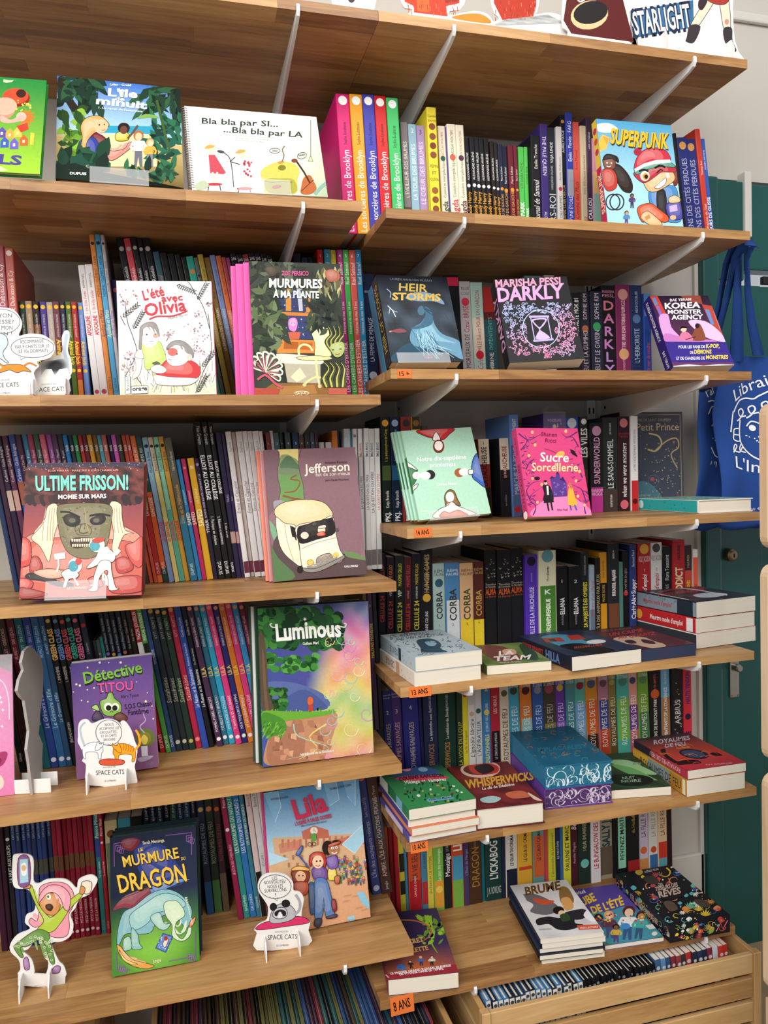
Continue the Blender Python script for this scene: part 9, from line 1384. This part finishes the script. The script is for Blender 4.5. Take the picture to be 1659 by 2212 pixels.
def flora(e, seed, n, box, sc_):
    R = random.Random(seed); pal = ['e8c83a', 'd8503f', '5ab0b8', '8ab84a', '3f5fa8', 'e08a4a', 'f0ece0', '6ac0a0', 'c8a040', 'b8484a']
    for j in range(n):
        x, y = R.uniform(box[0], box[2]), R.uniform(box[1], box[3]); k = R.uniform(.6, 1.3)*sc_; c_ = R.choice(pal); an = R.uniform(0, 6.28)
        if j % 3 == 0:
            e.z += e.STEP
            for m in range(7): b_ = an-1.0+m*.33; l_ = k*(1-abs(m-3)*.12); e.p(c_, [(x, y), (x+math.cos(b_-.13)*l_*.6, y+math.sin(b_-.13)*l_*.45), (x+math.cos(b_)*l_, y+math.sin(b_)*l_*.75), (x+math.cos(b_+.13)*l_*.6, y+math.sin(b_+.13)*l_*.45)], False)
        elif j % 3 == 1: e.c(c_, k*.13, [(x+math.cos(an+t*.8)*k*.6*(1-t*.11), y+math.sin(an+t*.8)*k*.45*(1-t*.11)) for t in range(7)], True)
        else: e.b(c_, [(x-k*.3, y), (x, y-k*.3), (x+k*.35, y-k*.05), (x+k*.05, y+k*.22)])
    e.dots(seed, n, box, ['f0d860', 'f4f0e0', 'e87a4a', '8ac8c8'], sc_*.04, sc_*.09)
a.p('1a1c22', '692,375 1030,320 1415,632 1025,722'); a.clip = (np.array([0., 0.]), np.array([FACES['reves'][4], FACES['reves'][5]])); flora(a, 5, 80, (740, 350, 1340, 690), 60); a.b('3a342f', '860,400 930,390 960,430 900,440').b('5a4a40', '985,560 1040,550 1080,600 1030,620').b('4a4038', '1180,540 1250,540 1290,580 1230,585').b('1a1c22', '900,470 1090,430 1130,500 1010,545').t('LES', 955, 450, 985, 445, 14, 'c8b8a0', 'b').t('TISSEURS DES', 938, 485, 1080, 452, 26, 'c8b0a0', 'h').t('RÊVES', 960, 528, 1100, 495, 40, 'c8b0a0', 'h').t('LUDWIG TISON', 875, 372, 960, 352, 12, 'c8c0b0', 'b'); a.finish('cover_print', bk)
w_, h_, t_ = FACES['reves'][4:7]
e = Art([(0, 0), (1, 0), (1, .27), (0, .27)], [(0, 0), (w_, 0), (w_, -t_), (0, -t_)]); e.clip = (np.array([0, -t_]), np.array([w_, 0])); e.p('1a1c22', [(0, 0), (1, 0), (1, .27), (0, .27)]); flora(e, 8, 34, (.06, .03, .94, .24), .11); e.l('e86a7a', .018, [(.78, .2), (.84, .1), (.88, .2), (.96, .08)])
e.finish('edge_print', bk, Matrix(((1, 0, 0, 0), (0, 0, -1, 0), (0, 1, 0, 0), (0, 0, 0, 1))))
e = Art([(0, 0), (1, 0), (1, .18), (0, .18)], [(0, h_), (0, 0), (t_, 0), (t_, h_)]); e.p('1d2030', [(0, 0), (1, 0), (1, .18), (0, .18)]); e.clip = (np.array([0., 0.]), np.array([t_, h_])); flora(e, 12, 26, (.04, .02, .96, .16), .08); e.t('LES TISSEURS DES RÊVES', .3, .12, .8, .12, .06, 'c8b0a0', 'b'); e.finish('spine_print', bk, SP(t_))
# back board of the grey-capitals paperback carries a brown landscape
# ------------------------------------------------------------------ cardboard standees
def base_text(a, x0, x1, y, s=1.0):
    a.t('SPACE CATS', x0, y, x1, y-6*s, 24*s, '3a3a3c', 'r').t('LE LOMBARD', x0+(x1-x0)*.3, y+34*s, x0+(x1-x0)*.72, y+31*s, 9*s, '6a6a6a', 'r').t('NOUVELLE BD', x0+(x1-x0)*.25, y-36*s, x0+(x1-x0)*.7, y-40*s, 8*s, '8a8a8a', 'r')
def cat(a, x, y, s, body, line, flip=1, stripes=None):
    X = lambda u: x+u*s*flip
    Y = lambda v: y+v*s
    a.ol = (line, 3.2*s); a.b(body, [(X(-70), Y(-5)), (X(-60), Y(-45)), (X(-15), Y(-62)), (X(40), Y(-45)), (X(62), Y(-10)), (X(55), Y(40)), (X(40), Y(42)), (X(38), Y(5)), (X(-30), Y(5)), (X(-40), Y(42)), (X(-56), Y(42)), (X(-60), Y(10))]).b(body, [(X(-40), Y(-10)), (X(-70), Y(-40)), (X(-72), Y(-62)), (X(-60), Y(-50)), (X(-45), Y(-52)), (X(-38), Y(-66)), (X(-25), Y(-40)), (X(-20), Y(-10))]); a.ol = None
    a.c(line, 2.5*s, [(X(-62), Y(-28)), (X(-56), Y(-25)), (X(-50), Y(-28))]).c(body, 13*s, [(X(55), Y(-20)), (X(85), Y(-60)), (X(80), Y(-110)), (X(62), Y(-140))])
    if stripes:
        for j in range(5): a.c(stripes, 4*s, [(X(-10+j*14), Y(-60+j*3)), (X(-6+j*14), Y(-40+j*3)), (X(-12+j*14), Y(-22+j*3))])
# leftmost pair on the second left shelf
o, a = standee('catsA', 'white standee with a running orange cat and speech bubbles, far left', '-230,700 -150,655 0,662 90,680 138,750 135,800 120,845 180,832 270,838 335,880 352,930 320,985 240,1010 250,1040 215,1085 215,1225 -230,1228')
a.o('5a5a60', 4, -10, 755, 138, 82).o('5a5a60', 4, 208, 920, 138, 66).l('5a5a60', 3.5, '130,980 132,1000 160,985').t('LE RAYON', -110, 728, 76, 728, 26, '4a4a4e', 'r').t('JEUNESSE?', -120, 768, 88, 768, 26, '4a4a4e', 'r').t("C'EST LÀ, MON", -130, 806, 80, 806, 26, '4a4a4e', 'r').t('BON !', -40, 842, 76, 842, 22, '4a4a4e', 'r').t('RECOMMANDÉ', 132, 896, 280, 888, 22, '4a4a4e', 'r').t('PAR 9 CHATS SUR 10', 98, 928, 314, 920, 22, '4a4a4e', 'r').t('(LE 10e DORMAIT)', 114, 956, 306, 950, 22, '4a4a4e', 'r')
a.ol = ('3a3a40', 4); a.b('c8d8e4', '-60,850 0,830 40,850 50,900 20,950 30,990 55,1015 40,1018 0,990 -60,960').b('e08a2a', '-60,1050 -10,1020 20,1035 60,1028 130,1030 170,1050 200,1078 150,1070 110,1082 60,1065 0,1082 -60,1080'); a.ol = None; a.c('d8742a', 12, '150,1040 190,1020 235,1040').e('f4f0e8', 2, 1047, 8); base_text(a, -70, 120, 1178, 1.2); a.finish('front_print', o); feet(o, [-.06, .03], .05, .026)
o, a = standee('catsB', 'grey cat standee with a raised tail, in front of the gold-lettered spines', '215,1090 212,1060 260,1015 330,985 385,960 400,930 395,860 412,815 440,815 445,860 435,940 455,1000 460,1080 440,1120 435,1225 210,1225')
a.g(10, 8, lambda u, v: mixc('c8ccd0', '33363a', max(0, min(1, 1.4-((u-.5)**2*6+(v-.4)**2*5)))), [(265, 1015), (440, 985), (450, 1105), (262, 1105)]); a.c('b8c8d0', 22, '425,1000 412,940 420,880 428,832').p('f0eeea', '255,1108 290,1060 330,1058 350,1100 380,1060 430,1052 455,1110 440,1130 220,1130'); base_text(a, 215, 420, 1205, 1.2); a.finish('front_print', o); feet(o, [-.03, .025], .05, .028)
o, a = standee('catsC', 'standee of a white and an orange cat sharing a red bowl', '500,740 520,700 560,695 590,720 640,700 690,690 750,705 785,745 770,712 800,705 840,760 862,830 880,880 870,960 862,1000 862,1128 610,1118 548,1095 550,985 525,960 540,920 505,850')
a.o('4a4a4e', 4, 696, 778, 83, 82).l('4a4a4e', 3.5, '690,850 712,862 722,846').t('NOUS', 672, 738, 728, 734, 20, '4a4a4e', 'r').t('ACCEPTONS LES', 636, 762, 762, 755, 17, '4a4a4e', 'r').t('CROQUETTES...', 640, 786, 756, 780, 17, '4a4a4e', 'r').t('ET LA CARTE', 650, 808, 748, 802, 16, '4a4a4e', 'r').t('BANCAIRE', 664, 832, 738, 828, 17, '4a4a4e', 'r'); cat(a, 590, 900, 1.0, 'eef0f2', '6a6e78', -1); cat(a, 800, 915, 1.1, 'f0a42a', '8a4a10', 1, 'c86a18'); a.c('b8c4d0', 12, '540,860 520,800 515,745 545,710'); a.ol = ('7a2a20', 4); a.b('d8583a', '640,955 700,945 790,955 785,980 710,988 645,982'); a.ol = None; base_text(a, 615, 795, 1050, 1.25); a.finish('front_print', o); feet(o, [-.038, .028], .055, .03)
o, a = standee('catsD', 'standee of a grey cat in a panda hood on a pink cushion', '25,430 60,385 130,372 200,385 245,430 250,485 290,495 315,540 300,650 355,680 345,740 345,835 15,868 15,760 -2,738 30,700 80,670 85,590 60,545 25,490')
a.ol = ('4a2030', 4); a.b('d8366a', '5,730 60,690 160,670 280,650 345,672 335,695 200,715 60,735'); a.ol = ('3a3a3e', 4); a.b('b8bac0', '100,690 110,620 150,575 210,570 250,600 265,640 240,670 180,690').e('1f1f22', 120, 590, 24, 26).e('1f1f22', 200, 568, 28, 26).b('c8cad0', '115,640 140,600 190,595 210,630 190,660 140,665'); a.ol = None; a.b('24242a', '128,625 165,605 200,620 195,650 160,640 135,650').b('f0f0f0', '148,640 162,620 178,640 170,660 152,660').c('a8aab0', 18, '255,640 285,610 290,560 262,510').c('1a1a1c', 3, '150,634 158,637').c('1a1a1c', 3, '170,634 178,631').o('4a4a4e', 4, 132, 460, 102, 76).l('4a4a4e', 3.5, '120,530 145,552 150,528').t('LES', 112, 418, 146, 415, 22, '4a4a4e', 'r').t('NOUVEAUTÉS?', 60, 445, 200, 436, 22, '4a4a4e', 'r').t('NOUS LES', 84, 472, 182, 464, 22, '4a4a4e', 'r').t('SURVEILLONS', 64, 498, 204, 488, 22, '4a4a4e', 'r').t('!', 132, 522, 138, 521, 20, '4a4a4e', 'r'); base_text(a, 85, 272, 800, 1.25); a.finish('front_print', o); feet(o, [-.031, .033], .06, .034)
o, a = standee('girl', 'tall standee of a dancing figure with long pink hair and leggings', '80,290 95,255 180,255 215,290 215,420 250,440 300,415 400,410 450,430 490,470 500,420 540,395 590,385 625,415 600,470 570,510 510,540 480,600 450,640 470,700 455,770 400,810 330,820 345,870 380,940 410,970 418,1040 300,1040 310,950 270,850 235,800 180,860 150,875 205,930 215,1030 115,1025 130,990 120,930 70,880 65,830 110,770 180,740 190,720 160,690 170,640 215,620 225,560 180,480 100,470 80,420'); a.cel = 40
link('base_card', prism('base_card', [tuple(p) for p in a.mp([(115, 1012), (418, 1030), (416, 1115), (115, 1092)])], -.0031, .0002, 'z'), ('card',), o)
a.ol = ('6a3040', 4); a.b('f0a0b0', '250,520 260,460 330,432 420,440 470,500 470,580 440,640 445,720 420,780 330,780 260,720 220,720 185,690 200,660 235,680 250,620'); a.ol = ('5a3a28', 4); a.b('b8d048', '185,470 205,455 240,560 300,640 340,650 430,560 510,500 525,520 450,600 390,690 330,750 240,735 280,680 240,600').b('d8945a', '250,560 300,500 370,520 385,590 350,640 290,630').b('4a2420', '292,580 320,570 340,590 325,615 300,605').e('f4f4e8', 312, 525, 14, 18).e('3a7a4a', 308, 524, 7, 9).b('f0a8b8', '260,500 320,450 400,460 450,520 440,610 410,600 390,540 350,500 300,505 250,560')
a.b('6a9a4a', '235,735 310,755 320,800 350,940 320,940 270,800 180,840 130,850 150,905 130,910 90,850 110,820').b('a878b8', '150,930 175,910 190,980 160,990').b('a878b8', '330,1010 350,970 385,970 378,1010'); a.b('d8945a', '150,470 165,445 195,450 190,470').b('f0e0c8', '525,430 585,430 575,500 525,495').b('d8945a', '510,500 520,455 545,470 535,505').b('8a5a98', '118,278 185,272 190,440 120,448'); a.ol = None; a.p('a8d4e0', '126,286 178,281 182,430 128,438').b('f0f4f4', '135,320 165,310 170,380 140,385').e('e8b890', 152, 340, 16, 20); R = random.Random(6)
for j in range(34): x = R.uniform(100, 300) if j < 18 else R.uniform(285, 340); y = 760+R.uniform(0, 60)+abs(x-230)*.3 if j < 18 else R.uniform(800, 930); a.o('e0ecc8', 3, x, y, 8, 6)
a.t('WEBTOON·FLYING', 220, 1098, 300, 1102, 8, '9a9a9a', 'r'); a.finish('front_print', o); feet(o, [-.03, .018], .07, .035)
# grey standee seen edge on, fourth left shelf
pf = [(.0, .0), (.018, .0), (.018, .05), (.022, .075), (.012, .10), (.02, .14), (.03, .175), (.034, .215), (.028, .24), (.02, .25), (.012, .262), (.0, .272), (-.014, .268), (-.022, .25), (-.018, .235), (-.03, .222), (-.036, .205), (-.028, .19), (-.02, .18), (-.016, .15), (-.012, .12), (-.02, .09), (-.016, .06), (-.012, .0)]
o = link('cardboard_standee', prism('cardboard_standee', [(p[0]*1.6, p[1]*.97) for p in pf], -.0025, .0025, 'y'), ('greycard',), None, Matrix.Translation((-.1905, -.205, .7575)) @ Matrix.Rotation(math.radians(78), 4, 'Z')); tag(o, 'grey-backed figure standee turned nearly edge on', 'standee', 'cardboard standees')
for yy in (-.012, .020):
    f = link('foot', bevel_box('foot', yy-.001, yy+.001, -.032, .032, 0, .026, .0008, 1), ('card',), o)
# on the very top shelf
o, a = standee('star', 'standee with outlined blue and white title letters and striding legs', '770,60 800,-80 900,-250 1400,-250 1430,100 1440,230 1470,330 1470,410 830,330 780,120')
a.p('eceae8', '780,60 800,-80 1420,-250 1440,200 1460,360 835,300'); a.p('3a6a98', '795,70 1180,0 1185,175 800,245').t('STARLIGHT', 796, 236, 1182, 180, 165, '23304a', 'x').t('STARLIGHT', 808, 222, 1170, 168, 146, 'f4f4f4', 'b').ol = ('4a3a34', 4); a.b('e8d8c0', '1290,-40 1330,-20 1240,130 1190,190 1160,170 1220,60').b('e8d8c0', '1350,-20 1400,-30 1420,170 1380,190 1360,100').b('3a3438', '1160,165 1225,170 1185,270 1135,265 1140,240').b('3a3438', '1375,185 1425,180 1430,260 1455,320 1435,328 1385,270').b('a83a34', '1250,-60 1420,-70 1400,15 1340,30 1270,0').b('3a2c30', '1220,0 1270,0 1240,60 1215,50'); a.ol = None; a.e('c89080', 1395, 140, 14, 18); a.finish('front_print', o); feet(o, [-.085, .075], .05, .045)
o, a = standee('eye', 'dark brown standee with one big pale-ringed black eye', '340,130 400,-280 660,-290 830,300 600,330 390,270 380,200')
a.p('5c1f1e', '350,130 410,-270 660,-280 800,270 400,215'); a.e('dcc492', 516, 96, 122, 92, -14).e('241f20', 524, 80, 112, 72, -14); a.c('f0ece8', 10, '440,-5 455,10 485,0'); a.finish('front_print', o)
o, a = standee('redA', 'red and orange furry creature standee cut off by the frame top', '930,-280 1350,-280 1340,30 1250,70 1260,95 1400,70 1490,90 1530,150 1530,190 1020,110 1010,60 940,20')
a.p('c83a20', '960,-280 1320,-280 1310,20 1225,40 1235,105 1020,80 1020,40 960,10').p('e0622a', '1030,-280 1110,-280 1120,80 1040,70').b('e88a2a', '1270,105 1400,85 1480,105 1505,150 1300,125').p('9a2a1a', '1200,-280 1320,-280 1300,10 1220,20'); R = random.Random(3)
for j in range(40): x, y = R.uniform(970, 1300), R.uniform(-40, 80); a.l(R.choice(['a82f1c', 'e8703a', 'd84a24']), 4, [(x, y), (x+R.uniform(-8, 8), y+30)], False, j % 12 == 0)
a.finish('front_print', o)
o, a = standee('redB', 'round red furry creature standee standing on a grey stone', '-110,-280 200,-280 190,40 170,90 260,80 360,110 390,170 388,250 -150,190 -140,150 -60,120 -110,40')
a.p('b8351f', '-95,-280 180,-280 175,40 150,130 100,110 60,130 0,120 -40,130 -95,20').g(14, 6, lambda u, v: mixc('8a8c8c', 'c8cccc', noise2(u*7, v*7, 2)), [(-20, 125), (250, 92), (370, 150), (-120, 165)]); R = random.Random(13)
for j in range(50): x, y = R.uniform(-85, 170), R.uniform(-100, 110); a.l(R.choice(['982818', 'd85030', 'e87a50']), 4, [(x, y), (x+R.uniform(-6, 6), y+26)], False, j % 15 == 0)
a.finish('front_print', o)
o, a = standee('sheet', 'white card standing at the joint of the two top boards', '490,-280 765,-280 762,75 600,60 500,40'); a.e('3a3236', 620, -8, 22, 26); a.finish('front_print', o)
